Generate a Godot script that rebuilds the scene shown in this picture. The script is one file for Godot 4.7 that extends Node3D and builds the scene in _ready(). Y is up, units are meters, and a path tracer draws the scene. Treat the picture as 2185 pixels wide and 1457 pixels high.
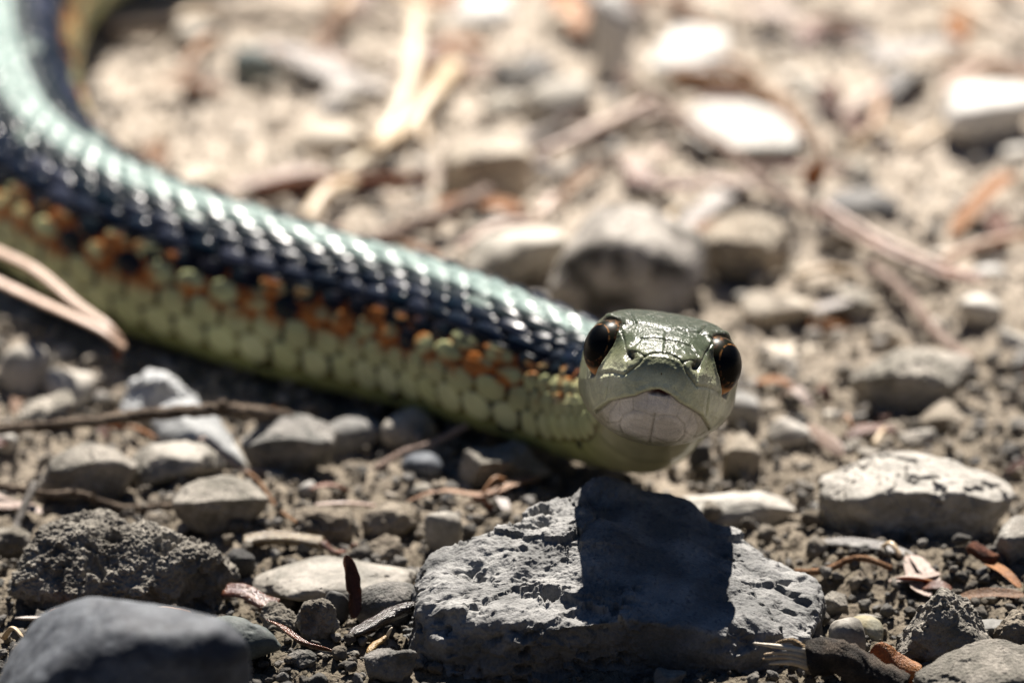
extends Node3D
# A garter snake on sunlit gravel, seen through a long lens. Built at real size; lengths below are millimetres, MM turns them into metres.
const MM := 0.001
const TILT := 20.0          # the camera looks down by this many degrees
const FAR_MM := 1000.0      # from the camera to the snake's eyes

var ico := {}
var mats := {}
var used := {}
var relief: FastNoiseLite
var fine: FastNoiseLite
var grit_noise: FastNoiseLite
var crumb_noise: FastNoiseLite

func _ready() -> void:
	camera_and_light()
	make_materials()
	ground()
	hero_rock()
	stones()
	snake()
	sticks()
	flakes()
	pebbles()
	gravel()

func camera_and_light() -> void:
	var cam := Camera3D.new()
	cam.name = "camera"
	var t := deg_to_rad(TILT)
	var fwd := Vector3(0, -sin(t), -cos(t))
	var up := Vector3(0, cos(t), -sin(t))
	var at := fwd * -FAR_MM + up * 26.9
	var lens := CameraAttributesPhysical.new()
	lens.frustum_focal_length = 24.0 * FAR_MM / (2.0 * 29.14)
	lens.frustum_focus_distance = (FAR_MM - 1.5) * MM
	lens.frustum_near = 0.05
	lens.frustum_far = 200.0
	lens.exposure_aperture = lens.frustum_focal_length / 17.5
	cam.attributes = lens
	add_child(cam)
	cam.transform = Transform3D(Basis(Vector3.RIGHT, up, -fwd), at * MM)
	cam.fov = rad_to_deg(2.0 * atan(29.14 / FAR_MM))
	cam.near = 0.05
	cam.far = 200.0
	cam.current = true

	var env := Environment.new()
	env.background_mode = Environment.BG_SKY
	var sky := Sky.new()
	var sm := ProceduralSkyMaterial.new()
	sm.sky_top_color = Color(0.30, 0.45, 0.68)
	sm.sky_horizon_color = Color(0.62, 0.68, 0.74)
	sm.sky_curve = 0.2
	sm.ground_bottom_color = Color(0.25, 0.22, 0.18)
	sm.ground_horizon_color = Color(0.55, 0.55, 0.52)
	sm.sun_angle_max = 12.0
	sky.sky_material = sm
	env.sky = sky
	env.background_energy_multiplier = 0.14
	env.tonemap_mode = Environment.TONE_MAPPER_LINEAR
	env.tonemap_exposure = 3.05
	env.sdfgi_enabled = true
	env.ssao_enabled = true
	env.ssil_enabled = true
	var we := WorldEnvironment.new()
	we.name = "world_environment"
	we.environment = env
	add_child(we)

	var sun := DirectionalLight3D.new()
	sun.name = "sun"
	sun.light_energy = 1.6
	sun.light_color = Color(1.0, 0.972, 0.935)
	sun.light_angular_distance = 0.5
	sun.shadow_enabled = true
	var el := deg_to_rad(55.0)
	var az := deg_to_rad(-3.0)
	var dir := Vector3(sin(az) * cos(el), -sin(el), cos(az) * cos(el))
	sun.transform = Transform3D(Basis.looking_at(dir, Vector3.FORWARD), Vector3(0, 1, 0))
	add_child(sun)

# ---------------------------------------------------------------- helpers
func fnl(sd: int, freq: float, octaves: int, kind := FastNoiseLite.TYPE_SIMPLEX_SMOOTH) -> FastNoiseLite:
	var n := FastNoiseLite.new()
	n.seed = sd
	n.frequency = freq
	n.noise_type = kind
	n.fractal_type = FastNoiseLite.FRACTAL_FBM
	n.fractal_octaves = octaves
	n.fractal_gain = 0.55
	return n

func grain_texture(sd: int, freq: float, octaves: int, low: float, high: float, dark_share: float, side := 512) -> ImageTexture:
	var im := fnl(sd, freq, octaves).get_seamless_image(side, side)
	im.convert(Image.FORMAT_RGB8)
	var r := RandomNumberGenerator.new()
	r.seed = sd
	for y in side:
		for x in side:
			var v := lerpf(low, high, im.get_pixel(x, y).r)
			v += r.randf_range(-0.07, 0.07)
			if r.randf() < dark_share:
				v *= r.randf_range(0.35, 0.8)
			v = clampf(v, 0.0, 1.0)
			im.set_pixel(x, y, Color(v, v, v))
	return ImageTexture.create_from_image(im)

func height_texture(sd: int, freq: float, octaves: int, side := 512) -> ImageTexture:
	var im := fnl(sd, freq, octaves).get_seamless_image(side, side)
	im.convert(Image.FORMAT_RGB8)
	return ImageTexture.create_from_image(im)

func stone_material(rough: float, repeat_mm: float, colour: Texture2D, height: Texture2D, height_mm: float, spec := 0.5) -> StandardMaterial3D:
	var m := StandardMaterial3D.new()
	m.vertex_color_use_as_albedo = true
	m.albedo_texture = colour
	m.roughness = rough
	m.metallic_specular = spec
	m.uv1_triplanar = true
	m.uv1_scale = Vector3.ONE * (1000.0 / repeat_mm)
	m.heightmap_enabled = true
	m.heightmap_texture = height
	m.heightmap_scale = height_mm * 0.1
	return m

func make_materials() -> void:
	relief = fnl(11, 0.045, 4)
	fine = fnl(23, 0.5, 4)
	grit_noise = fnl(61, 0.55, 4)
	crumb_noise = fnl(67, 0.42, 2, FastNoiseLite.TYPE_CELLULAR)
	crumb_noise.cellular_return_type = FastNoiseLite.RETURN_DISTANCE
	var speck := grain_texture(3, 0.03, 5, 0.74, 1.0, 0.08)
	var speck_fine := grain_texture(5, 0.06, 4, 0.82, 1.0, 0.04)
	var grit := height_texture(7, 0.05, 5)
	var soft := height_texture(9, 0.02, 5)
	mats["rough"] = stone_material(0.95, 11.0, speck, grit, 0.22, 0.35)
	mats["smooth"] = stone_material(0.72, 14.0, speck_fine, soft, 0.10, 0.4)
	mats["dirt"] = stone_material(1.0, 13.0, speck, grit, 0.30, 0.2)
	mats["hero"] = stone_material(0.82, 12.0, speck_fine, grit, 0.14, 0.5)
	var bark := grain_texture(15, 0.035, 5, 0.52, 1.0, 0.07)
	mats["bark"] = stone_material(0.88, 5.0, bark, grit, 0.30, 0.35)
	mats["straw"] = stone_material(0.5, 8.0, speck_fine, soft, 0.05, 0.5)
	mats["flake"] = stone_material(0.48, 5.0, bark, grit, 0.10, 0.5)
	mats["gloss"] = stone_material(0.25, 4.5, bark, grit, 0.12, 0.6)
	var leaf := stone_material(0.55, 5.0, bark, grit, 0.10, 0.45)
	leaf.backlight_enabled = true
	leaf.backlight = Color(0.8, 0.45, 0.2)
	mats["leaf"] = leaf
	var scales := StandardMaterial3D.new()
	scales.vertex_color_use_as_albedo = true
	scales.roughness = 0.24
	scales.metallic_specular = 0.24
	mats["scales"] = scales
	var head := StandardMaterial3D.new()
	head.vertex_color_use_as_albedo = true
	head.roughness = 0.29
	head.metallic_specular = 0.42
	head.albedo_texture = speck_fine
	head.uv1_triplanar = true
	head.uv1_scale = Vector3.ONE * (1000.0 / 7.0)
	head.heightmap_enabled = true
	head.heightmap_texture = grit
	head.heightmap_scale = 0.006
	mats["head"] = head
	var glint := StandardMaterial3D.new()
	glint.vertex_color_use_as_albedo = true
	glint.roughness = 0.12
	glint.metallic_specular = 1.0
	mats["glint"] = glint
	var eye := StandardMaterial3D.new()
	eye.vertex_color_use_as_albedo = true
	eye.roughness = 0.35
	eye.clearcoat_enabled = true
	eye.clearcoat = 0.07
	eye.metallic_specular = 0.2
	eye.clearcoat_roughness = 0.03
	mats["eye"] = eye

func name_of(called: String) -> String:
	var n: int = used.get(called, 0)
	used[called] = n + 1
	return called if n == 0 else "%s_%03d" % [called, n]

func tag(o: Node, label: String, category: String, group := "", kind := "") -> void:
	if label:
		o.set_meta("label", label)
	if category:
		o.set_meta("category", category)
	if group:
		o.set_meta("group", group)
	if kind:
		o.set_meta("kind", kind)

func put(called: String, mesh: Mesh, mat: Material, at: Vector3, parent: Node = self) -> MeshInstance3D:
	var o := MeshInstance3D.new()
	o.name = name_of(called) if parent == self else called
	o.mesh = mesh
	o.position = at * MM
	if mat:
		o.material_override = mat
	parent.add_child(o, true)
	return o

func make_mesh(v: PackedVector3Array, idx: PackedInt32Array, col: PackedColorArray) -> ArrayMesh:
	var n := normals_of(v, idx)
	var a := []
	a.resize(Mesh.ARRAY_MAX)
	a[Mesh.ARRAY_VERTEX] = v
	a[Mesh.ARRAY_NORMAL] = n
	a[Mesh.ARRAY_COLOR] = col
	a[Mesh.ARRAY_INDEX] = idx
	var m := ArrayMesh.new()
	m.add_surface_from_arrays(Mesh.PRIMITIVE_TRIANGLES, a)
	return m

func normals_of(v: PackedVector3Array, idx: PackedInt32Array) -> PackedVector3Array:
	var n := PackedVector3Array()
	n.resize(v.size())
	for i in range(0, idx.size(), 3):
		var a := idx[i]
		var b := idx[i + 1]
		var c := idx[i + 2]
		var f := (v[c] - v[a]).cross(v[b] - v[a])
		n[a] += f
		n[b] += f
		n[c] += f
	for i in n.size():
		n[i] = n[i].normalized()
	return n

func gh(x: float, z: float) -> float:      # the dirt's height
	var far := smoothstep(-400.0, -1200.0, z)
	return relief.get_noise_2d(x, z) * 2.2 * (1.0 + far * 4.0) + fine.get_noise_2d(x * 0.6, z * 0.6) * 0.95

func crumb_height(x: float, z: float) -> float:
	var g := grit_noise.get_noise_2d(x, z)
	return g * 0.5 - crumb_noise.get_noise_2d(x + g * 2.0, z) * 0.42 - 0.2

func icosphere(level: int) -> Array:       # [directions, triangles]
	if ico.has(level):
		return ico[level]
	var v := PackedVector3Array()
	var idx := PackedInt32Array()
	if level == 0:
		var p := (1.0 + sqrt(5.0)) / 2.0
		for q in [Vector3(-1, p, 0), Vector3(1, p, 0), Vector3(-1, -p, 0), Vector3(1, -p, 0), Vector3(0, -1, p), Vector3(0, 1, p), Vector3(0, -1, -p), Vector3(0, 1, -p), Vector3(p, 0, -1), Vector3(p, 0, 1), Vector3(-p, 0, -1), Vector3(-p, 0, 1)]:
			v.append(q.normalized())
		for f in [[0, 11, 5], [0, 5, 1], [0, 1, 7], [0, 7, 10], [0, 10, 11], [1, 5, 9], [5, 11, 4], [11, 10, 2], [10, 7, 6], [7, 1, 8], [3, 9, 4], [3, 4, 2], [3, 2, 6], [3, 6, 8], [3, 8, 9], [4, 9, 5], [2, 4, 11], [6, 2, 10], [8, 6, 7], [9, 8, 1]]:
			idx.append_array(PackedInt32Array([f[0], f[2], f[1]]))
	else:
		var low := icosphere(level - 1)
		v = (low[0] as PackedVector3Array).duplicate()
		var li: PackedInt32Array = low[1]
		var mid := {}
		for i in range(0, li.size(), 3):
			var c := [li[i], li[i + 1], li[i + 2]]
			var m := [0, 0, 0]
			for k in 3:
				var a: int = c[k]
				var b: int = c[(k + 1) % 3]
				var key: int = mini(a, b) * 1000000 + maxi(a, b)
				if not mid.has(key):
					mid[key] = v.size()
					v.append(((v[a] + v[b]) * 0.5).normalized())
				m[k] = mid[key]
			idx.append_array(PackedInt32Array([c[0], m[0], m[2], c[1], m[1], m[0], c[2], m[2], m[1], m[0], m[1], m[2]]))
	ico[level] = [v, idx]
	return ico[level]

# A closed body cut by planes (normal, distance), with worn edges; distances in millimetres.
func carve(dirs: PackedVector3Array, planes: Array, p: float) -> PackedVector3Array:
	var out := PackedVector3Array()
	out.resize(dirs.size())
	var ns := PackedVector3Array()
	for q in planes:
		ns.append(Vector3(q.x, q.y, q.z).normalized() / q.w)
	for i in dirs.size():
		var d := dirs[i]
		var sum := 0.0
		for n in ns:
			var c := n.dot(d)
			if c > 0.0:
				sum += pow(c, p)
		out[i] = d * pow(sum, -1.0 / p)
	return out

func tint(a: Color, b: Color, t: float, k: float) -> Color:
	var c := a.lerp(b, t)
	return Color(c.r * k, c.g * k, c.b * k)

# style: rough (pitted lump), block (angular), pebble (rounded), slab (flat, angular), clod (dirt crumb)
func stone_mesh(sd: int, size: Vector3, yaw: float, style: String, ca: Color, cb: Color, level: int) -> ArrayMesh:
	var r := RandomNumberGenerator.new()
	r.seed = sd * 7919 + 13
	var sphere := icosphere(level)
	var dirs: PackedVector3Array = sphere[0]
	var planes := []
	var cuts := 14
	var p := 16.0
	var low := 0.75
	var lump := 0.07
	var grain := 0.28
	match style:
		"block":
			cuts = 9
			p = 26.0
			low = 0.62
			lump = 0.04
			grain = 0.2
		"pebble":
			cuts = 12
			p = 5.0
			low = 0.85
			lump = 0.05
			grain = 0.06
		"slab":
			cuts = 12
			p = 12.0
			low = 0.72
			lump = 0.05
			grain = 0.12
		"peak":
			cuts = 9
			p = 8.0
			low = 0.8
			lump = 0.14
			grain = 0.42
		"worn":
			cuts = 9
			p = 8.0
			low = 0.78
			lump = 0.06
			grain = 0.05
		"jut":
			cuts = 7
			p = 17.0
			low = 0.9
			lump = 0.05
			grain = 0.17
		"clod":
			cuts = 10
			p = 7.0
			low = 0.8
			lump = 0.2
			grain = 0.5
	for i in 6:
		var n: Vector3 = [Vector3.RIGHT, Vector3.LEFT, Vector3.UP, Vector3.DOWN, Vector3.BACK, Vector3.FORWARD][i]
		if style == "jut" and i == 4:
			continue
		n = (n + Vector3(r.randf_range(-0.25, 0.25), r.randf_range(-0.25, 0.25), r.randf_range(-0.25, 0.25))).normalized()
		planes.append(Vector4(n.x, n.y, n.z, 1.0))
	if style == "jut":      # flat lit top, front that leans out over its foot
		planes.append(Vector4(r.randf_range(-0.15, 0.15), -0.32, 1.0, 0.74))
		planes.append(Vector4(r.randf_range(-0.1, 0.1), 1.0, 0.16, 0.80))
		planes.append(Vector4(-0.6, 0.75, r.randf_range(-0.1, 0.2), r.randf_range(0.8, 0.98)))
		planes.append(Vector4(0.55, 0.8, r.randf_range(-0.1, 0.2), r.randf_range(0.8, 0.98)))
		planes.append(Vector4(-0.8, -0.3, 0.5, 0.92))
		planes.append(Vector4(0.8, -0.35, 0.5, 0.92))
	if style == "peak":
		planes.append(Vector4(-0.85, 0.62, 0.15, 0.54))
		planes.append(Vector4(0.85, 0.60, 0.10, 0.54))
		planes.append(Vector4(0.1, 0.35, 1.0, 0.62))
	for i in cuts:
		var n := Vector3(r.randf_range(-1, 1), r.randf_range(-0.9, 1), r.randf_range(-1, 1)).normalized()
		if style == "jut" and n.z > 0.1 and n.y > -0.3:
			continue
		planes.append(Vector4(n.x, n.y, n.z, r.randf_range(low, 1.08)))
	var v := carve(dirs, planes, p)
	var turn := Basis(Vector3.UP, deg_to_rad(yaw))
	var lo := Vector3.ONE * 1e9
	var hi := -lo
	var shape := fnl(sd + 100, 0.9, 3)
	for i in v.size():
		var q := turn * v[i]
		q *= 1.0 + lump * shape.get_noise_3dv(q)
		v[i] = q
		lo = lo.min(q)
		hi = hi.max(q)
	var span := hi - lo
	var fit := Vector3(size.x / span.x, size.y / span.y, size.z / span.z)
	var mid := Vector3((lo.x + hi.x) * 0.5, lo.y, (lo.z + hi.z) * 0.5)
	var most := minf(size.x, size.y * 2.0)
	var chips := fnl(sd + 200, 0.33, 5)
	var pits := fnl(sd + 250, 0.8, 3)
	var patch := fnl(sd + 300, 0.22, 4)
	var cells := fnl(sd + 350, 1.15, 2, FastNoiseLite.TYPE_CELLULAR)
	cells.cellular_return_type = FastNoiseLite.RETURN_DISTANCE
	var step_ := fnl(sd + 360, 0.5, 1, FastNoiseLite.TYPE_CELLULAR)
	step_.cellular_return_type = FastNoiseLite.RETURN_CELL_VALUE
	var gr := grain * clampf(most / 9.0, 0.25, 1.6)
	var col := PackedColorArray()
	col.resize(v.size())
	var idx: PackedInt32Array = sphere[1]
	for i in v.size():
		v[i] = (v[i] - mid) * fit
	var nn := normals_of(v, idx)
	for i in v.size():
		var q := v[i]
		var c := chips.get_noise_3dv(q)
		var pit := pits.get_noise_3dv(q)
		var d := c * gr * 1.3
		if style == "rough":
			var w := q + Vector3(pit, c, -pit) * 0.5
			d += -cells.get_noise_3dv(w) * gr * 0.8 + step_.get_noise_3dv(w) * gr * 0.5
			d -= smoothstep(0.18, 0.42, pits.get_noise_3dv(q * 0.33)) * gr * 1.7
			d += pits.get_noise_3dv(q * 2.9) * gr * 0.5
		elif style == "clod":
			d += absf(pit) * gr * 1.2
		elif style == "block" or style == "slab" or style == "jut" or style == "peak":
			d += step_.get_noise_3dv(q * 0.55 + Vector3(c, pit, c)) * gr * 0.9 - maxf(0.0, pit - 0.2) * gr * 1.2
		v[i] = (q + nn[i] * d) * MM
		var t := clampf(0.5 + patch.get_noise_3dv(q) * 1.9 + c * 0.4, 0.0, 1.0)
		col[i] = tint(ca, cb, t, 1.0 + pit * 0.25)
	return make_mesh(v, idx, col)

func level_for(mm: float) -> int:
	return 6 if mm > 17.0 else 5 if mm > 6.0 else 4 if mm > 2.6 else 3

func stone(called: String, label: String, x: float, z: float, size: Vector3, sink: float, yaw: float, sd: int, style: String, mat: String, ca: Color, cb: Color, group := "", more := 0) -> void:
	var m := stone_mesh(sd, size, yaw, style, ca, cb, level_for(size.x) + more)
	var o := put(called, m, mats[mat], Vector3(x, gh(x, z) - sink, z))
	tag(o, label, "stone" if not called.contains("clod") else "clod", group)

# ---------------------------------------------------------------- ground
func axis(near_from: float, near_to: float, step: float, far_from: float, far_to: float) -> PackedFloat32Array:
	var out := PackedFloat32Array()
	var low := PackedFloat32Array()
	var at := near_from
	var s := step
	while at > far_from:
		s *= 1.045 if s < 6.0 else 1.3
		at -= s
		low.append(at)
	low.reverse()
	out.append_array(low)
	at = near_from
	while at <= near_to:
		out.append(at)
		at += step
	s = step
	while at < far_to:
		out.append(at)
		s *= 1.045 if s < 6.0 else 1.3
		at += s
	return out

func ground() -> void:
	var xs := axis(-80, 80, 0.42, -60000, 60000)
	var zs := axis(-200, 24, 0.42, -60000, 60000)
	var nx := xs.size()
	var v := PackedVector3Array()
	var col := PackedColorArray()
	v.resize(nx * zs.size())
	col.resize(v.size())
	var patch := fnl(71, 0.05, 4)
	var shaded_near := Color(0.145, 0.122, 0.092)  # near dirt: partial shade painted into the colour
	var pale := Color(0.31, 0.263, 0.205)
	var sunlit_far := Color(0.64, 0.555, 0.46)  # far dirt: strong sunlight painted into the colour
	for j in zs.size():
		var z := zs[j]
		for i in nx:
			var x := xs[i]
			var here := absf(x) < 260.0 and z > -420.0 and z < 200.0
			var y := gh(x, z) if absf(x) < 500.0 and absf(z) < 500.0 else 0.0
			var g := 0.0
			if here:
				g = grit_noise.get_noise_2d(x, z)
				y += crumb_height(x, z)
			v[j * nx + i] = Vector3(x, y, z) * MM
			var t := patch.get_noise_2d(x, z) * 0.9 + g * 0.4
			var c2 := shaded_near.lerp(pale, clampf(smoothstep(8.0, -62.0, z) + t * 0.6, 0.0, 1.0))
			col[j * nx + i] = c2.lerp(sunlit_far, clampf(smoothstep(-50.0, -140.0, z) * 0.95 + t * 0.35, 0.0, 1.0) * smoothstep(-20.0, -60.0, z))
	var idx := PackedInt32Array()
	idx.resize((nx - 1) * (zs.size() - 1) * 6)
	var k := 0
	for j in zs.size() - 1:
		for i in nx - 1:
			var a := j * nx + i
			for q in [a, a + 1, a + nx, a + 1, a + nx + 1, a + nx]:
				idx[k] = q
				k += 1
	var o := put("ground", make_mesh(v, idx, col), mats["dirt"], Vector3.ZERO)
	tag(o, "pale tan dirt of dusty crumbs under the snake and stones", "ground", "", "structure")

func gravel() -> void:
	var r := RandomNumberGenerator.new()
	r.seed = 4242
	for kind in 3:
		var mm := MultiMesh.new()
		mm.transform_format = MultiMesh.TRANSFORM_3D
		mm.use_colors = true
		var count := 15000
		mm.instance_count = count
		var size := Vector3(1.0, [0.75, 0.6, 0.85][kind], [0.9, 0.7, 0.95][kind])
		mm.mesh = stone_mesh(900 + kind, size, 20.0, ["block", "slab", "clod"][kind], Color(0.8, 0.8, 0.8), Color(1, 1, 1), 2)      # a 1 mm grain
		for i in count:
			var z := -205.0 + 235.0 * pow(r.randf(), 0.8)
			var x := r.randf_range(-1, 1) * (60.0 - z * 0.06)
			var s := 0.17 + 1.2 * pow(r.randf(), 3.4)
			if i > 8600:      # the same ground goes on round about
				var q := Vector2.from_angle(r.randf() * TAU) * lerpf(52.0, 330.0, pow(r.randf(), 1.6))
				x = q.x
				z = q.y - 80.0
				s *= 1.6 if i % 5 else 3.0
				if absf(x) < 56.0 - z * 0.05 and z < 30.0:
					s = 0.25
			if z < -70.0 and r.randf() < 0.6:
				s *= 0.3
			elif z < -60.0:
				s *= 1.25
			elif i % 9 == 0:
				s *= 1.5
			var b := Basis.from_euler(Vector3(r.randf_range(-0.5, 0.5), r.randf_range(0, TAU), r.randf_range(-0.5, 0.5))).scaled(Vector3.ONE * s)
			mm.set_instance_transform(i, Transform3D(b, Vector3(x, gh(x, z) + crumb_height(x, z) + s * 0.12, z) * MM))
			var tone := r.randf_range(0.16, 0.42) * lerpf(0.5, 1.15, smoothstep(5.0, -80.0, z)) * lerpf(1.0, 1.6, smoothstep(-60.0, -140.0, z))  # grit follows the dirt's painted light, dim near and bright far
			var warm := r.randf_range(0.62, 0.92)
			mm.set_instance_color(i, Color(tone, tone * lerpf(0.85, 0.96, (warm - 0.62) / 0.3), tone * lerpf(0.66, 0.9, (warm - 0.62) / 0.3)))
		var o := MultiMeshInstance3D.new()
		o.name = name_of("gravel")
		o.multimesh = mm
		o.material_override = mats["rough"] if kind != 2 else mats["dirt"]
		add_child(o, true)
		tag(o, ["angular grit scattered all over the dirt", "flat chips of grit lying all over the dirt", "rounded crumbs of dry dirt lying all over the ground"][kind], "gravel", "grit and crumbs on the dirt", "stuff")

# ---------------------------------------------------------------- the snake
const EYES := Vector3(12.89, 23.18, -10.57)
const ROLL := 8.8
const BALL := Vector3(4.55, 0.1, -0.5)      # an eyeball's centre in the head's own axes (x right, y up, z forward)
const BALL_R := 2.32
const DORSAL := 120.0        # degrees from the spine down to the belly plates

func head_basis() -> Basis:
	var t := deg_to_rad(TILT)
	var up := Vector3(0, cos(t), -sin(t))
	var toward := Vector3(0, sin(t), cos(t))
	var a := deg_to_rad(ROLL)
	return Basis(Vector3.RIGHT * cos(a) - up * sin(a), Vector3.RIGHT * sin(a) + up * cos(a), toward)

# s, half width, top, bottom, height of the widest place, roundness above and below
func section(s: float) -> PackedFloat32Array:
	var rows := [
		[0.0, 0.05, -1.15, -1.35, -1.25, 2.2, 2.2], [0.08, 1.35, -0.35, -2.4, -1.4, 2.4, 2.4], [0.35, 2.15, 0.15, -3.3, -1.6, 2.5, 2.4], [0.9, 2.9, 0.5, -4.1, -1.8, 2.6, 2.4],
		[1.8, 3.55, 0.95, -4.9, -2.0, 2.6, 2.4], [3.0, 4.15, 1.5, -5.6, -2.1, 2.6, 2.2], [4.5, 4.7, 2.15, -6.2, -2.3, 2.7, 2.1], [6.0, 5.15, 2.65, -6.7, -2.4, 2.9, 2.0],
		[8.0, 5.6, 3.15, -7.1, -2.5, 3.6, 1.95], [10.0, 6.05, 3.5, -7.35, -2.6, 3.9, 1.9], [13.0, 6.6, 3.85, -7.5, -2.6, 3.7, 1.9], [17.0, 6.8, 4.0, -7.4, -2.5, 3.0, 1.95],
		[21.0, 6.2, 3.9, -6.9, -1.8, 2.3, 2.0], [26.0, 5.4, 4.2, -5.9, -0.8, 2.1, 2.0], [33.0, 5.4, 4.8, -5.7, -0.3, 2.1, 2.1], [46.0, 5.9, 5.6, -6.1, 0.0, 2.1, 2.2],
		[65.0, 6.5, 6.4, -6.6, 0.0, 2.1, 2.3], [100.0, 7.3, 7.1, -6.9, 0.0, 2.1, 2.3], [150.0, 7.6, 7.4, -7.1, 0.0, 2.1, 2.3], [230.0, 8.0, 7.6, -7.4, 0.0, 2.1, 2.3], [330.0, 7.4, 7.0, -6.8, 0.0, 2.1, 2.3], [460.0, 3.6, 3.6, -3.4, 0.0, 2.1, 2.2], [560.0, 0.4, 0.4, -0.4, 0.0, 2.0, 2.0],
	]
	var out := PackedFloat32Array()
	out.resize(6)
	var k := 0
	while k < rows.size() - 2 and rows[k + 1][0] < s:
		k += 1
	var a: Array = rows[maxi(k - 1, 0)]
	var b: Array = rows[k]
	var c: Array = rows[k + 1]
	var d: Array = rows[mini(k + 2, rows.size() - 1)]
	var t := clampf((s - b[0]) / (c[0] - b[0]), 0.0, 1.0)
	for i in 6:
		var h: float = c[0] - b[0]
		var mb: float = (c[i + 1] - a[i + 1]) / maxf(c[0] - a[0], 1e-4) * h
		var mc: float = (d[i + 1] - b[i + 1]) / maxf(d[0] - b[0], 1e-4) * h
		var t2 := t * t
		var t3 := t2 * t
		if s < 0.9:      # the blunt tip grows like a root
			out[i] = lerpf(b[i + 1], c[i + 1], sqrt(t) if k == 0 else t)
		else:
			out[i] = (2 * t3 - 3 * t2 + 1) * b[i + 1] + (t3 - 2 * t2 + t) * mb + (-2 * t3 + 3 * t2) * c[i + 1] + (t3 - t2) * mc
	return out

func spine() -> Array:        # [points, distances] every 0.4 mm from the snout tip to the tail
	var hb := head_basis()
	var pts: Array[Vector3] = [EYES + hb.z * 8.0, EYES, EYES - hb.z * 8.0, EYES - hb.z * 15.0 - hb.y * 0.3]
	pts.append_array([Vector3(12.1, 12.1, -28.9), Vector3(10.4, 9.5, -36.4), Vector3(7.0, 7.8, -43.8), Vector3(1.1, 8.6, -48.4), Vector3(-3.9, 7.6, -55.9), Vector3(-8.1, 7.2, -60.8), Vector3(-16.7, 7.1, -67.3), Vector3(-22.7, 7.2, -71.6), Vector3(-28.3, 7.4, -76.1), Vector3(-34.1, 7.4, -81.9), Vector3(-39.5, 7.5, -89.6), Vector3(-44.2, 7.6, -98.9), Vector3(-47.6, 7.6, -114.3), Vector3(-49.6, 7.6, -132.2), Vector3(-49.7, 7.6, -149.3), Vector3(-47.6, 7.6, -165.3), Vector3(-42.1, 8.0, -179.0), Vector3(-12.1, 7.0, -214.0), Vector3(32.9, 6.5, -224.0), Vector3(77.9, 6.0, -199.0), Vector3(122.9, 5.0, -184.0), Vector3(167.9, 3.6, -209.0), Vector3(202.9, 1.6, -241.0), Vector3(219.9, 0.6, -257.0)])
	var out := PackedVector3Array()
	for i in pts.size() - 1:
		var a := pts[maxi(i - 1, 0)]
		var b := pts[i]
		var c := pts[i + 1]
		var d := pts[mini(i + 2, pts.size() - 1)]
		var n := maxi(2, int(b.distance_to(c) / 0.5))
		for k in n:
			out.append(b.cubic_interpolate_in_time(c, a, d, float(k) / n, b.distance_to(c), -a.distance_to(b) if i > 0 else -0.001, b.distance_to(c) + maxf(c.distance_to(d), 0.001)))
	out.append(pts[-1])
	for pass_ in 60:              # ease the bends
		var e := out.duplicate()
		for i in range(36, out.size() - 1):
			e[i] = (out[i - 1] + out[i] * 2.0 + out[i + 1]) * 0.25
		out = e
	var far := PackedFloat32Array()
	far.append(0.0)
	for i in range(1, out.size()):
		far.append(far[i - 1] + out[i].distance_to(out[i - 1]))
	return [out, far]

func to_line(p: Vector2, line: Array) -> float:
	var best := 1e9
	for i in line.size() - 1:
		best = minf(best, p.distance_squared_to(Geometry2D.get_closest_point_to_segment(p, line[i], line[i + 1])))
	return sqrt(best)

func hash01(a: int, b: int, c: int) -> float:
	var h := (a * 73856093) ^ (b * 19349663) ^ (c * 83492791)
	h = (h ^ (h >> 15)) & 0x7fffffff
	h = (h * 668265263) & 0x7fffffff
	h = ((h ^ (h >> 13)) * 1274126177) & 0x7fffffff
	return float(h ^ (h >> 16)) / 2147483647.0

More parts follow.
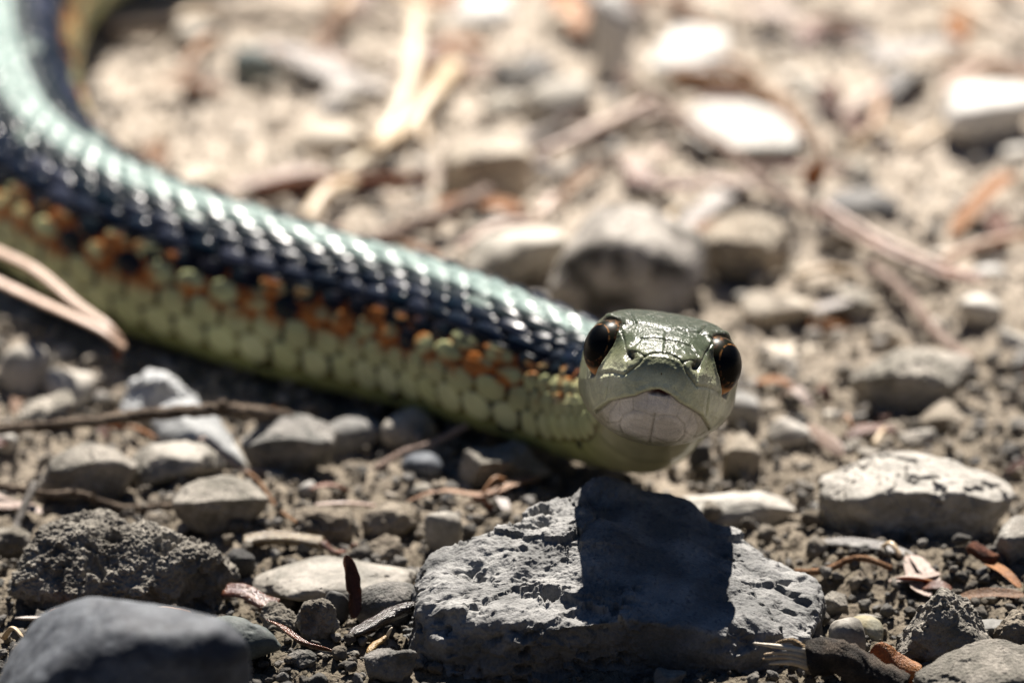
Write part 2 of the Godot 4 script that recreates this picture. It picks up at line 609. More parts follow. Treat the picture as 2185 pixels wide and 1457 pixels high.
# Overlapping scales: height (mm) and colour of the skin at a place. row 0 runs along the spine, rows 1..9 down each flank; run counts scale lengths from the neck.
func skin(run: float, row: float, side: int, blot: float) -> Array:
	var best := -1.0
	var bj := -1
	var bi := 0
	var bu := 0.0
	var bv := 0.0
	var j0 := int(floor(row))
	for j in [j0, j0 + 1]:
		if j > 8:
			continue
		var at: float = run - 0.5 * (j & 1)
		var i := int(floor(at))
		var len_ := 0.94 if j < 5 else 0.88 if j < 7 else 0.94
		var u: float = (at - i) / len_
		if u > 1.0:
			continue
		var v: float = row - j
		var wide := 0.58 if j < 7 else 0.56
		var e := absf(u * 2.0 - 1.0)
		var hw := wide * pow(1.0 - pow(e, 2.3 if j < 7 else 2.7), 0.62)
		if absf(v) > hw:
			continue
		var edge := absf(v) / maxf(hw, 0.01)
		var h := 0.25 + u * 0.55 + (1.0 - edge * edge) * 0.25 * (1.0 - e * e)
		if j == 5 or j == 6:
			h = h * 0.75 + 0.05
		if j >= 7:
			h = u * 0.42 + (1.0 - edge * edge) * 0.12 + 0.25
		if h > best:
			best = h
			bj = j
			bi = i
			bu = u
			bv = v
	var sd := side * 17
	if bj < 0:
		var jr := int(round(row))
		var off := run - 0.5 * (jr & 1)
		var near := absf(off - round(off))
		var hm := hash01(int(round(off)), jr, sd + 9)
		var c := Color(0.006, 0.007, 0.009)
		if row > 4.8 and row < 7.0:
			c = Color(0.27, 0.066, 0.008).lerp(Color(0.035, 0.014, 0.008), clampf(hm * 1.0 - 0.55 - blot * 2.0, 0.0, 1.0))
			if row < 5.5 and hm > 0.6:
				c = Color(0.008, 0.009, 0.011)
		elif row >= 7.0:
			c = Color(0.095, 0.07, 0.018) if row < 7.6 else Color(0.125, 0.112, 0.042)
			if hm > 0.45 and near < 0.3 and row < 8.3:
				c = Color(0.008, 0.011, 0.014)
		elif row < 1.1:
			c = Color(0.17, 0.215, 0.19)
		return [0.0, c]
	var r1 := hash01(bi, bj, sd)
	var r2 := hash01(bi, bj, sd + 5)
	var col: Color
	if bj <= 1:
		col = Color(0.25, 0.315, 0.29).lerp(Color(0.16, 0.21, 0.195), r1)
		if bj == 1:
			col = col.lerp(Color(0.014, 0.018, 0.022), smoothstep(-0.1, 0.35, bv) * (0.75 + 0.25 * r2))
	elif bj == 2:
		col = Color(0.022, 0.027, 0.030).lerp(Color(0.16, 0.20, 0.18), 0.7 if r1 > 0.93 else 0.0)
	elif bj <= 4:
		col = Color(0.007, 0.011, 0.018).lerp(Color(0.028, 0.032, 0.05), r1 * r1)
	elif bj <= 7:      # rust bleeds over scales and skin alike
		var rust := clampf(blot * 2.6 + (r1 - 0.5) * 1.1 + (0.38 if bj == 6 else 0.16) + smoothstep(0.2, 0.5, absf(bv)) * 0.4, 0.0, 1.0)
		if bj == 7:
			rust *= smoothstep(0.25, -0.5, bv)
		col = Color(0.35, 0.36, 0.19).lerp(Color(0.31, 0.083, 0.011), rust * 0.9)
		if bj == 5:
			col = col.lerp(Color(0.010, 0.012, 0.016), 1.0 if r2 + blot * 1.2 < 0.55 else smoothstep(0.1, -0.4, bv))
		elif bj == 6 and r2 < 0.16:
			col = Color(0.013, 0.015, 0.017)
	else:
		col = Color(0.41, 0.435, 0.215).lerp(Color(0.49, 0.50, 0.285), r1)
	if bj >= 6:
		col = col.lerp(Color(0.13, 0.12, 0.04), smoothstep(0.82, 0.97, bu) * 0.75)
		if bj >= 7 and r2 > 0.55 and bu > 0.84 and bv < 0.25:
			col = Color(0.010, 0.012, 0.015)
	var keel := 0.0
	if bj < 8:
		keel = 0.16 * maxf(0.0, 1.0 - absf(bv) / 0.10) * smoothstep(0.15, 0.5, bu)
	return [best + keel + (r1 - 0.5) * bv * 0.7 + (r2 - 0.5) * bu * 0.5, col]

func snake() -> void:
	var hb := head_basis()
	var sp := spine()
	var path: PackedVector3Array = sp[0]
	var far: PackedFloat32Array = sp[1]
	var total := far[far.size() - 1]
	var ring_s := PackedFloat32Array()
	for i in 200:
		ring_s.append(22.0 * pow(i / 200.0, 1.75))
	var s := 22.0
	while s < total - 0.5:
		ring_s.append(s)
		s += 0.26 if s < 235.0 else 1.1
	var nr := ring_s.size()
	var nf := 300
	var v := PackedVector3Array()
	v.resize(nr * nf)
	var frames: Array[Basis] = []
	var k := 0
	for i in nr:
		s = ring_s[i]
		while k < far.size() - 2 and far[k + 1] < s:
			k += 1
		var c := path[k].lerp(path[k + 1], (s - far[k]) / maxf(far[k + 1] - far[k], 1e-5))
		var tan_ := (path[mini(k + 3, path.size() - 1)] - path[maxi(k - 2, 0)]).normalized()
		var ref := hb.y.lerp(Vector3.UP, smoothstep(14.0, 55.0, s))
		if s < 12.0:
			c = EYES + hb.z * (8.0 - s)
			tan_ = -hb.z
		var side := tan_.cross(ref).normalized()
		var up := side.cross(tan_).normalized()
		frames.append(Basis(side, up, -tan_))
		var q := section(s)
		for j in nf:
			var a := TAU * j / nf
			var sa := sin(a)
			var ca := cos(a)
			var n := q[4] if ca > 0.0 else q[5]
			var x := q[0] * signf(sa) * pow(absf(sa), 2.0 / n)
			var y := q[3] + (q[1] - q[3]) * pow(ca, 2.0 / n) if ca > 0.0 else q[3] - (q[3] - q[2]) * pow(-ca, 2.0 / n)
			if s < 12.0:      # the cheeks draw in ahead of the eyes, the brows stand out above them
				var pinch := exp(-pow((s - 5.2) / 2.0, 2.0) - pow((y - 0.6) / 1.5, 2.0))
				x *= 1.0 - 0.09 * pinch
			v[i * nf + j] = c + side * x + up * y
	var idx := PackedInt32Array()
	idx.resize((nr - 1) * nf * 6)
	k = 0
	for i in nr - 1:
		for j in nf:
			var a := i * nf + j
			var b := i * nf + (j + 1) % nf
			idx[k] = a
			idx[k + 1] = a + nf
			idx[k + 2] = b
			idx[k + 3] = b
			idx[k + 4] = a + nf
			idx[k + 5] = b + nf
			k += 6
	var nn := normals_of(v, idx)
	var col := PackedColorArray()
	col.resize(v.size())
	var mottle := fnl(77, 0.35, 4)
	var wrinkle := fnl(79, 1.1, 3)
	var seams := head_seams()
	var mouth := PackedFloat32Array([-2.75, -3.0, -3.6, -3.95, -4.35, -5.4, -7.2])
	var run := 0.0
	for i in nr:
		s = ring_s[i]
		var q := section(s)
		var r := (q[1] - q[2]) * 0.5
		if i > 0:
			run += (s - ring_s[i - 1]) / (r * 0.50)
		var inv := frames[i].inverse()
		var c0 := EYES
		for j in nf:
			var at := i * nf + j
			var p := v[at]
			var d := 0.0
			var cc := Color(0.2, 0.2, 0.1)
			var body := smoothstep(18.5, 24.0, s)
			if s < 26.0:
				var l := hb.inverse() * (p - EYES)      # in the head's own axes
				var depth := 8.0 - l.z
				var hc := head_colour(l, depth, mouth, mottle)
				cc = hc[0]
				d = hc[1]
				if depth < 11.5:
					var flat := Vector2(absf(l.x), l.y)
					for sm in seams:
						if l.y > sm[3] or l.y < sm[4]:
							continue
						var far_ := to_line(flat, sm[0])
						if far_ < 0.6:
							var g := exp(-pow(far_ / (sm[1] * 0.5), 2.0))
							d -= g * sm[2] * 0.7
							d += exp(-pow((far_ - 0.30) / 0.16, 2.0)) * sm[2] * 0.12
							cc = cc.lerp(Color(cc.r * 0.42, cc.g * 0.40, cc.b * 0.37), g * sm[5] * 0.8)
				d += wrinkle.get_noise_3dv(l) * 0.05
				# brow
				var bx := absf(l.x)
				var here := Vector3(bx, l.y, l.z)
				var brow := minf(here.distance_squared_to(Geometry3D.get_closest_point_to_segment(here, Vector3(4.1, 2.0, 2.6), Vector3(4.8, 2.65, 1.2))), here.distance_squared_to(Geometry3D.get_closest_point_to_segment(here, Vector3(4.8, 2.65, 1.2), Vector3(5.1, 2.9, -2.6))))
				d += 0.5 * exp(-brow / 0.45)
				# socket
				var e := Vector3(bx, l.y, l.z) - BALL
				var rho := e.length()
				var outward := l.x * nn[at].dot(hb.x)
				if rho < BALL_R + 1.1 and outward > 0.0:
					d -= 1.4 * smoothstep(BALL_R + 0.38, BALL_R - 0.1, rho)
					var rim := exp(-pow((rho - BALL_R - 0.26) / 0.2, 2.0))
					cc = cc.lerp(Color(0.035, 0.022, 0.014), clampf(rim * 1.1, 0.0, 1.0) if l.y < 2.2 else rim * 0.5)
					d += 0.14 * exp(-pow((rho - BALL_R - 0.6) / 0.22, 2.0))
			if body > 0.0:
				var a := j * 360.0 / nf
				var side := 1
				if a > 180.0:
					a = 360.0 - a
					side = -1
				var bc: Color
				var bd: float
				if a < DORSAL + 2.0:
					var w := a / DORSAL
					var row := 8.6 * (w * 1.42 - 0.42 * w * w)
					var sk := skin(run, row, side, mottle.get_noise_3d(p.x * 0.9, p.y * 1.3, p.z * 0.9))
					bd = sk[0] * 0.088 * r
					bc = sk[1]
					if s < 42.0:      # the collar behind the head is plainer
						bc = bc.lerp(Color(0.12, 0.13, 0.085) if row < 5.0 else Color(0.27, 0.28, 0.13), smoothstep(34.0, 20.0, s) * 0.6)
				else:
					var w := fposmod(run * 0.62 + (0.18 if side > 0 else 0.0) * 0.0, 1.0)
					bd = w * 0.02 * r
					bc = Color(0.29, 0.31, 0.12).lerp(Color(0.40, 0.40, 0.21), smoothstep(125.0, 175.0, a))
					bc = bc.lerp(Color(0.14, 0.15, 0.05), smoothstep(0.86, 1.0, w) * 0.7)
					if a < 128.0 and int(floor(run * 0.62)) % 3 == 0 and w > 0.62:
						bc = Color(0.015, 0.02, 0.02)
				if a > 100.0 and s < 40.0:
					bc = bc.lerp(Color(0.27, 0.245, 0.165), smoothstep(40.0, 24.0, s) * smoothstep(100.0, 135.0, a) * 0.8)
				var mot := mottle.get_noise_3dv(p * 0.8)
				bc = Color(bc.r * (1.0 + mot * 0.3), bc.g * (1.0 + mot * 0.3), bc.b * (1.0 + mot * 0.3))
				d = lerpf(d, bd, body)
				cc = cc.lerp(bc, body)
			v[at] = p + nn[at] * d
			col[at] = cc
	for i in v.size():
		v[i] = (v[i] - EYES) * MM
	nn = normals_of(v, idx)
	var first := 0
	while ring_s[first] < 19.0:
		first += 1
	var m := ArrayMesh.new()
	for part in 2:
		var a := []
		a.resize(Mesh.ARRAY_MAX)
		var from := 0 if part == 0 else first * nf
		var to := (first + 1) * nf if part == 0 else v.size()
		a[Mesh.ARRAY_VERTEX] = v.slice(from, to)
		a[Mesh.ARRAY_NORMAL] = nn.slice(from, to)
		a[Mesh.ARRAY_COLOR] = col.slice(from, to)
		var ii := idx.slice(0, first * nf * 6) if part == 0 else idx.slice(0, (nr - 1 - first) * nf * 6)
		a[Mesh.ARRAY_INDEX] = ii
		m.add_surface_from_arrays(Mesh.PRIMITIVE_TRIANGLES, a)
		m.surface_set_material(part, mats["head"] if part == 0 else mats["scales"])
	var root := Node3D.new()
	root.name = "snake"
	root.position = EYES * MM
	add_child(root)
	tag(root, "striped garter snake facing the camera with its raised head over a grey rock", "snake")
	put("body", m, null, Vector3.ZERO, root)
	var ball := eye_mesh(1.0)
	for side in [-1.0, 1.0]:
		var o := put("eye", eye_mesh(side), mats["eye"], Vector3.ZERO, root)
		o.transform = Transform3D(hb, hb * Vector3(BALL.x * side, BALL.y, BALL.z) * MM)

# seams between the head plates: line in (|x|, y), width, depth, highest and lowest y, darkness
func head_seams() -> Array:
	var out := []
	for d in [
		[[Vector2(0.0, 0.56), Vector2(0.6, 0.5), Vector2(1.1, 0.36), Vector2(1.65, -0.02), Vector2(2.05, -0.75), Vector2(3.15, -1.85)], 0.16, 0.22, 0.8],
		[[Vector2(1.65, 0.0), Vector2(2.3, 0.32), Vector2(2.95, 0.25)], 0.14, 0.16, 0.7],
		[[Vector2(0.0, 1.72), Vector2(1.2, 1.66), Vector2(2.2, 1.45), Vector2(2.9, 0.7)], 0.14, 0.22, 0.8],
		[[Vector2(0.0, 0.56), Vector2(0.0, 2.62)], 0.13, 0.2, 0.75],
		[[Vector2(0.0, 2.6), Vector2(1.4, 2.78), Vector2(2.8, 2.72), Vector2(3.9, 2.3)], 0.14, 0.24, 0.75],
		[[Vector2(2.8, 2.72), Vector2(3.3, 3.4)], 0.13, 0.2, 0.7],
		[[Vector2(2.95, -1.7), Vector2(3.15, -0.6), Vector2(3.3, 0.4), Vector2(3.8, 1.9)], 0.13, 0.14, 0.55],
		[[Vector2(3.15, -1.85), Vector2(4.2, -1.75), Vector2(5.3, -2.1)], 0.16, 0.2, 0.8],
		[[Vector2(4.3, -1.8), Vector2(4.35, -4.2)], 0.13, 0.12, 0.3],
		[[Vector2(0.95, -3.1), Vector2(0.8, -4.3)], 0.12, 0.09, 0.25],
		[[Vector2(2.2, -3.8), Vector2(1.9, -4.8)], 0.12, 0.09, 0.25],
		[[Vector2(3.4, -4.1), Vector2(3.0, -5.4)], 0.12, 0.09, 0.25],
		[[Vector2(0.0, -4.7), Vector2(0.03, -7.2)], 0.15, 0.2, 0.75],
		[[Vector2(0.1, -4.95), Vector2(0.9, -4.7), Vector2(1.9, -4.8), Vector2(2.65, -5.3), Vector2(2.8, -6.1), Vector2(2.3, -6.85), Vector2(1.3, -7.05), Vector2(0.1, -6.7)], 0.14, 0.13, 0.35],
		[[Vector2(2.8, -5.9), Vector2(3.7, -6.2), Vector2(4.6, -5.6)], 0.14, 0.1, 0.4],
		[[Vector2(2.5, -6.8), Vector2(3.4, -6.75), Vector2(4.4, -6.2)], 0.14, 0.1, 0.4],
		[[Vector2(3.5, -4.2), Vector2(3.95, -5.3), Vector2(3.7, -6.2)], 0.14, 0.1, 0.35],
	]:
		var hi := -1e9
		var lo := 1e9
		for p in d[0]:
			hi = maxf(hi, p.y)
			lo = minf(lo, p.y)
		out.append([d[0], d[1], d[2], hi + 0.6, lo - 0.6, d[3]])
	return out

func head_colour(l: Vector3, depth: float, mouth: PackedFloat32Array, mottle: FastNoiseLite) -> Array:
	var x := absf(l.x)
	var y := l.y
	var mk := clampf(x, 0.0, 5.99)
	var mi := int(mk)
	var ym := lerpf(mouth[mi], mouth[mini(mi + 1, 6)], mk - mi)
	var m := mottle.get_noise_3dv(l)
	var m2 := mottle.get_noise_3dv(l * 3.1)
	var crown := Color(0.060, 0.072, 0.042).lerp(Color(0.033, 0.045, 0.028), smoothstep(1.5, 4.0, y))
	var snout := Color(0.155, 0.165, 0.095)
	var lip := Color(0.70, 0.71, 0.47)
	var jaw := Color(0.84, 0.78, 0.72)
	var throat := Color(0.34, 0.32, 0.21)
	var c := snout.lerp(crown, smoothstep(-0.3, 1.2, y))
	c = lip.lerp(c, smoothstep(-2.2, 0.1, y))
	c = c.lerp(Color(0.27, 0.29, 0.17), smoothstep(9.0, 12.0, depth) * smoothstep(2.4, 0.6, y) * 0.8)
	var d := 0.0
	if y < ym and depth < 16.0:
		c = jaw.lerp(throat, clampf(smoothstep(-6.2, -7.6, y) * 0.6 + smoothstep(5.5, 10.0, depth) * 0.6 + smoothstep(2.8, 4.8, x) * 0.45, 0.0, 1.0))
	elif depth >= 14.0 and y < -4.0:
		c = throat
	if depth < 11.0:
		var far := y - ym
		d -= 0.34 * exp(-pow(far / 0.15, 2.0))
		d -= 0.32 * smoothstep(0.0, -0.3, far) * smoothstep(9.0, 3.0, depth) * smoothstep(-2.0, -0.5, far)
		d += 0.06 * exp(-pow((far - 0.42) / 0.25, 2.0))
		c = c.lerp(Color(0.09, 0.045, 0.03), exp(-pow(far / 0.10, 2.0)) * 0.6)
		var slit := exp(-pow(l.x - 0.15, 4.0) / 0.9)       # the notch for the tongue
		d -= 0.55 * slit * exp(-pow((far + 0.16) / 0.2, 2.0))
		c = c.lerp(Color(0.10, 0.016, 0.01), slit * exp(-pow((far + 0.14) / 0.2, 4.0)))
		# nostril
		var no := Vector2(x - 2.95, y + 0.12).length()
		d -= 0.6 * exp(-pow(no / 0.36, 2.0))
		c = c.lerp(Color(0.03, 0.025, 0.015), minf(1.0, exp(-pow(no / 0.36, 2.0)) * 1.2))
	if y > 0.3 and hash01(int(floor(l.x * 7.0)), int(floor(y * 7.0)), int(floor(l.z * 7.0))) > 0.988:      # dusty specks
		c = c.lerp(Color(0.5, 0.48, 0.43), 0.6)
	var f := 1.0 + m * 0.28 + m2 * 0.16
	return [Color(c.r * f, c.g * f, c.b * f), d]

func eye_mesh(side: float) -> ArrayMesh:
	var sphere := icosphere(5)
	var v: PackedVector3Array = (sphere[0] as PackedVector3Array).duplicate()
	var col := PackedColorArray()
	col.resize(v.size())
	var look := Vector3(0.72 * side, 0.20, 0.66).normalized()
	var n := fnl(91, 2.2, 3)
	for i in v.size():
		var d := v[i]
		var a := rad_to_deg(acos(clampf(d.dot(look), -1.0, 1.0)))
		var low := smoothstep(0.0, -0.75, d.y - look.y)
		var t := n.get_noise_3dv(d * 2.0)
		var outer := smoothstep(-0.1, 0.5, d.x * side - 0.72)
		var iris := Color(0.005, 0.004, 0.003).lerp(Color(0.12, 0.04, 0.012), clampf(low * 0.5 + t * 0.8 - 0.25, 0.0, 1.0))
		var c := iris
		c = c.lerp(Color(0.22, 0.10, 0.03), exp(-pow((a - 40.0) / 1.5, 2.0)) * clampf(-0.1 + t * 2.4 + smoothstep(0.1, 0.6, d.y) * 0.8, 0.0, 1.0))
		if a < 38.5:
			c = Color(0.002, 0.002, 0.003)
		c = c.lerp(Color(0.55, 0.25, 0.08), smoothstep(50.0, 63.0, a) * clampf(low * 1.2 + outer * 0.8 + t * 0.5, 0.0, 1.0))
		col[i] = c
		v[i] = d * Vector3(0.98, 1.12, 0.98) * BALL_R * MM * (1.0 + 0.04 * smoothstep(50.0, 0.0, a))
	return make_mesh(v, sphere[1], col)

# ---------------------------------------------------------------- sticks, needles, bark, leaves
# A closed strip swept along points: flat is thickness over width, curl bends the cross-section, roll turns it about its length (degrees).
func sweep(pts: Array, r0: float, r1: float, flat: float, curl: float, roll: float, taper: float, groove: float, bumpy: float, sd: int, ca: Color, cb: Color) -> ArrayMesh:
	var line := PackedVector3Array()
	for i in pts.size() - 1:
		var a: Vector3 = pts[maxi(i - 1, 0)]
		var b: Vector3 = pts[i]
		var c: Vector3 = pts[i + 1]
		var d: Vector3 = pts[mini(i + 2, pts.size() - 1)]
		var n := maxi(4, int(b.distance_to(c) / maxf(0.22, r0 * 0.22)))
		for k in n:
			line.append(b.cubic_interpolate(c, a, d, float(k) / n))
	line.append(pts[-1])
	var nr := line.size()
	var nf := 36 if r0 > 0.9 else 20
	var bark := fnl(sd + 400, 0.55, 4)
	var hue := fnl(sd + 500, 0.30, 4)
	var v := PackedVector3Array()
	var col := PackedColorArray()
	for i in nr:
		var t := float(i) / (nr - 1)
		var tan_ := (line[mini(i + 1, nr - 1)] - line[maxi(i - 1, 0)]).normalized()
		var ref := Vector3.UP if absf(tan_.y) < 0.9 else Vector3.BACK
		var side := tan_.cross(ref).normalized()
		var up := side.cross(tan_)
		var turn := Basis(tan_, deg_to_rad(roll))
		side = turn * side
		up = turn * up
		var w := lerpf(r0, r1, t)
		if taper > 0.0:
			w *= pow(maxf(0.0, 1.0 - pow(absf(t * 2.0 - 1.0), 2.0 + 4.0 * (1.0 - taper))), 0.5 + taper * 0.3)
		else:
			w *= minf(1.0, 0.75 + 0.25 * minf(float(i), float(nr - 1 - i)))
		if i == 0 or i == nr - 1:
			w *= 0.02
		for j in nf:
			var a := TAU * j / nf
			var x := cos(a) * w
			var y := sin(a) * w * flat
			y += curl * x * x / maxf(r0, 0.01) 
			y -= groove * w * flat * exp(-pow(x / (w + 0.001) / 0.22, 2.0))
			var p := line[i] + side * x + up * y
			var n := bark.get_noise_3d(p.x * 1.4, p.y * 1.4, p.z * 1.4)
			p += (side * cos(a) + up * sin(a) * maxf(flat, 0.15)) * n * bumpy * w
			v.append(p * MM)
			col.append(tint(ca, cb, clampf(0.5 + hue.get_noise_3dv(p) * 1.5 + n * 0.4, 0.0, 1.0), 1.0))
	var idx := PackedInt32Array()
	for i in nr - 1:
		for j in nf:
			var a := i * nf + j
			var b := i * nf + (j + 1) % nf
			idx.append_array(PackedInt32Array([a, b, a + nf, b, b + nf, a + nf]))
	return make_mesh(v, idx, col)

func grounded(pts: Array, at: Vector3) -> Array:
	var out := []
	for p in pts:
		out.append(p - at + Vector3(0, gh(p.x, p.z) - gh(at.x, at.z), 0))
	return out

func strip(called: String, label: String, category: String, mat: String, pts: Array, r0: float, r1: float, flat: float, curl: float, roll: float, taper: float, groove: float, bumpy: float, sd: int, ca: Color, cb: Color, group := "") -> Node3D:
	var at := Vector3(pts[0].x, 0, pts[0].z)
	var m := sweep(grounded(pts, at), r0, r1, flat, curl, roll, taper, groove, bumpy, sd, ca, cb)
	var o := put(called, m, mats[mat], at + Vector3(0, gh(at.x, at.z) + 0.3, 0))
	tag(o, label, category, group)
	return o

func more(parent: Node3D, called: String, mat: String, pts: Array, r0: float, r1: float, flat: float, curl: float, roll: float, taper: float, groove: float, bumpy: float, sd: int, ca: Color, cb: Color) -> void:
	var at: Vector3 = parent.position / MM
	at.y = 0.0
	put(called, sweep(grounded(pts, at), r0, r1, flat, curl, roll, taper, groove, bumpy, sd, ca, cb), mats[mat], Vector3.ZERO, parent)

# ---------------------------------------------------------------- the big rock under the snake's head
func hero_rock() -> void:
	var at := Vector3(9.5, 2.0, -6.0)
	var planes := [
		Vector4(0.02, -0.14, 1.0, 10.8), Vector4(-0.10, 0.97, 0.22, 6.0), Vector4(0.20, 0.96, 0.16, 5.7), Vector4(0.72, 0.66, 0.25, 14.2), Vector4(1.0, -0.1, 0.1, 17.6),
		Vector4(-1.0, 0.25, 0.2, 17.9), Vector4(-0.56, 0.36, -0.74, 12.2), Vector4(-0.45, 0.85, -0.25, 11.6), Vector4(0.1, 0.2, -1.0, 12.4), Vector4(0.6, 0.2, -0.7, 12.2), Vector4(0.0, -1.0, 0.0, 6.5),
		Vector4(0.36, 0.5, 0.8, 12.6), Vector4(-0.45, 0.3, 0.85, 14.0), Vector4(-0.55, 0.8, 0.1, 13.4),
	]
	var sphere := icosphere(7)
	var v := carve(sphere[0], planes, 24.0)
	var idx: PackedInt32Array = sphere[1]
	var nn := normals_of(v, idx)
	var col := PackedColorArray()
	col.resize(v.size())
	var big := fnl(301, 0.09, 3)
	var chips := fnl(302, 0.30, 5)
	var slabs := fnl(303, 0.20, 1, FastNoiseLite.TYPE_CELLULAR)
	slabs.cellular_return_type = FastNoiseLite.RETURN_CELL_VALUE
	var flakes_ := fnl(306, 0.55, 1, FastNoiseLite.TYPE_CELLULAR)
	flakes_.cellular_return_type = FastNoiseLite.RETURN_CELL_VALUE
	var pits := fnl(304, 1.3, 4)
	var patch := fnl(305, 0.14, 5)
	for i in v.size():
		var q := v[i]
		var n := nn[i]
		# smooth on the worn middle of its top, broken to the left and at the right end
		var rough := smoothstep(2.5, -3.0, q.x - q.z * 0.15) * 0.62 + smoothstep(7.0, 10.5, q.x) * 0.45 + 0.12
		var st := Vector3(q.x * 0.85, q.y * 1.15, q.z * 1.0)
		var c := chips.get_noise_3dv(st)
		var pit := pits.get_noise_3dv(q)
		var warp := Vector3(c, pit * 0.4, -c) * 1.6
		var d := big.get_noise_3dv(q) * 1.2 + c * 0.55 * rough
		d += slabs.get_noise_3dv(st * 0.8 + warp * 0.7) * 0.85 * rough + flakes_.get_noise_3dv(st + warp * 0.6) * 0.22 * rough
		d += pit * 0.16 * (0.35 + rough)
		d -= smoothstep(0.22, 0.5, chips.get_noise_3dv(st * 0.8 + Vector3(40, 0, 0))) * 1.5 * rough
		v[i] = (q + n * d) * MM
		var t := clampf(0.45 + patch.get_noise_3dv(q) * 1.5 + c * 0.4, 0.0, 1.0)
		var cc := Color(0.105, 0.104, 0.10).lerp(Color(0.25, 0.245, 0.235), t)
		cc = cc.lerp(Color(0.085, 0.075, 0.062), smoothstep(0.3, -0.2, n.y) * 0.6)      # browner and darker where faces turn sideways or down
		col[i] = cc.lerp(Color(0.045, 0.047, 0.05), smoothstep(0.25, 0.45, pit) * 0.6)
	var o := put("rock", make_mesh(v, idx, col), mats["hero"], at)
	tag(o, "big ridged grey rock under the snake head, half in the head's shadow", "rock")

# ---------------------------------------------------------------- the stones: place, size, how deep they sit
func stones() -> void:  # near stones dimmed, far ones brightened: uneven light baked into their colours
	stone("stone", "pitted brown-grey boulder, the roughest, at the left edge of the photo", -33.5, -14.1, Vector3(19.5, 8.5, 9.7), 1.4, 15.0, 101, "rough", "rough", Color(0.166, 0.150, 0.126), Color(0.294, 0.270, 0.230), "", 1)
	stone("stone", "smooth bluish grey stone cut by the bottom left corner", -33.3, 25.6, Vector3(23.4, 17.8, 18.7), 3.0, 30.0, 102, "worn", "smooth", Color(0.034, 0.039, 0.049), Color(0.095, 0.104, 0.118))
	stone("stone", "greenish grey flat-topped stone between the blurred bluish stone and the dirt hollow", -23.9, 1.5, Vector3(8.4, 4.8, 7.5), 0.8, 20.0, 103, "slab", "smooth", Color(0.056, 0.067, 0.065), Color(0.095, 0.107, 0.095))
	stone("stone", "broad dusty grey flat stone behind the upright curled leaf", -15.4, -15.5, Vector3(14.3, 3.0, 10.0), 0.5, 5.0, 104, "slab", "smooth", Color(0.168, 0.155, 0.130), Color(0.286, 0.261, 0.224), "", 1)
	stone("stone", "grainy round grey lump touching the big ridged rock on its left side", -10.8, -8.3, Vector3(5.6, 3.9, 5.0), 0.6, 0.0, 105, "pebble", "rough", Color(0.111, 0.108, 0.100), Color(0.211, 0.199, 0.182), "", 1)
	stone("clod", "knobbly brown clod of dried dirt below the flat dusty stone", -16.7, -3.1, Vector3(3.7, 4.0, 3.3), 0.7, 0.0, 106, "clod", "dirt", Color(0.154, 0.139, 0.117), Color(0.273, 0.250, 0.213), "", 1)
	stone("clod", "low brown clod of dirt left of the knobbly clod", -19.7, -5.4, Vector3(3.8, 2.7, 3.4), 0.5, 0.0, 107, "clod", "dirt", Color(0.155, 0.141, 0.118), Color(0.276, 0.253, 0.216), "", 1)
	stone("stone", "small upright dark grey pebble in front of the curled leaf", -15.2, -8.0, Vector3(2.6, 4.0, 1.8), 0.7, 0.0, 108, "pebble", "smooth", Color(0.056, 0.054, 0.051), Color(0.099, 0.093, 0.085), "", 1)
	stone("stone", "rough grey chip at the foot of the big ridged rock, cut by the bottom edge", -10.3, 5.8, Vector3(4.4, 3.6, 3.9), 0.6, 0.0, 109, "rough", "rough", Color(0.106, 0.104, 0.095), Color(0.202, 0.190, 0.174), "", 1)
	stone("stone", "dark triangular stone with a pale crusted rim, bottom right", 36.6, 0.5, Vector3(8.4, 8.3, 5.0), 1.4, -6.0, 110, "peak", "rough", Color(0.152, 0.141, 0.118), Color(0.259, 0.236, 0.202), "", 1)
	stone("stone", "pale sandy stone in the bottom right corner of the photo", 40.1, 9.5, Vector3(12.1, 4.7, 8.4), 0.8, 0.0, 111, "slab", "rough", Color(0.151, 0.140, 0.118), Color(0.258, 0.235, 0.202), "", 1)
	stone("stone", "large pale stone with a shaded front, right of the snake head", 35.4, -30.5, Vector3(17.4, 8.2, 9.6), 1.4, 12.0, 112, "jut", "smooth", Color(0.277, 0.259, 0.226), Color(0.408, 0.379, 0.335))
	stone("stone", "pale pointed stone cut by the right edge beside the large pale stone", 44.6, -20.0, Vector3(5.8, 5.1, 4.6), 0.9, 0.0, 113, "jut", "rough", Color(0.273, 0.250, 0.218), Color(0.377, 0.357, 0.318))
	stone("stone", "grey wedge with a long dark underside lying beyond the large pale stone", 36.3, -61.1, Vector3(11.3, 6.7, 5.6), 1.1, -10.0, 114, "jut", "rough", Color(0.267, 0.247, 0.208), Color(0.455, 0.415, 0.356))
	stone("stone", "small tan knob leaning at the near end of the grey wedge", 38.7, -55.9, Vector3(4.3, 3.3, 3.5), 0.6, 0.0, 115, "jut", "rough", Color(0.284, 0.242, 0.189), Color(0.436, 0.379, 0.303))
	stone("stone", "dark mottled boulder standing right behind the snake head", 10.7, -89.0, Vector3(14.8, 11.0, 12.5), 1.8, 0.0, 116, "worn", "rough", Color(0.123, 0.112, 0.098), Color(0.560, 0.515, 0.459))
	stone("stone", "rounded tan stone against the mottled boulder on its right", 21.6, -94.8, Vector3(8.7, 6.6, 7.0), 1.1, 0.0, 117, "jut", "rough", Color(0.336, 0.286, 0.224), Color(0.515, 0.448, 0.358))
	stone("stone", "square-fronted tan stone with a dark shaded face behind the snake neck", -2.3, -118.3, Vector3(9.4, 8.4, 6.6), 1.4, 5.0, 118, "jut", "smooth", Color(0.358, 0.304, 0.239), Color(0.549, 0.477, 0.382))
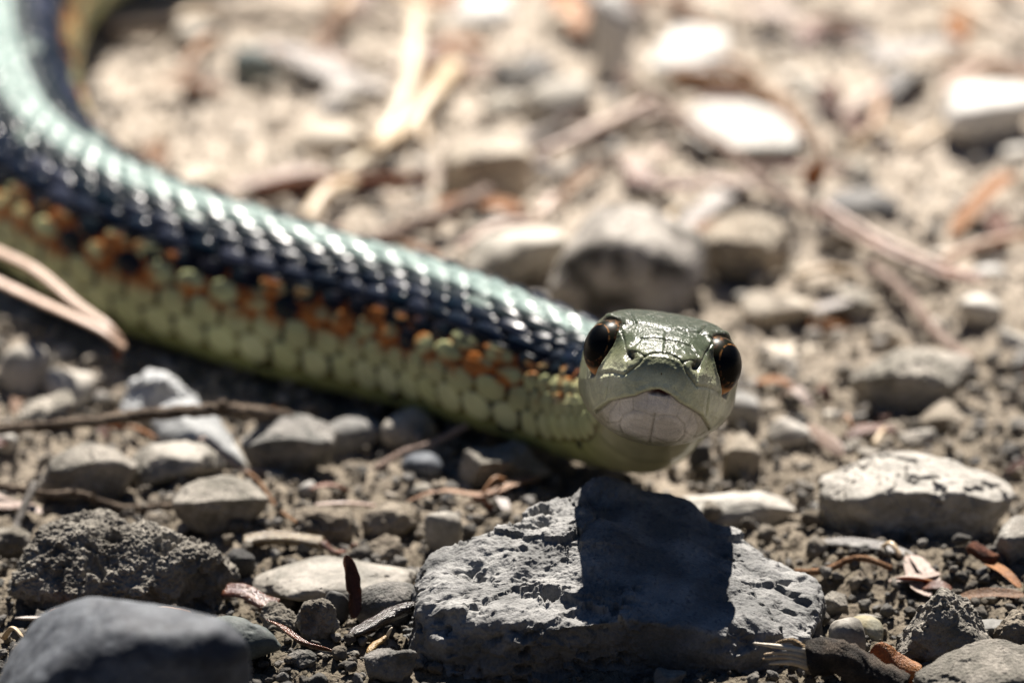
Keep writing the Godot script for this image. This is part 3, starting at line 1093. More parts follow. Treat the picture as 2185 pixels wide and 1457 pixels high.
	stone("stone", "smooth white stone with a dark underside in the far litter", 22.0, -135.3, Vector3(12.0, 2.7, 14.4), 0.5, 0.0, 119, "jut", "rough", Color(0.530, 0.504, 0.467), Color(0.706, 0.675, 0.624))
	stone("stone", "pale lilac grey stone just behind the striped back of the snake", 0.2, -95.2, Vector3(9.8, 5.2, 7.8), 0.9, 0.0, 120, "worn", "smooth", Color(0.302, 0.280, 0.235), Color(0.515, 0.470, 0.403))
	stone("stone", "whitish pyramid-shaped stone behind the knotty twig", -31.7, -57.7, Vector3(7.9, 6.2, 4.7), 1.0, 8.0, 121, "peak", "smooth", Color(0.404, 0.414, 0.414), Color(0.558, 0.568, 0.563))
	stone("stone", "smooth greyish white slab in front of the knotty twig", -27.9, -46.6, Vector3(8.6, 6.0, 6.5), 1.0, 25.0, 122, "worn", "smooth", Color(0.364, 0.373, 0.373), Color(0.503, 0.512, 0.507))
	stone("stone", "boxy grey stone with a pale top edge in the shade of the snake", -19.9, -44.8, Vector3(8.6, 5.0, 5.1), 0.8, -5.0, 123, "jut", "rough", Color(0.162, 0.158, 0.145), Color(0.306, 0.289, 0.264))
	stone("stone", "domed greyish pebble half under the snake belly", -14.7, -52.1, Vector3(5.9, 3.3, 4.7), 0.5, 0.0, 124, "pebble", "smooth", Color(0.174, 0.169, 0.156), Color(0.329, 0.311, 0.284))
	stone("stone", "dark brown pebble wholly in the shade under the snake", -9.2, -50.2, Vector3(5.1, 3.7, 4.1), 0.6, 0.0, 125, "pebble", "smooth", Color(0.243, 0.220, 0.184), Color(0.432, 0.396, 0.337))
	stone("stone", "egg-shaped pebble leaning at the left edge below the split straw", -43.9, -66.0, Vector3(5.3, 6.0, 4.2), 1.0, 0.0, 126, "pebble", "smooth", Color(0.276, 0.256, 0.215), Color(0.471, 0.430, 0.369))
	stone("stone", "round whitish pebble in the dark below the split straw", -40.0, -63.1, Vector3(4.6, 4.1, 4.1), 0.7, 0.0, 127, "pebble", "smooth", Color(0.422, 0.386, 0.336), Color(0.582, 0.552, 0.492))
	stone("stone", "long grey stone with a dark front above the thorny twig", -37.7, -38.3, Vector3(9.1, 5.2, 5.5), 0.9, 20.0, 128, "jut", "rough", Color(0.214, 0.198, 0.167), Color(0.365, 0.333, 0.286))
	stone("stone", "smooth pale slab sloping down between the long grey stone and the ribbed needle", -29.8, -40.5, Vector3(8.8, 3.8, 6.1), 0.6, -20.0, 129, "slab", "smooth", Color(0.220, 0.203, 0.171), Color(0.374, 0.342, 0.293))
	stone("stone", "lumpy grey stone left of the gold bark chip", -25.6, -30.0, Vector3(8.3, 4.4, 5.8), 0.7, 10.0, 130, "jut", "rough", Color(0.195, 0.181, 0.152), Color(0.333, 0.304, 0.261))
	stone("clod", "bumpy tan clod behind the gold bark chip", -16.6, -28.9, Vector3(5.3, 3.2, 4.3), 0.5, 0.0, 131, "clod", "dirt", Color(0.215, 0.182, 0.143), Color(0.329, 0.286, 0.229))
	stone("stone", "pale faceted stone under the snake throat, behind the big ridged rock", -0.7, -39.9, Vector3(8.0, 4.3, 5.6), 0.7, 30.0, 132, "block", "rough", Color(0.218, 0.202, 0.170), Color(0.372, 0.340, 0.291))
	stone("stone", "small blue-grey pebble at the foot of the short leaning stick", -8.0, -41.5, Vector3(3.7, 2.4, 3.0), 0.4, 0.0, 133, "pebble", "smooth", Color(0.049, 0.058, 0.072), Color(0.140, 0.152, 0.173))
	stone("stone", "flat pale bar of stone behind the right shoulder of the big ridged rock", 19.2, -34.1, Vector3(11.6, 3.1, 4.6), 0.5, 0.0, 134, "slab", "smooth", Color(0.318, 0.292, 0.254), Color(0.439, 0.417, 0.371))
	stone("stone", "pebble with a dark brown face just right of the snake jaw", 20.5, -45.2, Vector3(3.8, 4.2, 3.4), 0.7, 0.0, 135, "jut", "rough", Color(0.257, 0.218, 0.171), Color(0.393, 0.342, 0.274))
	stone("stone", "small blackish block of stone below the snake jaw", 16.8, -45.6, Vector3(2.0, 3.2, 1.6), 0.5, 0.0, 136, "block", "rough", Color(0.082, 0.079, 0.076), Color(0.146, 0.137, 0.124))
	stone("stone", "grey pebble peeping out behind the snake right eye", 20.7, -56.9, Vector3(3.4, 3.7, 3.0), 0.6, 0.0, 137, "pebble", "smooth", Color(0.182, 0.177, 0.162), Color(0.344, 0.325, 0.296))
	stone("stone", "dark stone in the far litter below the orange leaf", 33.2, -111.5, Vector3(7.1, 3.5, 4.9), 0.6, 0.0, 138, "pebble", "smooth", Color(0.111, 0.107, 0.103), Color(0.198, 0.187, 0.169))
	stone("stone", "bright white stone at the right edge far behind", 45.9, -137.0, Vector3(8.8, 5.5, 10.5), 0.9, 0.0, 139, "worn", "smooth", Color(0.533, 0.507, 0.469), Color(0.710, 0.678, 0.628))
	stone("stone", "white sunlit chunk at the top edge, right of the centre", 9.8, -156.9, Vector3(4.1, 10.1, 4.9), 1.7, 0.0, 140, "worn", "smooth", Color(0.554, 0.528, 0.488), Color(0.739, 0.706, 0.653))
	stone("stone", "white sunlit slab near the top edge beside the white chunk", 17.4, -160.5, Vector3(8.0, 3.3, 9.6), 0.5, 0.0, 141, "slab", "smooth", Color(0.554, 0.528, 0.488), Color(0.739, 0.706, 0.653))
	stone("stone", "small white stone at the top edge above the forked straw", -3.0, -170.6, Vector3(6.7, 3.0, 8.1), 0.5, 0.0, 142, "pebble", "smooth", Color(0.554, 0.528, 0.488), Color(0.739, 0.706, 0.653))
	stone("stone", "small tan pebble wedged against the right side of the big ridged rock", 28.6, 1.0, Vector3(3.2, 4.7, 2.6), 0.8, 0.0, 143, "pebble", "smooth", Color(0.152, 0.138, 0.115), Color(0.270, 0.247, 0.211))
	stone("stone", "small yellowish quartz pebble beyond the broken twig", 30.5, -5.2, Vector3(2.8, 2.3, 2.2), 0.4, 0.0, 144, "pebble", "smooth", Color(0.241, 0.207, 0.115), Color(0.333, 0.316, 0.241))
	stone("stone", "small grey chip on the dirt right of the big ridged rock", 27.6, -10.7, Vector3(2.9, 2.3, 2.3), 0.4, 0.0, 145, "block", "rough", Color(0.161, 0.149, 0.125), Color(0.274, 0.250, 0.215))
	stone("stone", "upright pale grey pebble behind the left edge of the big ridged rock", -6.0, -25.0, Vector3(3.3, 4.5, 2.3), 0.7, 0.0, 146, "pebble", "smooth", Color(0.185, 0.171, 0.144), Color(0.315, 0.287, 0.246))
	stone("stone", "dark chip of stone between the rough boulder and the flat dusty stone", -24.0, -19.5, Vector3(3.4, 3.0, 2.7), 0.5, 0.0, 147, "block", "rough", Color(0.061, 0.059, 0.057), Color(0.110, 0.103, 0.094))
	stone("clod", "crumbly clod of dirt behind the orange needle", -10.7, -30.8, Vector3(4.7, 3.0, 3.8), 0.5, 0.0, 148, "clod", "dirt", Color(0.219, 0.186, 0.146), Color(0.336, 0.292, 0.234))
	stone("stone", "small pale pointed pebble beneath the gold bark chip", -24.3, -36.5, Vector3(2.9, 2.1, 2.3), 0.4, 0.0, 149, "block", "rough", Color(0.210, 0.195, 0.163), Color(0.358, 0.327, 0.280))
	stone("stone", "flat tan stone half buried beyond the rounded tan stone", 24.3, -85.4, Vector3(6.5, 3.5, 4.5), 0.6, 0.0, 150, "slab", "smooth", Color(0.334, 0.284, 0.223), Color(0.513, 0.446, 0.357))
	stone("stone", "low pale stone half buried right of the snake eye", 24.9, -78.1, Vector3(9.8, 1.3, 7.9), 0.2, 0.0, 151, "slab", "smooth", Color(0.328, 0.278, 0.218), Color(0.502, 0.437, 0.349))
	stone("stone", "small white pebble near the right edge beyond the grey wedge", 44.4, -96.2, Vector3(3.3, 2.1, 2.9), 0.3, 0.0, 152, "pebble", "smooth", Color(0.470, 0.448, 0.414), Color(0.627, 0.599, 0.554))
	stone("clod", "grey lump behind the forked straw", 1.0, -146.9, Vector3(5.9, 4.3, 4.7), 0.7, 0.0, 153, "clod", "dirt", Color(0.124, 0.120, 0.115), Color(0.222, 0.209, 0.190))
	stone("stone", "brown lump in the litter above the square-fronted stone", 4.6, -137.4, Vector3(6.8, 4.6, 5.4), 0.8, 0.0, 154, "pebble", "smooth", Color(0.343, 0.311, 0.260), Color(0.609, 0.559, 0.476))
	stone("stone", "tan stone with a hollow between the forked straw and the snake back", -17.8, -130.9, Vector3(7.6, 4.3, 6.1), 0.7, 0.0, 155, "pebble", "smooth", Color(0.373, 0.317, 0.249), Color(0.572, 0.497, 0.398))
	stone("stone", "greenish dark stone far behind the snake back", -25.2, -152.1, Vector3(4.6, 4.3, 3.7), 0.7, 0.0, 156, "pebble", "smooth", Color(0.132, 0.158, 0.152), Color(0.224, 0.251, 0.224))
	stone("stone", "small tan chip above the bend of the snake back", -29.6, -124.3, Vector3(4.5, 2.2, 3.6), 0.4, 0.0, 157, "slab", "smooth", Color(0.365, 0.310, 0.243), Color(0.560, 0.487, 0.389))
	stone("clod", "dull pebble at the left edge between the split straw and the knotty twig", -41.9, -54.5, Vector3(5.5, 3.1, 4.4), 0.5, 0.0, 158, "clod", "dirt", Color(0.253, 0.234, 0.197), Color(0.430, 0.393, 0.337))
	stone("clod", "lump of tan dirt on the right edge near the bottom", 43.0, -1.4, Vector3(3.8, 4.6, 3.0), 0.8, 0.0, 159, "clod", "dirt", Color(0.170, 0.144, 0.113), Color(0.260, 0.226, 0.181))
	stone("stone", "grey chip in the dirt right of the dark triangular stone", 40.9, -3.7, Vector3(4.2, 2.0, 3.4), 0.3, 0.0, 160, "slab", "smooth", Color(0.108, 0.106, 0.097), Color(0.205, 0.194, 0.177))
	stone("clod", "dark lump at the left edge above the rough boulder", -43.7, -24.9, Vector3(4.3, 3.6, 3.4), 0.6, 0.0, 161, "clod", "dirt", Color(0.185, 0.168, 0.140), Color(0.328, 0.301, 0.257))
	stone("stone", "low dusty stone beyond the large pale stone on its left", 24.8, -50.8, Vector3(3.8, 3.1, 2.6), 0.5, 0.0, 162, "slab", "smooth", Color(0.380, 0.348, 0.303), Color(0.524, 0.497, 0.443))
	stone("grain", "glinting grain at the top edge left of the white sunlit chunk", 3.7, -171.3, Vector3(1.5, 1.4, 1.5), 0.2, 0.0, 163, "pebble", "glint", Color(0.554, 0.528, 0.488), Color(0.739, 0.706, 0.653), "glinting grains")
	stone("grain", "glinting grain on the lilac grey stone behind the snake neck", 2.7, -94.2, Vector3(1.4, 1.3, 1.4), 0.2, 0.0, 164, "pebble", "glint", Color(0.470, 0.448, 0.414), Color(0.627, 0.599, 0.554), "glinting grains")
	stone("grain", "glinting grain against the snake back under the tan straw", -20.7, -112.3, Vector3(1.4, 1.3, 1.4), 0.2, 0.0, 165, "pebble", "glint", Color(0.491, 0.468, 0.433), Color(0.655, 0.626, 0.579), "glinting grains")
	stone("grain", "glinting grain in the bright dirt far to the right", 35.7, -134.3, Vector3(1.4, 1.4, 1.4), 0.2, 0.0, 166, "pebble", "glint", Color(0.528, 0.503, 0.465), Color(0.704, 0.673, 0.622), "glinting grains")
	stone("grain", "glinting grain beside the dark straw bundle", 44.1, -96.2, Vector3(1.4, 1.3, 1.4), 0.2, 0.0, 167, "pebble", "glint", Color(0.470, 0.448, 0.414), Color(0.627, 0.599, 0.554), "glinting grains")
	stone("grain", "glinting grain near the faint brown stick", 38.6, -81.5, Vector3(1.4, 1.3, 1.4), 0.2, 0.0, 168, "pebble", "glint", Color(0.464, 0.442, 0.409), Color(0.618, 0.591, 0.547), "glinting grains")

func sticks() -> void:
	var n: Node3D
	n = strip("twig", "long knotty brown twig lying across the pale stones at the left", "twig", "bark", [Vector3(-48.0, 4.0, -45.4), Vector3(-43.0, 4.0, -44.0), Vector3(-37.1, 4.2, -44.1), Vector3(-32.9, 4.6, -43.6), Vector3(-28.0, 5.2, -44.2), Vector3(-25.1, 5.2, -44.8), Vector3(-22.2, 5.0, -46.3), Vector3(-19.7, 4.6, -47.2)], 0.42, 0.62, 1, 0, 0, 0, 0, 0.5, 169, Color(0.130, 0.090, 0.060), Color(0.340, 0.260, 0.190))
	more(n, "knot", "bark", [Vector3(-35.1, 4.0, -44.8), Vector3(-34.4, 2.6, -45.6)], 0.5, 0.25, 1, 0, 0, 0, 0, 0.2, 170, Color(0.130, 0.090, 0.060), Color(0.340, 0.260, 0.190))
	more(n, "knot", "bark", [Vector3(-26.0, 5.4, -44.1), Vector3(-25.4, 6.2, -43.6)], 0.5, 0.3, 1, 0, 0, 0, 0, 0.2, 171, Color(0.130, 0.090, 0.060), Color(0.340, 0.260, 0.190))
	n = strip("split_straw", "split tan straw of two blades joined at a point, in front of the snake body", "straw", "straw", [Vector3(-50.7, 9.5, -79.2), Vector3(-44.0, 9.2, -72.4), Vector3(-39.5, 8.5, -66.1), Vector3(-36.4, 7.6, -62.2), Vector3(-35.0, 7.0, -61.0)], 0.62, 0.42, 0.45, 0, 20, 0, 0.3, 0.08, 172, Color(0.330, 0.205, 0.130), Color(0.480, 0.330, 0.235))
	more(n, "blade", "straw", [Vector3(-50.5, 8.6, -75.3), Vector3(-43.9, 8.2, -68.9), Vector3(-39.4, 7.8, -64.1), Vector3(-36.6, 7.3, -61.7), Vector3(-34.9, 6.8, -60.7)], 0.68, 0.5, 0.45, 0, 0, 0, 0.3, 0.08, 173, Color(0.330, 0.205, 0.130), Color(0.480, 0.330, 0.235))
	more(n, "sheath", "bark", [Vector3(-36.8, 7.3, -62.0), Vector3(-35.6, 6.4, -61.8), Vector3(-35.7, 5.0, -61.9)], 0.62, 0.35, 0.6, 0, 0, 0, 0, 0.2, 174, Color(0.130, 0.040, 0.020), Color(0.260, 0.100, 0.050))
	n = strip("twig", "thorny dark twig running from the left edge towards the rough boulder", "twig", "bark", [Vector3(-47.7, 2.2, -37.5), Vector3(-43.4, 2.2, -34.9), Vector3(-40.5, 2.0, -34.3), Vector3(-38.1, 1.6, -34.1), Vector3(-35.2, 1.0, -33.6), Vector3(-32.7, 0.6, -33.1), Vector3(-29.4, 0.4, -32.1)], 0.34, 0.3, 1, 0, 0, 0, 0, 0.5, 175, Color(0.130, 0.090, 0.060), Color(0.340, 0.260, 0.190))
	more(n, "thorn", "bark", [Vector3(-38.6, 1.8, -34.1), Vector3(-38.5, 2.7, -33.1)], 0.28, 0.05, 1, 0, 0, 0, 0, 0.2, 176, Color(0.130, 0.090, 0.060), Color(0.340, 0.260, 0.190))
	more(n, "thorn", "bark", [Vector3(-37.0, 1.6, -33.2), Vector3(-36.7, 2.6, -32.0)], 0.26, 0.05, 1, 0, 0, 0, 0, 0.2, 177, Color(0.130, 0.090, 0.060), Color(0.340, 0.260, 0.190))
	strip("stick", "short grey stick propped on the thorny twig at the left edge", "stick", "bark", [Vector3(-42.0, 2.9, -34.0), Vector3(-42.6, 2.0, -31.3), Vector3(-43.2, 1.4, -28.9), Vector3(-43.9, 1.0, -26.5), Vector3(-45.5, 0.6, -23.0)], 0.36, 0.33, 1, 0, 0, 0, 0, 0.35, 178, Color(0.150, 0.135, 0.120), Color(0.300, 0.275, 0.250))
	strip("bark_chip", "long pinkish bark chip under the thorny twig at the left edge", "bark chip", "flake", [Vector3(-48.2, 1.4, -39.9), Vector3(-45.1, 1.2, -35.2), Vector3(-43.0, 0.8, -33.3), Vector3(-41.4, 0.5, -31.8)], 1.3, 1.0, 0.2, -0.15, 0, 0.6, 0, 0.25, 179, Color(0.440, 0.310, 0.245), Color(0.600, 0.460, 0.385))
	strip("stick", "short straight stick leaning out of the dark under the snake", "stick", "bark", [Vector3(-12.2, 0.4, -41.8), Vector3(-9.7, 1.2, -44.0), Vector3(-7.2, 2.2, -44.5), Vector3(-3.9, 3.6, -45.6)], 0.34, 0.3, 1, 0, 0, 0, 0, 0.28, 180, Color(0.440, 0.310, 0.245), Color(0.600, 0.460, 0.385))
	strip("needle", "thin brown needle slanting down to the gold bark chip", "needle", "bark", [Vector3(-24.0, 1.2, -42.0), Vector3(-22.5, 0.9, -38.3), Vector3(-20.7, 0.6, -33.9), Vector3(-18.9, 0.5, -27.6)], 0.17, 0.14, 1, 0, 0, 0, 0, 0.28, 181, Color(0.300, 0.145, 0.065), Color(0.450, 0.250, 0.130))
	strip("needle", "ribbed reddish needle lying below the boxy stone", "needle", "flake", [Vector3(-29.1, 2.0, -45.4), Vector3(-26.7, 1.6, -42.9), Vector3(-24.2, 1.2, -42.2), Vector3(-20.9, 0.8, -42.1)], 0.42, 0.3, 0.5, 0, 0, 0, 0.3, 0.28, 182, Color(0.440, 0.310, 0.245), Color(0.600, 0.460, 0.385))
	n = strip("bark_chip", "ribbed gold bark chip lying flat behind the dusty flat stone", "bark chip", "gloss", [Vector3(-23.5, 0.7, -24.3), Vector3(-21.0, 0.9, -24.2), Vector3(-18.5, 1.0, -24.2), Vector3(-16.5, 1.0, -23.7)], 0.95, 0.85, 0.5, 0, 0, 0, 0.7, 0.1, 183, Color(0.200, 0.130, 0.060), Color(0.380, 0.280, 0.150))
	more(n, "curled_end", "flake", [Vector3(-16.6, 1.1, -23.5), Vector3(-15.5, 0.7, -23.3), Vector3(-14.3, 0.5, -24.9), Vector3(-13.6, 1.0, -24.4)], 0.5, 0.28, 0.5, 0, 0, 0, 0, 0.2, 184, Color(0.130, 0.040, 0.020), Color(0.260, 0.100, 0.050))
	strip("bark_chip", "reddish brown ribbed chip sticking out from under the rough boulder", "bark chip", "gloss", [Vector3(-24.8, 1.9, -11.5), Vector3(-23.1, 1.7, -10.4), Vector3(-21.5, 1.3, -9.6), Vector3(-20.2, 1.0, -8.9)], 0.85, 0.8, 0.35, 0, 25, 0, 0.6, 0.12, 185, Color(0.130, 0.040, 0.020), Color(0.260, 0.100, 0.050))
	strip("curled_leaf", "brown upright leaf curled like a pod among the small clods", "leaf", "leaf", [Vector3(-13.7, 0.4, -5.9), Vector3(-13.8, 2.2, -7.1), Vector3(-14.0, 4.0, -8.0), Vector3(-14.3, 5.8, -8.5)], 0.8, 0.75, 0.16, 0.75, 38, 0.75, 0, 0.25, 186, Color(0.130, 0.040, 0.020), Color(0.260, 0.100, 0.050))
	strip("bark_flake", "dark glossy bark flake leaning on the grainy lump", "bark flake", "gloss", [Vector3(-13.9, 0.6, -1.1), Vector3(-12.1, 1.4, -2.5), Vector3(-10.1, 2.2, -3.4), Vector3(-8.1, 3.2, -3.7)], 1.2, 1.3, 0.4, 0, -15, 0.5, 0.4, 0.2, 187, Color(0.020, 0.015, 0.013), Color(0.070, 0.050, 0.040))
	n = strip("seed_husk", "amber seed husk with a white tip under the dark glossy flake", "husk", "flake", [Vector3(-12.3, 0.4, 1.6), Vector3(-11.8, 0.7, 0.5), Vector3(-11.2, 1.0, -0.3), Vector3(-10.6, 1.4, -0.6)], 0.36, 0.28, 0.7, 0, 0, 0.4, 0, 0.25, 188, Color(0.420, 0.240, 0.070), Color(0.580, 0.380, 0.140))
	more(n, "tip", "straw", [Vector3(-10.8, 1.2, -0.7), Vector3(-10.4, 2.0, -0.4), Vector3(-10.2, 2.3, -0.5)], 0.18, 0.06, 1, 0, 0, 0, 0, 0.2, 189, Color(0.550, 0.460, 0.330), Color(0.680, 0.600, 0.470))
	strip("curled_leaf", "thin dark red leaf lying curved in the dirt hollow at the bottom", "leaf", "gloss", [Vector3(-21.1, 2.2, -2.3), Vector3(-19.7, 1.2, -1.1), Vector3(-17.7, 0.7, 0.9), Vector3(-15.1, 0.5, 1.3)], 0.45, 0.75, 0.2, 0.3, -20, 0.5, 0, 0.25, 190, Color(0.130, 0.040, 0.020), Color(0.260, 0.100, 0.050))
	strip("needle", "orange-brown curved needle leaf behind the big ridged rock", "needle", "flake", [Vector3(-9.3, 0.5, -34.5), Vector3(-6.3, 0.7, -34.4), Vector3(-2.6, 0.9, -34.8), Vector3(0.3, 1.4, -35.8), Vector3(2.5, 1.8, -36.7)], 0.34, 0.75, 0.3, 0.15, 0, 0.3, 0, 0.25, 191, Color(0.300, 0.145, 0.065), Color(0.450, 0.250, 0.130))
	n = strip("broken_twig", "thick broken twig with frayed pale splinters at its end, bottom right", "twig", "bark", [Vector3(25.0, 2.5, 8.1), Vector3(27.7, 2.3, 8.5), Vector3(30.4, 1.7, 8.9), Vector3(33.4, 1.1, 9.6)], 1.6, 1.35, 1, 0, 0, 0, 0, 0.3, 192, Color(0.050, 0.040, 0.033), Color(0.150, 0.115, 0.085))
	more(n, "splinter", "straw", [Vector3(25.5, 3.0, 8.1), Vector3(23.3, 3.2, 8.0), Vector3(20.4, 3.5, 7.9)], 0.4, 0.07, 1, 0, 0, 0, 0, 0.2, 193, Color(0.550, 0.460, 0.330), Color(0.680, 0.600, 0.470))
	more(n, "splinter", "straw", [Vector3(25.5, 2.5, 8.2), Vector3(23.3, 2.7, 8.2), Vector3(21.3, 3.1, 8.0)], 0.4, 0.07, 1, 0, 0, 0, 0, 0.2, 194, Color(0.440, 0.310, 0.180), Color(0.600, 0.470, 0.310))
	more(n, "splinter", "straw", [Vector3(25.5, 2.0, 8.4), Vector3(23.3, 2.3, 8.3), Vector3(21.2, 2.7, 8.2)], 0.4, 0.07, 1, 0, 0, 0, 0, 0.2, 195, Color(0.440, 0.310, 0.180), Color(0.600, 0.470, 0.310))
	more(n, "splinter", "straw", [Vector3(25.3, 1.7, 8.5), Vector3(23.7, 1.8, 8.5), Vector3(21.7, 2.1, 8.4)], 0.4, 0.07, 1, 0, 0, 0, 0, 0.2, 196, Color(0.440, 0.310, 0.180), Color(0.600, 0.470, 0.310))
	more(n, "splinter", "bark", [Vector3(25.0, 3.2, 8.0), Vector3(23.7, 3.7, 7.8), Vector3(22.3, 3.9, 7.7)], 0.4, 0.07, 1, 0, 0, 0, 0, 0.2, 197, Color(0.440, 0.310, 0.180), Color(0.600, 0.470, 0.310))
	more(n, "stub", "bark", [Vector3(29.4, 2.3, 8.3), Vector3(30.3, 2.9, 8.1)], 0.7, 0.45, 1, 0, 0, 0, 0, 0.2, 198, Color(0.050, 0.040, 0.033), Color(0.150, 0.115, 0.085))
	strip("curled_leaf", "bright orange-brown curled leaf scrap between the broken twig and the corner stone", "leaf", "leaf", [Vector3(30.8, 2.4, 5.0), Vector3(32.1, 2.1, 5.6), Vector3(33.5, 1.5, 6.3), Vector3(34.8, 1.0, 6.9)], 1.0, 1.2, 0.12, -0.35, 62, 0.15, 0, 0.25, 199, Color(0.460, 0.160, 0.035), Color(0.640, 0.270, 0.070))
	strip("bark_flake", "grey weathered bark flake in the shadow edge of the large pale stone", "bark flake", "flake", [Vector3(26.4, 0.4, -23.7), Vector3(28.9, 0.9, -21.9), Vector3(31.7, 1.0, -21.2), Vector3(35.0, 0.5, -20.5)], 1.1, 0.9, 0.3, 0, 0, 0.5, 0.5, 0.2, 200, Color(0.150, 0.135, 0.120), Color(0.300, 0.275, 0.250))
	strip("needle", "brown broken needle lying under the grey bark flake", "needle", "bark", [Vector3(24.5, 0.5, -17.8), Vector3(27.1, 0.5, -16.9), Vector3(30.0, 0.5, -17.8), Vector3(33.0, 0.4, -17.1)], 0.32, 0.26, 1, 0, 0, 0, 0, 0.25, 201, Color(0.300, 0.145, 0.065), Color(0.450, 0.250, 0.130))
	strip("bract", "pinkish curled bract hanging from the grey bark flake", "bract", "flake", [Vector3(34.4, 0.8, -19.6), Vector3(34.6, 0.6, -16.7), Vector3(35.1, 0.5, -14.0), Vector3(36.1, 0.3, -12.0)], 0.42, 0.8, 0.2, 0.3, 0, 0.4, 0, 0.25, 202, Color(0.440, 0.310, 0.245), Color(0.600, 0.460, 0.385))
	strip("bract", "wider pink bract beside the peak of the triangular stone", "bract", "flake", [Vector3(34.7, 0.9, -19.7), Vector3(35.6, 0.8, -17.0), Vector3(36.4, 0.6, -15.0), Vector3(37.1, 0.4, -13.5)], 0.5, 0.8, 0.2, 0.3, 0, 0.5, 0, 0.25, 203, Color(0.440, 0.310, 0.245), Color(0.600, 0.460, 0.385))
	strip("stick", "stub of red-brown stick at the right edge of the big shadow", "stick", "bark", [Vector3(39.9, 1.4, -18.8), Vector3(40.9, 1.3, -17.5), Vector3(42.1, 1.0, -16.7)], 0.6, 0.6, 1, 0, 0, 0, 0, 0.28, 204, Color(0.130, 0.040, 0.020), Color(0.260, 0.100, 0.050))
	strip("leaf_scrap", "narrow pinkish leaf scrap standing on edge left of the large pale stone", "leaf", "flake", [Vector3(26.4, 0.8, -53.1), Vector3(27.5, 1.0, -49.3), Vector3(28.5, 0.9, -46.0), Vector3(29.5, 0.4, -43.8)], 0.5, 0.8, 0.2, 0, 50, 0.5, 0, 0.25, 205, Color(0.440, 0.310, 0.245), Color(0.600, 0.460, 0.385))
	strip("leaf_scrap", "red-edged leaf scrap behind the top of the large pale stone", "leaf", "flake", [Vector3(29.8, 0.6, -50.4), Vector3(31.7, 1.0, -51.1), Vector3(34.5, 0.9, -52.6)], 0.7, 0.6, 0.25, 0, 20, 0.5, 0, 0.25, 206, Color(0.130, 0.040, 0.020), Color(0.260, 0.100, 0.050))
	strip("stick", "long pinkish stick lying from the far centre down towards the right", "stick", "bark", [Vector3(10.6, 2.0, -150.2), Vector3(15.2, 2.0, -136.8), Vector3(20.0, 2.0, -123.7), Vector3(24.7, 1.6, -114.1), Vector3(29.6, 1.2, -106.6)], 0.62, 0.5, 1, 0, 0, 0, 0, 0.28, 207, Color(0.440, 0.310, 0.245), Color(0.600, 0.460, 0.385))
	n = strip("straw_bundle", "dark straw bundle across the right half, behind the grey wedge", "straw", "straw", [Vector3(28.7, 2.0, -106.3), Vector3(33.1, 1.8, -100.3), Vector3(37.8, 1.6, -94.6), Vector3(43.6, 1.2, -87.7)], 0.5, 0.42, 0.6, 0, 0, 0, 0.4, 0.25, 208, Color(0.130, 0.040, 0.020), Color(0.260, 0.100, 0.050))
	more(n, "straw", "straw", [Vector3(29.3, 2.6, -105.9), Vector3(34.4, 2.4, -99.6), Vector3(39.5, 2.0, -94.5), Vector3(43.3, 1.6, -90.4)], 0.4, 0.35, 1, 0, 0, 0, 0, 0.2, 209, Color(0.440, 0.310, 0.245), Color(0.600, 0.460, 0.385))
	more(n, "straw", "straw", [Vector3(30.1, 2.2, -103.1), Vector3(35.2, 2.0, -96.0), Vector3(41.1, 1.4, -89.5)], 0.36, 0.3, 1, 0, 0, 0, 0, 0.2, 210, Color(0.130, 0.090, 0.060), Color(0.340, 0.260, 0.190))
	strip("stick", "faint brown stick slanting down to the grey wedge stone", "stick", "bark", [Vector3(33.5, 1.0, -95.3), Vector3(36.2, 1.0, -87.0), Vector3(38.9, 0.9, -77.8), Vector3(42.0, 0.7, -67.7)], 0.62, 0.5, 1, 0, 0, 0, 0, 0.28, 211, Color(0.440, 0.310, 0.245), Color(0.600, 0.460, 0.385))
	n = strip("forked_straw", "pale cream forked straw standing up far behind the snake back", "straw", "straw", [Vector3(-9.4, 0.8, -169.7), Vector3(-9.7, 1.5, -154.5), Vector3(-10.2, 2.0, -141.0), Vector3(-13.1, 2.0, -129.2), Vector3(-16.4, 1.6, -120.1)], 0.8, 0.62, 0.6, 0, 0, 0, 0, 0.06, 212, Color(0.550, 0.460, 0.330), Color(0.680, 0.600, 0.470))
	more(n, "branch", "straw", [Vector3(-5.7, 1.0, -154.6), Vector3(-7.4, 1.8, -141.6), Vector3(-10.5, 2.0, -133.3), Vector3(-13.5, 2.0, -126.5)], 1.0, 0.9, 0.5, 0, 0, 0, 0, 0.06, 213, Color(0.440, 0.310, 0.180), Color(0.600, 0.470, 0.310))
	strip("bark_flake", "lilac sunlit bark flake far behind the snake back, top left", "bark flake", "flake", [Vector3(-24.7, 1.0, -161.1), Vector3(-20.7, 1.6, -155.7), Vector3(-16.1, 1.6, -151.4), Vector3(-11.7, 1.0, -148.2)], 1.9, 1.7, 0.25, 0, 0, 0.5, 0, 0.25, 214, Color(0.480, 0.420, 0.370), Color(0.620, 0.560, 0.520))
	strip("stick", "pink stick pointing up to the square-fronted stone", "stick", "bark", [Vector3(-13.3, 1.2, -101.9), Vector3(-9.3, 1.6, -103.4), Vector3(-5.8, 2.0, -105.6), Vector3(-2.1, 2.4, -109.1)], 0.75, 0.7, 1, 0, 0, 0, 0, 0.28, 215, Color(0.440, 0.310, 0.245), Color(0.600, 0.460, 0.385))
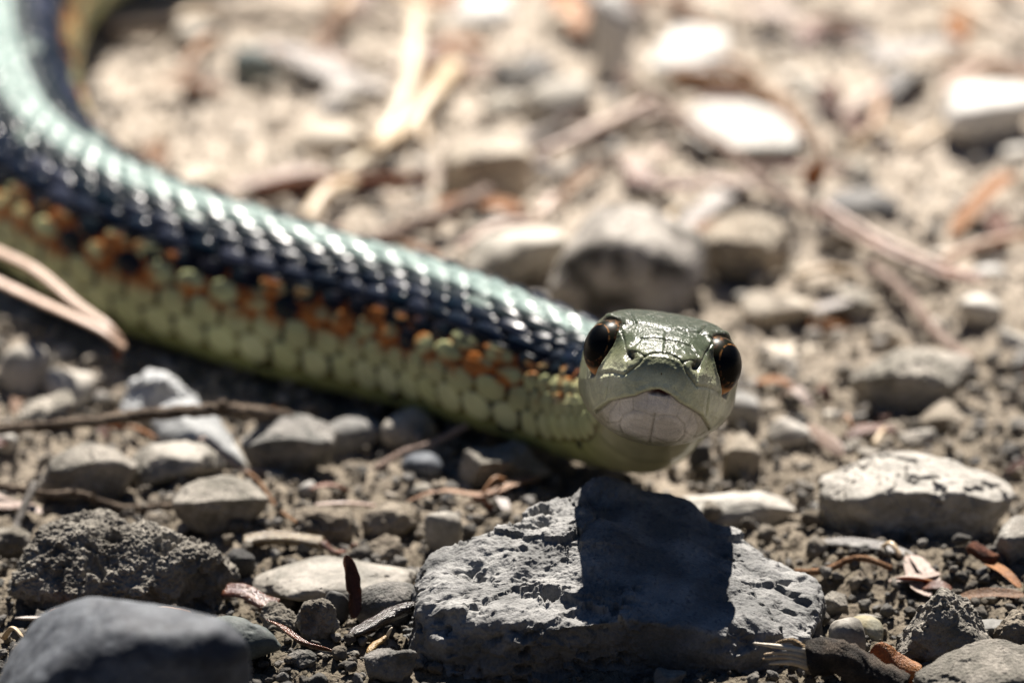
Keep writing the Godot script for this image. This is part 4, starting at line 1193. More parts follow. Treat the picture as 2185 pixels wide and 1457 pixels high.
	strip("stick", "reddish dark stick along the snake back beneath the forked straw", "stick", "bark", [Vector3(-24.5, 1.2, -113.9), Vector3(-19.2, 1.4, -115.3), Vector3(-13.4, 1.6, -117.4), Vector3(-8.1, 1.6, -121.5)], 0.85, 0.75, 1, 0, 0, 0, 0, 0.12, 216, Color(0.130, 0.040, 0.020), Color(0.260, 0.100, 0.050))
	strip("straw", "short tan straw rising from the striped back towards the forked straw", "straw", "straw", [Vector3(-19.3, 1.5, -107.7), Vector3(-17.3, 1.8, -112.2), Vector3(-14.8, 2.2, -117.1)], 0.8, 0.75, 0.6, 0, 0, 0, 0, 0.06, 217, Color(0.440, 0.310, 0.180), Color(0.600, 0.470, 0.310))
	strip("bark_flake", "pale pink flake lying close behind the bend of the snake back", "bark flake", "flake", [Vector3(-27.6, 1.0, -116.9), Vector3(-24.1, 1.6, -117.0), Vector3(-20.1, 1.6, -117.8), Vector3(-17.0, 1.0, -118.5)], 1.3, 1.2, 0.25, 0, 0, 0.5, 0, 0.25, 218, Color(0.440, 0.310, 0.245), Color(0.600, 0.460, 0.385))
	strip("bark_flake", "dark red bark piece beyond the mottled boulder", "bark flake", "flake", [Vector3(10.8, 1.0, -120.5), Vector3(14.5, 1.5, -117.7), Vector3(19.0, 1.0, -117.8)], 1.3, 1.1, 0.3, 0, 0, 0.4, 0, 0.25, 219, Color(0.130, 0.040, 0.020), Color(0.260, 0.100, 0.050))
	strip("bark_flake", "shiny pink flake right of the dark red bark piece", "bark flake", "flake", [Vector3(18.1, 1.5, -119.1), Vector3(21.2, 2.0, -116.7), Vector3(24.7, 1.2, -116.5)], 1.2, 1.0, 0.25, 0, 0, 0.5, 0, 0.25, 220, Color(0.440, 0.310, 0.245), Color(0.600, 0.460, 0.385))
	strip("orange_leaf", "small bright orange leaf standing in the far litter above the dark stone", "leaf", "leaf", [Vector3(27.9, 0.4, -117.5), Vector3(29.0, 2.0, -118.3), Vector3(29.3, 3.4, -121.0), Vector3(29.1, 4.0, -122.0)], 1.2, 1.3, 0.15, 0.2, 80, 0.5, 0, 0.25, 221, Color(0.460, 0.160, 0.035), Color(0.640, 0.270, 0.070))
	strip("orange_leaf", "orange leaf slanting near the right edge below the white stone", "leaf", "leaf", [Vector3(41.3, 0.6, -107.6), Vector3(43.6, 1.2, -111.2), Vector3(45.9, 2.0, -114.3), Vector3(47.4, 2.4, -117.2)], 0.9, 1.2, 0.2, 0.2, 0, 0.5, 0, 0.25, 222, Color(0.460, 0.160, 0.035), Color(0.640, 0.270, 0.070))
	strip("orange_leaf", "small orange chip with a white top right of the snake head", "leaf", "leaf", [Vector3(27.3, 0.5, -84.3), Vector3(29.0, 1.0, -82.9), Vector3(31.1, 0.6, -84.5)], 0.85, 0.8, 0.35, 0, 40, 0.4, 0, 0.25, 223, Color(0.460, 0.160, 0.035), Color(0.640, 0.270, 0.070))
	strip("leaf_scrap", "white glinting scrap lying on the small orange chip", "leaf", "flake", [Vector3(27.7, 1.6, -84.3), Vector3(29.2, 1.9, -84.5), Vector3(31.2, 1.5, -85.6)], 0.9, 0.8, 0.2, 0, 0, 0.5, 0, 0.25, 224, Color(0.480, 0.420, 0.370), Color(0.620, 0.560, 0.520))
	strip("big_leaf", "long sunlit leaf with a dark shadow near the top right corner", "leaf", "flake", [Vector3(33.9, 1.6, -151.4), Vector3(36.9, 2.6, -152.0), Vector3(40.2, 2.8, -155.7), Vector3(43.6, 2.0, -159.5)], 1.9, 1.7, 0.16, 0.15, 0, 0.5, 0, 0.25, 225, Color(0.480, 0.420, 0.370), Color(0.620, 0.560, 0.520))
	strip("stick", "brown stick crossing behind the white far stone", "stick", "bark", [Vector3(15.9, 1.0, -153.2), Vector3(21.3, 1.4, -146.3), Vector3(25.7, 1.2, -141.3), Vector3(28.2, 1.0, -132.1)], 0.9, 0.8, 1, 0, 0, 0, 0, 0.28, 226, Color(0.300, 0.145, 0.065), Color(0.450, 0.250, 0.130))
	strip("bark_flake", "rust red flake at the top edge between the white stones", "bark flake", "flake", [Vector3(4.5, 1.0, -175.7), Vector3(5.7, 1.5, -167.6), Vector3(7.0, 1.0, -163.2)], 1.4, 1.2, 0.25, 0, 0, 0.5, 0, 0.25, 227, Color(0.460, 0.160, 0.035), Color(0.640, 0.270, 0.070))
	strip("bark_flake", "pink flake in front of the brown far lump", "bark flake", "flake", [Vector3(3.9, 1.0, -134.9), Vector3(5.5, 1.6, -135.9), Vector3(6.7, 1.6, -140.8)], 1.1, 1.0, 0.25, 0, 0, 0.5, 0, 0.25, 228, Color(0.440, 0.310, 0.245), Color(0.600, 0.460, 0.385))
	strip("straw", "thin pinkish straw lying beside the square-fronted stone on its right", "straw", "straw", [Vector3(2.1, 1.0, -128.0), Vector3(7.5, 1.2, -131.5), Vector3(13.0, 1.0, -138.3)], 0.6, 0.5, 1, 0, 0, 0, 0, 0.06, 229, Color(0.440, 0.310, 0.245), Color(0.600, 0.460, 0.385))
	strip("twig", "dark brown twig in the far litter left of the forked straw", "twig", "bark", [Vector3(-40.4, 1.0, -161.1), Vector3(-31.9, 1.4, -163.5), Vector3(-22.8, 1.2, -165.5), Vector3(-15.4, 0.8, -164.6)], 0.8, 0.6, 1, 0, 0, 0, 0, 0.2, 230, Color(0.130, 0.090, 0.060), Color(0.340, 0.260, 0.190))
	strip("needle", "rusty needle at the far right edge below the orange leaf", "needle", "straw", [Vector3(40.1, 1.0, -99.9), Vector3(43.7, 1.2, -101.9), Vector3(48.6, 1.0, -104.5)], 0.55, 0.45, 1, 0, 0, 0, 0, 0.06, 231, Color(0.300, 0.145, 0.065), Color(0.450, 0.250, 0.130))

func flakes() -> void:
	pass

func pebbles() -> void:  # pebble colours carry painted light too, darker near and brighter far
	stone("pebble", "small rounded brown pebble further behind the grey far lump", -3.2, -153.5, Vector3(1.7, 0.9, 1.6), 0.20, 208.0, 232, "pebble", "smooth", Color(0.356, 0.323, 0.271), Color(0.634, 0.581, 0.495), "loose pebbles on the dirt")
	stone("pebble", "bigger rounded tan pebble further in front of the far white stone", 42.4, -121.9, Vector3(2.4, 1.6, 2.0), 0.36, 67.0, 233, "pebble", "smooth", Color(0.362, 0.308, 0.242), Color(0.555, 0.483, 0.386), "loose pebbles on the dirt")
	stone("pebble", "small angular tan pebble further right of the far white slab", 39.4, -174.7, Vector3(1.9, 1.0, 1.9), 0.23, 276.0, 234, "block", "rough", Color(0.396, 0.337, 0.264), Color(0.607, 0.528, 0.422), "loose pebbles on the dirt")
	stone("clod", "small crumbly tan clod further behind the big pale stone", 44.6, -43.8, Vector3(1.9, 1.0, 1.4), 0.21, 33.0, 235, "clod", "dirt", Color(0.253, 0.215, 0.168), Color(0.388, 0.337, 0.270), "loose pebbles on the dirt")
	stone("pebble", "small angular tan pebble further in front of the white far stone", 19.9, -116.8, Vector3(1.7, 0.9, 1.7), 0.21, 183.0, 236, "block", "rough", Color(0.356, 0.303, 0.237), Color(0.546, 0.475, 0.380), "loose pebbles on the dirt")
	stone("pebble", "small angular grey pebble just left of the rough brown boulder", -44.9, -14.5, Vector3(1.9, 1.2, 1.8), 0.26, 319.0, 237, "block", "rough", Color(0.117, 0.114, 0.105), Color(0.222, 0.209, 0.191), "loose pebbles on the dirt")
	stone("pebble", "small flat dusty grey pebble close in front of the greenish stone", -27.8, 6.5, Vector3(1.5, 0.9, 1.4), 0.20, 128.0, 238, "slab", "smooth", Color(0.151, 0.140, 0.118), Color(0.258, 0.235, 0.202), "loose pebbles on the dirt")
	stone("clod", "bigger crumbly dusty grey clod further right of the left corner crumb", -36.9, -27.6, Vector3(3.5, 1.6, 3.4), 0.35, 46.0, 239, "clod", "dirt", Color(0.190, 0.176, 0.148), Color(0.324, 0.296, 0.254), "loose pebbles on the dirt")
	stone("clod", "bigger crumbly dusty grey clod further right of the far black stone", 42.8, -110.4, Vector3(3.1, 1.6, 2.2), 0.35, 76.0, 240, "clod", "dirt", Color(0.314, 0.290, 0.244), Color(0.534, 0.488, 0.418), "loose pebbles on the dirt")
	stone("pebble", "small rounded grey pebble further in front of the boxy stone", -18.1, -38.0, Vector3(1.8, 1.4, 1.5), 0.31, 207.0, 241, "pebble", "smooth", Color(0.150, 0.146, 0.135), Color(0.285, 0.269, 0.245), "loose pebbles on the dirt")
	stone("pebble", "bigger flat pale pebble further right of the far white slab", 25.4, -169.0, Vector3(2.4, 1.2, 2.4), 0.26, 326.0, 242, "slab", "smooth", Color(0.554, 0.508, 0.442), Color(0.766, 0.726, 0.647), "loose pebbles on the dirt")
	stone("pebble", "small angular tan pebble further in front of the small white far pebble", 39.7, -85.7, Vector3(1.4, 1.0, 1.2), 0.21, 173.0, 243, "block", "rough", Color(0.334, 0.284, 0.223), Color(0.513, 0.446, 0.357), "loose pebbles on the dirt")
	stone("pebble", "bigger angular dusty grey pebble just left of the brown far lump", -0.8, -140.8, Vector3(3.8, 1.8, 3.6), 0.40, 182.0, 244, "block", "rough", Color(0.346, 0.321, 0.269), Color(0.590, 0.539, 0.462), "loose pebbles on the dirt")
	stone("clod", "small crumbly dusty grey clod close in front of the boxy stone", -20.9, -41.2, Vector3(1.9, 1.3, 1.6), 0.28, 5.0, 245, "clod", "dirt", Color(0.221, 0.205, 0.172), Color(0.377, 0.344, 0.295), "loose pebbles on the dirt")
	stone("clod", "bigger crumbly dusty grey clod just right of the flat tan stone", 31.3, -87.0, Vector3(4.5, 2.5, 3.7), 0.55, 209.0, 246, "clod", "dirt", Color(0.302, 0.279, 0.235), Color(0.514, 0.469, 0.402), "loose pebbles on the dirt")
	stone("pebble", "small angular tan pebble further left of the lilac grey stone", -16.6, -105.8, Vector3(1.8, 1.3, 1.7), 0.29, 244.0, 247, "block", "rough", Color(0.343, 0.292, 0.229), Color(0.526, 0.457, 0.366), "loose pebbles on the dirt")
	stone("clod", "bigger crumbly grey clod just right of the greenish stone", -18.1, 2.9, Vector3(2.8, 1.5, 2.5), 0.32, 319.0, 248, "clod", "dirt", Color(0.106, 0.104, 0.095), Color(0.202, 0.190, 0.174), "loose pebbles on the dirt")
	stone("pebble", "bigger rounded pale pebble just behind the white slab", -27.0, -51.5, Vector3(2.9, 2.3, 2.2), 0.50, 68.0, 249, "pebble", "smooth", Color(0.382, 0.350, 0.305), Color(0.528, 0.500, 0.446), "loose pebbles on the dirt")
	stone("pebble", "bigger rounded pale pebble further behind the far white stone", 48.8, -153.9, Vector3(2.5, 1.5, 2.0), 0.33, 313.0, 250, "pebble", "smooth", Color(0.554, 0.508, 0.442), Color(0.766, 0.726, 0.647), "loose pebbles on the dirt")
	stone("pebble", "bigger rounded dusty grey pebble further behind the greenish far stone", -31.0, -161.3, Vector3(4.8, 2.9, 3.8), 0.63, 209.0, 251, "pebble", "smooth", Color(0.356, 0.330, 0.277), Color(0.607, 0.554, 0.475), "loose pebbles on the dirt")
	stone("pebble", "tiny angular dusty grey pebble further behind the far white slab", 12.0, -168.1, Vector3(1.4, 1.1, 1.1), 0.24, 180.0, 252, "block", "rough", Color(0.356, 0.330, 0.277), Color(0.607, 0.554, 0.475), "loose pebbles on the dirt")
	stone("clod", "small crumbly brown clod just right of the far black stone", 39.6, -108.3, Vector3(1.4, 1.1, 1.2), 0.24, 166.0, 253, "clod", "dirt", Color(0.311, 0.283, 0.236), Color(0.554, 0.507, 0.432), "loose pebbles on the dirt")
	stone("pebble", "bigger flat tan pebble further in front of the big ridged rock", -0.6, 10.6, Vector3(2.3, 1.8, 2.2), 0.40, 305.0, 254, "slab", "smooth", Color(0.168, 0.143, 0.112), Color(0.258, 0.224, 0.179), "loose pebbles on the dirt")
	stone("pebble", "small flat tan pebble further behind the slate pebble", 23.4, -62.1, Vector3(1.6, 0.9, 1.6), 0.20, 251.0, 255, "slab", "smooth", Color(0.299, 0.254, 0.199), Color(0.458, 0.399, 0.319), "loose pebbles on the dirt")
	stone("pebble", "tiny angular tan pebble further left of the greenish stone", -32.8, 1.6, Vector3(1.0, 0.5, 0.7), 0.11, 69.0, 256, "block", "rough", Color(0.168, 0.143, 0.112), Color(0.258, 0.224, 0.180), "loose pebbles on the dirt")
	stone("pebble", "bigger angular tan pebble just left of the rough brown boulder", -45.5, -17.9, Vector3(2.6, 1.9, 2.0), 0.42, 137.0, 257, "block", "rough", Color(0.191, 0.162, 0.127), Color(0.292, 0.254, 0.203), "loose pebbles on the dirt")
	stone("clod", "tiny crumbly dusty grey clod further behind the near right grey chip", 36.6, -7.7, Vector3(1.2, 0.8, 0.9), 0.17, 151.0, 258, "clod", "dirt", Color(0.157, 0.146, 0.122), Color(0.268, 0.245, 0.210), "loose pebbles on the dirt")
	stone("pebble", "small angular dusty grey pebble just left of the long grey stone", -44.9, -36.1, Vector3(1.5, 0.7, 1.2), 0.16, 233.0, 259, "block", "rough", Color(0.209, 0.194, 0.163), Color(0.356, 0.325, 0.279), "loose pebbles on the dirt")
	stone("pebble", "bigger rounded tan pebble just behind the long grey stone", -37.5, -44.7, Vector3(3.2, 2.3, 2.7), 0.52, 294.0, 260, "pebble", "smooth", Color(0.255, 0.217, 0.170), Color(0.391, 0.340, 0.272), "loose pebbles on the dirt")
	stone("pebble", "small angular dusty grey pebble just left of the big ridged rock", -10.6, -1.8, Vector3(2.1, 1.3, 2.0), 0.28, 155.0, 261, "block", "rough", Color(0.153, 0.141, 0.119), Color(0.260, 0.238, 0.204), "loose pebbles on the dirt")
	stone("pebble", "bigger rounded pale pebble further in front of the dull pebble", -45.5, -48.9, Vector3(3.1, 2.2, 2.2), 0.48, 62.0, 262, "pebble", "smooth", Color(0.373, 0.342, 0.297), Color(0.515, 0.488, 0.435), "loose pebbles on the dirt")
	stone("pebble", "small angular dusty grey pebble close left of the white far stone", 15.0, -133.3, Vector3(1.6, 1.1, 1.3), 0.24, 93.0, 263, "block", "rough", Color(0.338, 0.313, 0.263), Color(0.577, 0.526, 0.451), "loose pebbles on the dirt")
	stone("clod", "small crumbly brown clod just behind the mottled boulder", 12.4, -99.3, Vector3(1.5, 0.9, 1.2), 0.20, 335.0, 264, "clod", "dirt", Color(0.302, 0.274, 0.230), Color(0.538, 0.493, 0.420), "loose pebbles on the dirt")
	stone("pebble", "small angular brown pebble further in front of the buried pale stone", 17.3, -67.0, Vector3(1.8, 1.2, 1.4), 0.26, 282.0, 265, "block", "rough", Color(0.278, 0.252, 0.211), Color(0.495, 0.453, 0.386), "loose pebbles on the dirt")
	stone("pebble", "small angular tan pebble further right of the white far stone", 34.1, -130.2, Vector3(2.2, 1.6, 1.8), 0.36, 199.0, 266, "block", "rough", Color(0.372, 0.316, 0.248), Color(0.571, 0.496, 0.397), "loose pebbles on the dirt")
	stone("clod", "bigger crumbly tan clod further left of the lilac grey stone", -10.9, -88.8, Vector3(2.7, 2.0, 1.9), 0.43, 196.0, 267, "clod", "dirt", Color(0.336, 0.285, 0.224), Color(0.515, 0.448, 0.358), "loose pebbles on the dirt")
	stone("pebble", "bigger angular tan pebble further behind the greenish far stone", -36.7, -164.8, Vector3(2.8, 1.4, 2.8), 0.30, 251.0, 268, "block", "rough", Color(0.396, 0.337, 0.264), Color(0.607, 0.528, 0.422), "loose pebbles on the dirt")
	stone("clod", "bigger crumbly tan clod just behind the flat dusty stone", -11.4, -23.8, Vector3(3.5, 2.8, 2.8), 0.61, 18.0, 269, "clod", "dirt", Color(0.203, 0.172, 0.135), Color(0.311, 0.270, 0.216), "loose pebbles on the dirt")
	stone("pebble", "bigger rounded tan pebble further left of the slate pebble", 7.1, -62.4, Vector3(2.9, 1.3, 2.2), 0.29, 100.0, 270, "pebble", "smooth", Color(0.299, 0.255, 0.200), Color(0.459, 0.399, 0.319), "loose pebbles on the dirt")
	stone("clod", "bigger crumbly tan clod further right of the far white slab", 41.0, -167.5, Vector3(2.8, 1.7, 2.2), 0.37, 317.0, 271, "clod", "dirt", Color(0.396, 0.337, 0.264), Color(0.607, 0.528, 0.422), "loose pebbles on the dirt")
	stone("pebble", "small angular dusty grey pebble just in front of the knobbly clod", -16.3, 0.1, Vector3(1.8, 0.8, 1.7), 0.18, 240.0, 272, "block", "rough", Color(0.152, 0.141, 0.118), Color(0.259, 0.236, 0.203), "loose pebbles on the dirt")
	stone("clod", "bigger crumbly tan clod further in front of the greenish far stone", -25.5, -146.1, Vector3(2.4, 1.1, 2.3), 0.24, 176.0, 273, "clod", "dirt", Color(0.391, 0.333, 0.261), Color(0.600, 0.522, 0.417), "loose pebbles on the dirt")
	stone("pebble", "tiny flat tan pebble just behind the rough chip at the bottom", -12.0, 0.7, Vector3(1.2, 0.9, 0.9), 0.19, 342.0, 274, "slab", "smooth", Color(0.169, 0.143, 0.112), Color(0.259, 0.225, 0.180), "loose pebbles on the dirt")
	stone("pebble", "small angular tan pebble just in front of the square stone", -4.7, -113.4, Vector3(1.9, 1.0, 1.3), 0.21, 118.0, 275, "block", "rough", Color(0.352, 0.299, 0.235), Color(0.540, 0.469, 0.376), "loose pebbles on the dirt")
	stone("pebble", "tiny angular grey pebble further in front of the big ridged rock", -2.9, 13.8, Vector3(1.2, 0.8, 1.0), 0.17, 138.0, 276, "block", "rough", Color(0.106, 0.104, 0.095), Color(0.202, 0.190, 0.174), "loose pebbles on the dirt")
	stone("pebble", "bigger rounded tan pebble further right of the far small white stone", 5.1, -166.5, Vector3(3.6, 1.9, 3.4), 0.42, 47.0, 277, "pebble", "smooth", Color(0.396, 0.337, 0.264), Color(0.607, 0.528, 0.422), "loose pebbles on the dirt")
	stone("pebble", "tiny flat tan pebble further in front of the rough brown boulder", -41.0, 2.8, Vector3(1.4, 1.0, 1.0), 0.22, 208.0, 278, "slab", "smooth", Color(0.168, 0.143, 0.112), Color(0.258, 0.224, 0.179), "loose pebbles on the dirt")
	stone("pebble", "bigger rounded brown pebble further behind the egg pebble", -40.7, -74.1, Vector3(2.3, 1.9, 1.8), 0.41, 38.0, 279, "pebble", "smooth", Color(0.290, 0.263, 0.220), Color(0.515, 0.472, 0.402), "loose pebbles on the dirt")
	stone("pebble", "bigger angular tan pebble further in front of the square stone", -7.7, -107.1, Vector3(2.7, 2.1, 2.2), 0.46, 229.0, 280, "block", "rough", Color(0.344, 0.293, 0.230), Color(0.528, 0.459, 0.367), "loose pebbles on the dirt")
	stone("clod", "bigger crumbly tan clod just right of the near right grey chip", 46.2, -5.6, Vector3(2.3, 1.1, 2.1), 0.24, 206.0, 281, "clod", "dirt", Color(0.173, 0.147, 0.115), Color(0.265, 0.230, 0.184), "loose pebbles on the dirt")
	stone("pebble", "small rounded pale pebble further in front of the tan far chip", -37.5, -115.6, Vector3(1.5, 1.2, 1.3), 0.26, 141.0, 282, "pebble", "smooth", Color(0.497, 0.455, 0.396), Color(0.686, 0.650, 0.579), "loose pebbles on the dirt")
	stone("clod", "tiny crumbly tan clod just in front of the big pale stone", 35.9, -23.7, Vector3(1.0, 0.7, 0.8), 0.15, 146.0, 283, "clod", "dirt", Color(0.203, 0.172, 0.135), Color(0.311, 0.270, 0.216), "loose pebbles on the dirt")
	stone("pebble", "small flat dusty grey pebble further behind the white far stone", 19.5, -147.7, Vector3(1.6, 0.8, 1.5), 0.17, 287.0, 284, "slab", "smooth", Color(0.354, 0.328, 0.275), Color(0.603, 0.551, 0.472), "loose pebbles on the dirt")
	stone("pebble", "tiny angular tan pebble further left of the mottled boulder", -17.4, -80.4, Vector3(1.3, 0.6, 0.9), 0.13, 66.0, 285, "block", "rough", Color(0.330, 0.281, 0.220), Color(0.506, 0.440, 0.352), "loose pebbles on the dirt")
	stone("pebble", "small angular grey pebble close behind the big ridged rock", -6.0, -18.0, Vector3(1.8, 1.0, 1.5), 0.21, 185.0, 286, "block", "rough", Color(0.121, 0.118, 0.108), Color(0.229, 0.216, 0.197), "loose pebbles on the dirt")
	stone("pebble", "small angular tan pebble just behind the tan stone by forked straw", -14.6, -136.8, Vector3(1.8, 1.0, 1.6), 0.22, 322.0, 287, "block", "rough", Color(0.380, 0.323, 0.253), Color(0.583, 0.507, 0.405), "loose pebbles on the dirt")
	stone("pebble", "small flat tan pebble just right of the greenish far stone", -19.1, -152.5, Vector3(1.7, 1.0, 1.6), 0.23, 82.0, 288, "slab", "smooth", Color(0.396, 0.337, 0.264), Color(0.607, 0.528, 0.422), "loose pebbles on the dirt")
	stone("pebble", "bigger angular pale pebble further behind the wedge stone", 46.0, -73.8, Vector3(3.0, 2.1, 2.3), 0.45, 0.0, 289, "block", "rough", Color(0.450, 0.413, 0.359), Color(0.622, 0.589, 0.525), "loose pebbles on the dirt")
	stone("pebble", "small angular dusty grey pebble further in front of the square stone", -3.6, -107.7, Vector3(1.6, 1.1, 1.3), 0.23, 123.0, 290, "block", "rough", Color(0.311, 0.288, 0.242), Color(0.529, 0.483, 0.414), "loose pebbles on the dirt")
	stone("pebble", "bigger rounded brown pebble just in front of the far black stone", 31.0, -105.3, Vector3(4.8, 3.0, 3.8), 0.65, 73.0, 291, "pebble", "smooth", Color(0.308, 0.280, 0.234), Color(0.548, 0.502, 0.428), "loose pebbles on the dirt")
	stone("pebble", "bigger angular dusty grey pebble close behind the round tan stone", 25.4, -99.6, Vector3(2.4, 1.5, 2.0), 0.33, 273.0, 292, "block", "rough", Color(0.302, 0.280, 0.235), Color(0.515, 0.470, 0.403), "loose pebbles on the dirt")
	stone("pebble", "small rounded brown pebble just in front of the wedge stone", 29.0, -56.6, Vector3(2.1, 1.4, 1.9), 0.31, 199.0, 293, "pebble", "smooth", Color(0.257, 0.233, 0.195), Color(0.457, 0.419, 0.357), "loose pebbles on the dirt")
	stone("pebble", "bigger flat brown pebble further behind the far white slab", 18.8, -170.8, Vector3(3.3, 2.0, 3.0), 0.45, 204.0, 294, "slab", "smooth", Color(0.356, 0.323, 0.271), Color(0.634, 0.581, 0.495), "loose pebbles on the dirt")
	stone("pebble", "bigger rounded grey pebble further behind the bluish blurred stone", -44.3, 9.0, Vector3(2.9, 2.0, 2.9), 0.44, 179.0, 295, "pebble", "smooth", Color(0.106, 0.104, 0.095), Color(0.202, 0.190, 0.174), "loose pebbles on the dirt")
	stone("pebble", "bigger angular dusty grey pebble further behind the big pale stone", 32.3, -44.3, Vector3(3.3, 2.0, 2.4), 0.45, 61.0, 296, "block", "rough", Color(0.229, 0.212, 0.178), Color(0.390, 0.356, 0.305), "loose pebbles on the dirt")
	stone("pebble", "bigger rounded pale pebble just in front of the far white stone", 48.6, -129.6, Vector3(3.4, 2.0, 3.2), 0.44, 270.0, 297, "pebble", "smooth", Color(0.520, 0.477, 0.415), Color(0.718, 0.681, 0.607), "loose pebbles on the dirt")
	stone("clod", "tiny crumbly dusty grey clod further behind the bluish blurred stone", -22.9, 11.9, Vector3(1.0, 0.7, 0.7), 0.16, 85.0, 298, "clod", "dirt", Color(0.151, 0.140, 0.118), Color(0.258, 0.235, 0.202), "loose pebbles on the dirt")
	stone("pebble", "small rounded brown pebble further in front of the far small white stone", -9.1, -160.4, Vector3(1.6, 1.0, 1.5), 0.23, 279.0, 299, "pebble", "smooth", Color(0.356, 0.323, 0.271), Color(0.634, 0.581, 0.495), "loose pebbles on the dirt")
	stone("pebble", "small angular dusty grey pebble just in front of the blue pebble", -7.9, -36.7, Vector3(2.0, 1.1, 1.6), 0.24, 309.0, 300, "block", "rough", Color(0.211, 0.195, 0.164), Color(0.359, 0.328, 0.281), "loose pebbles on the dirt")
	stone("pebble", "small rounded dusty grey pebble close in front of the upright pebble", -15.7, -6.0, Vector3(1.7, 1.1, 1.5), 0.24, 94.0, 301, "pebble", "smooth", Color(0.156, 0.144, 0.121), Color(0.266, 0.242, 0.208), "loose pebbles on the dirt")
	stone("clod", "small crumbly tan clod further left of the lilac grey stone", -17.3, -92.6, Vector3(1.6, 0.7, 1.3), 0.16, 265.0, 302, "clod", "dirt", Color(0.336, 0.286, 0.224), Color(0.515, 0.448, 0.358), "loose pebbles on the dirt")
	stone("pebble", "small angular dark grey pebble further left of the rough chip at the bottom", -16.6, 6.9, Vector3(2.1, 1.6, 1.8), 0.34, 51.0, 303, "block", "rough", Color(0.053, 0.052, 0.049), Color(0.095, 0.090, 0.081), "loose pebbles on the dirt")
	stone("pebble", "tiny cornered dusty grey pebble further behind the far white slab", 18.3, -174.7, Vector3(1.3, 0.9, 1.0), 0.19, 225.0, 304, "block", "rough", Color(0.356, 0.330, 0.277), Color(0.607, 0.554, 0.475), "loose pebbles on the dirt")
	stone("pebble", "bigger rounded tan pebble further in front of the tan far chip", -33.1, -113.4, Vector3(5.0, 2.9, 4.3), 0.64, 192.0, 305, "pebble", "smooth", Color(0.352, 0.299, 0.235), Color(0.540, 0.469, 0.376), "loose pebbles on the dirt")
	stone("pebble", "small rounded pale pebble further behind the far white stone", 50.9, -173.9, Vector3(1.9, 1.1, 1.5), 0.25, 36.0, 306, "pebble", "smooth", Color(0.554, 0.508, 0.442), Color(0.766, 0.726, 0.647), "loose pebbles on the dirt")
	stone("pebble", "bigger rounded pale pebble further in front of the small white far pebble", 43.1, -81.8, Vector3(4.1, 3.2, 3.8), 0.71, 100.0, 307, "pebble", "smooth", Color(0.464, 0.425, 0.370), Color(0.641, 0.608, 0.542), "loose pebbles on the dirt")
	stone("clod", "tiny crumbly pale clod close behind the low dusty stone", 25.6, -52.9, Vector3(1.1, 0.6, 1.1), 0.14, 265.0, 308, "clod", "dirt", Color(0.387, 0.355, 0.309), Color(0.535, 0.507, 0.452), "loose pebbles on the dirt")
	stone("pebble", "small rounded tan pebble further left of the lilac grey stone", -27.8, -92.8, Vector3(1.6, 0.9, 1.2), 0.20, 244.0, 309, "pebble", "smooth", Color(0.336, 0.286, 0.224), Color(0.515, 0.448, 0.358), "loose pebbles on the dirt")
	stone("pebble", "small rounded tan pebble further behind the square stone", -4.9, -128.4, Vector3(1.9, 1.1, 1.4), 0.24, 128.0, 310, "pebble", "smooth", Color(0.370, 0.315, 0.247), Color(0.568, 0.494, 0.395), "loose pebbles on the dirt")
	stone("pebble", "bigger angular tan pebble further behind the wedge stone", 44.5, -68.2, Vector3(2.3, 1.8, 1.9), 0.40, 241.0, 311, "block", "rough", Color(0.312, 0.265, 0.208), Color(0.478, 0.415, 0.332), "loose pebbles on the dirt")
	stone("pebble", "bigger angular dark grey pebble further right of the upright pale pebble", 0.0, -28.5, Vector3(2.9, 1.4, 2.1), 0.30, 211.0, 312, "block", "rough", Color(0.068, 0.066, 0.063), Color(0.121, 0.114, 0.103), "loose pebbles on the dirt")
	stone("pebble", "bigger flat grey pebble further in front of the big pale stone", 30.3, -20.6, Vector3(2.2, 1.8, 2.1), 0.40, 173.0, 313, "slab", "smooth", Color(0.124, 0.121, 0.111), Color(0.235, 0.222, 0.203), "loose pebbles on the dirt")
	stone("pebble", "bigger rounded dusty grey pebble further behind the white far stone", 29.1, -146.8, Vector3(3.0, 1.6, 2.5), 0.34, 138.0, 314, "pebble", "smooth", Color(0.353, 0.327, 0.275), Color(0.601, 0.549, 0.471), "loose pebbles on the dirt")
	stone("pebble", "small rounded tan pebble further right of the greenish far stone", -14.2, -148.5, Vector3(1.6, 1.1, 1.1), 0.25, 351.0, 315, "pebble", "smooth", Color(0.394, 0.335, 0.263), Color(0.605, 0.526, 0.421), "loose pebbles on the dirt")
	stone("pebble", "small rounded pale pebble further behind the small white far pebble", 39.8, -102.6, Vector3(1.6, 1.3, 1.4), 0.28, 69.0, 316, "pebble", "smooth", Color(0.475, 0.435, 0.379), Color(0.656, 0.622, 0.554), "loose pebbles on the dirt")
	stone("pebble", "bigger angular dusty grey pebble further behind the greenish far stone", -33.3, -169.1, Vector3(2.4, 1.3, 1.8), 0.29, 150.0, 317, "block", "rough", Color(0.356, 0.330, 0.277), Color(0.607, 0.554, 0.475), "loose pebbles on the dirt")
	stone("pebble", "bigger angular brown pebble further behind the lilac grey stone", -2.2, -104.9, Vector3(3.5, 1.7, 2.4), 0.38, 6.0, 318, "block", "rough", Color(0.308, 0.279, 0.234), Color(0.547, 0.502, 0.427), "loose pebbles on the dirt")
	stone("pebble", "small angular tan pebble just in front of the mottled boulder", 10.9, -79.2, Vector3(1.9, 0.9, 1.5), 0.19, 177.0, 319, "block", "rough", Color(0.329, 0.280, 0.219), Color(0.504, 0.439, 0.351), "loose pebbles on the dirt")
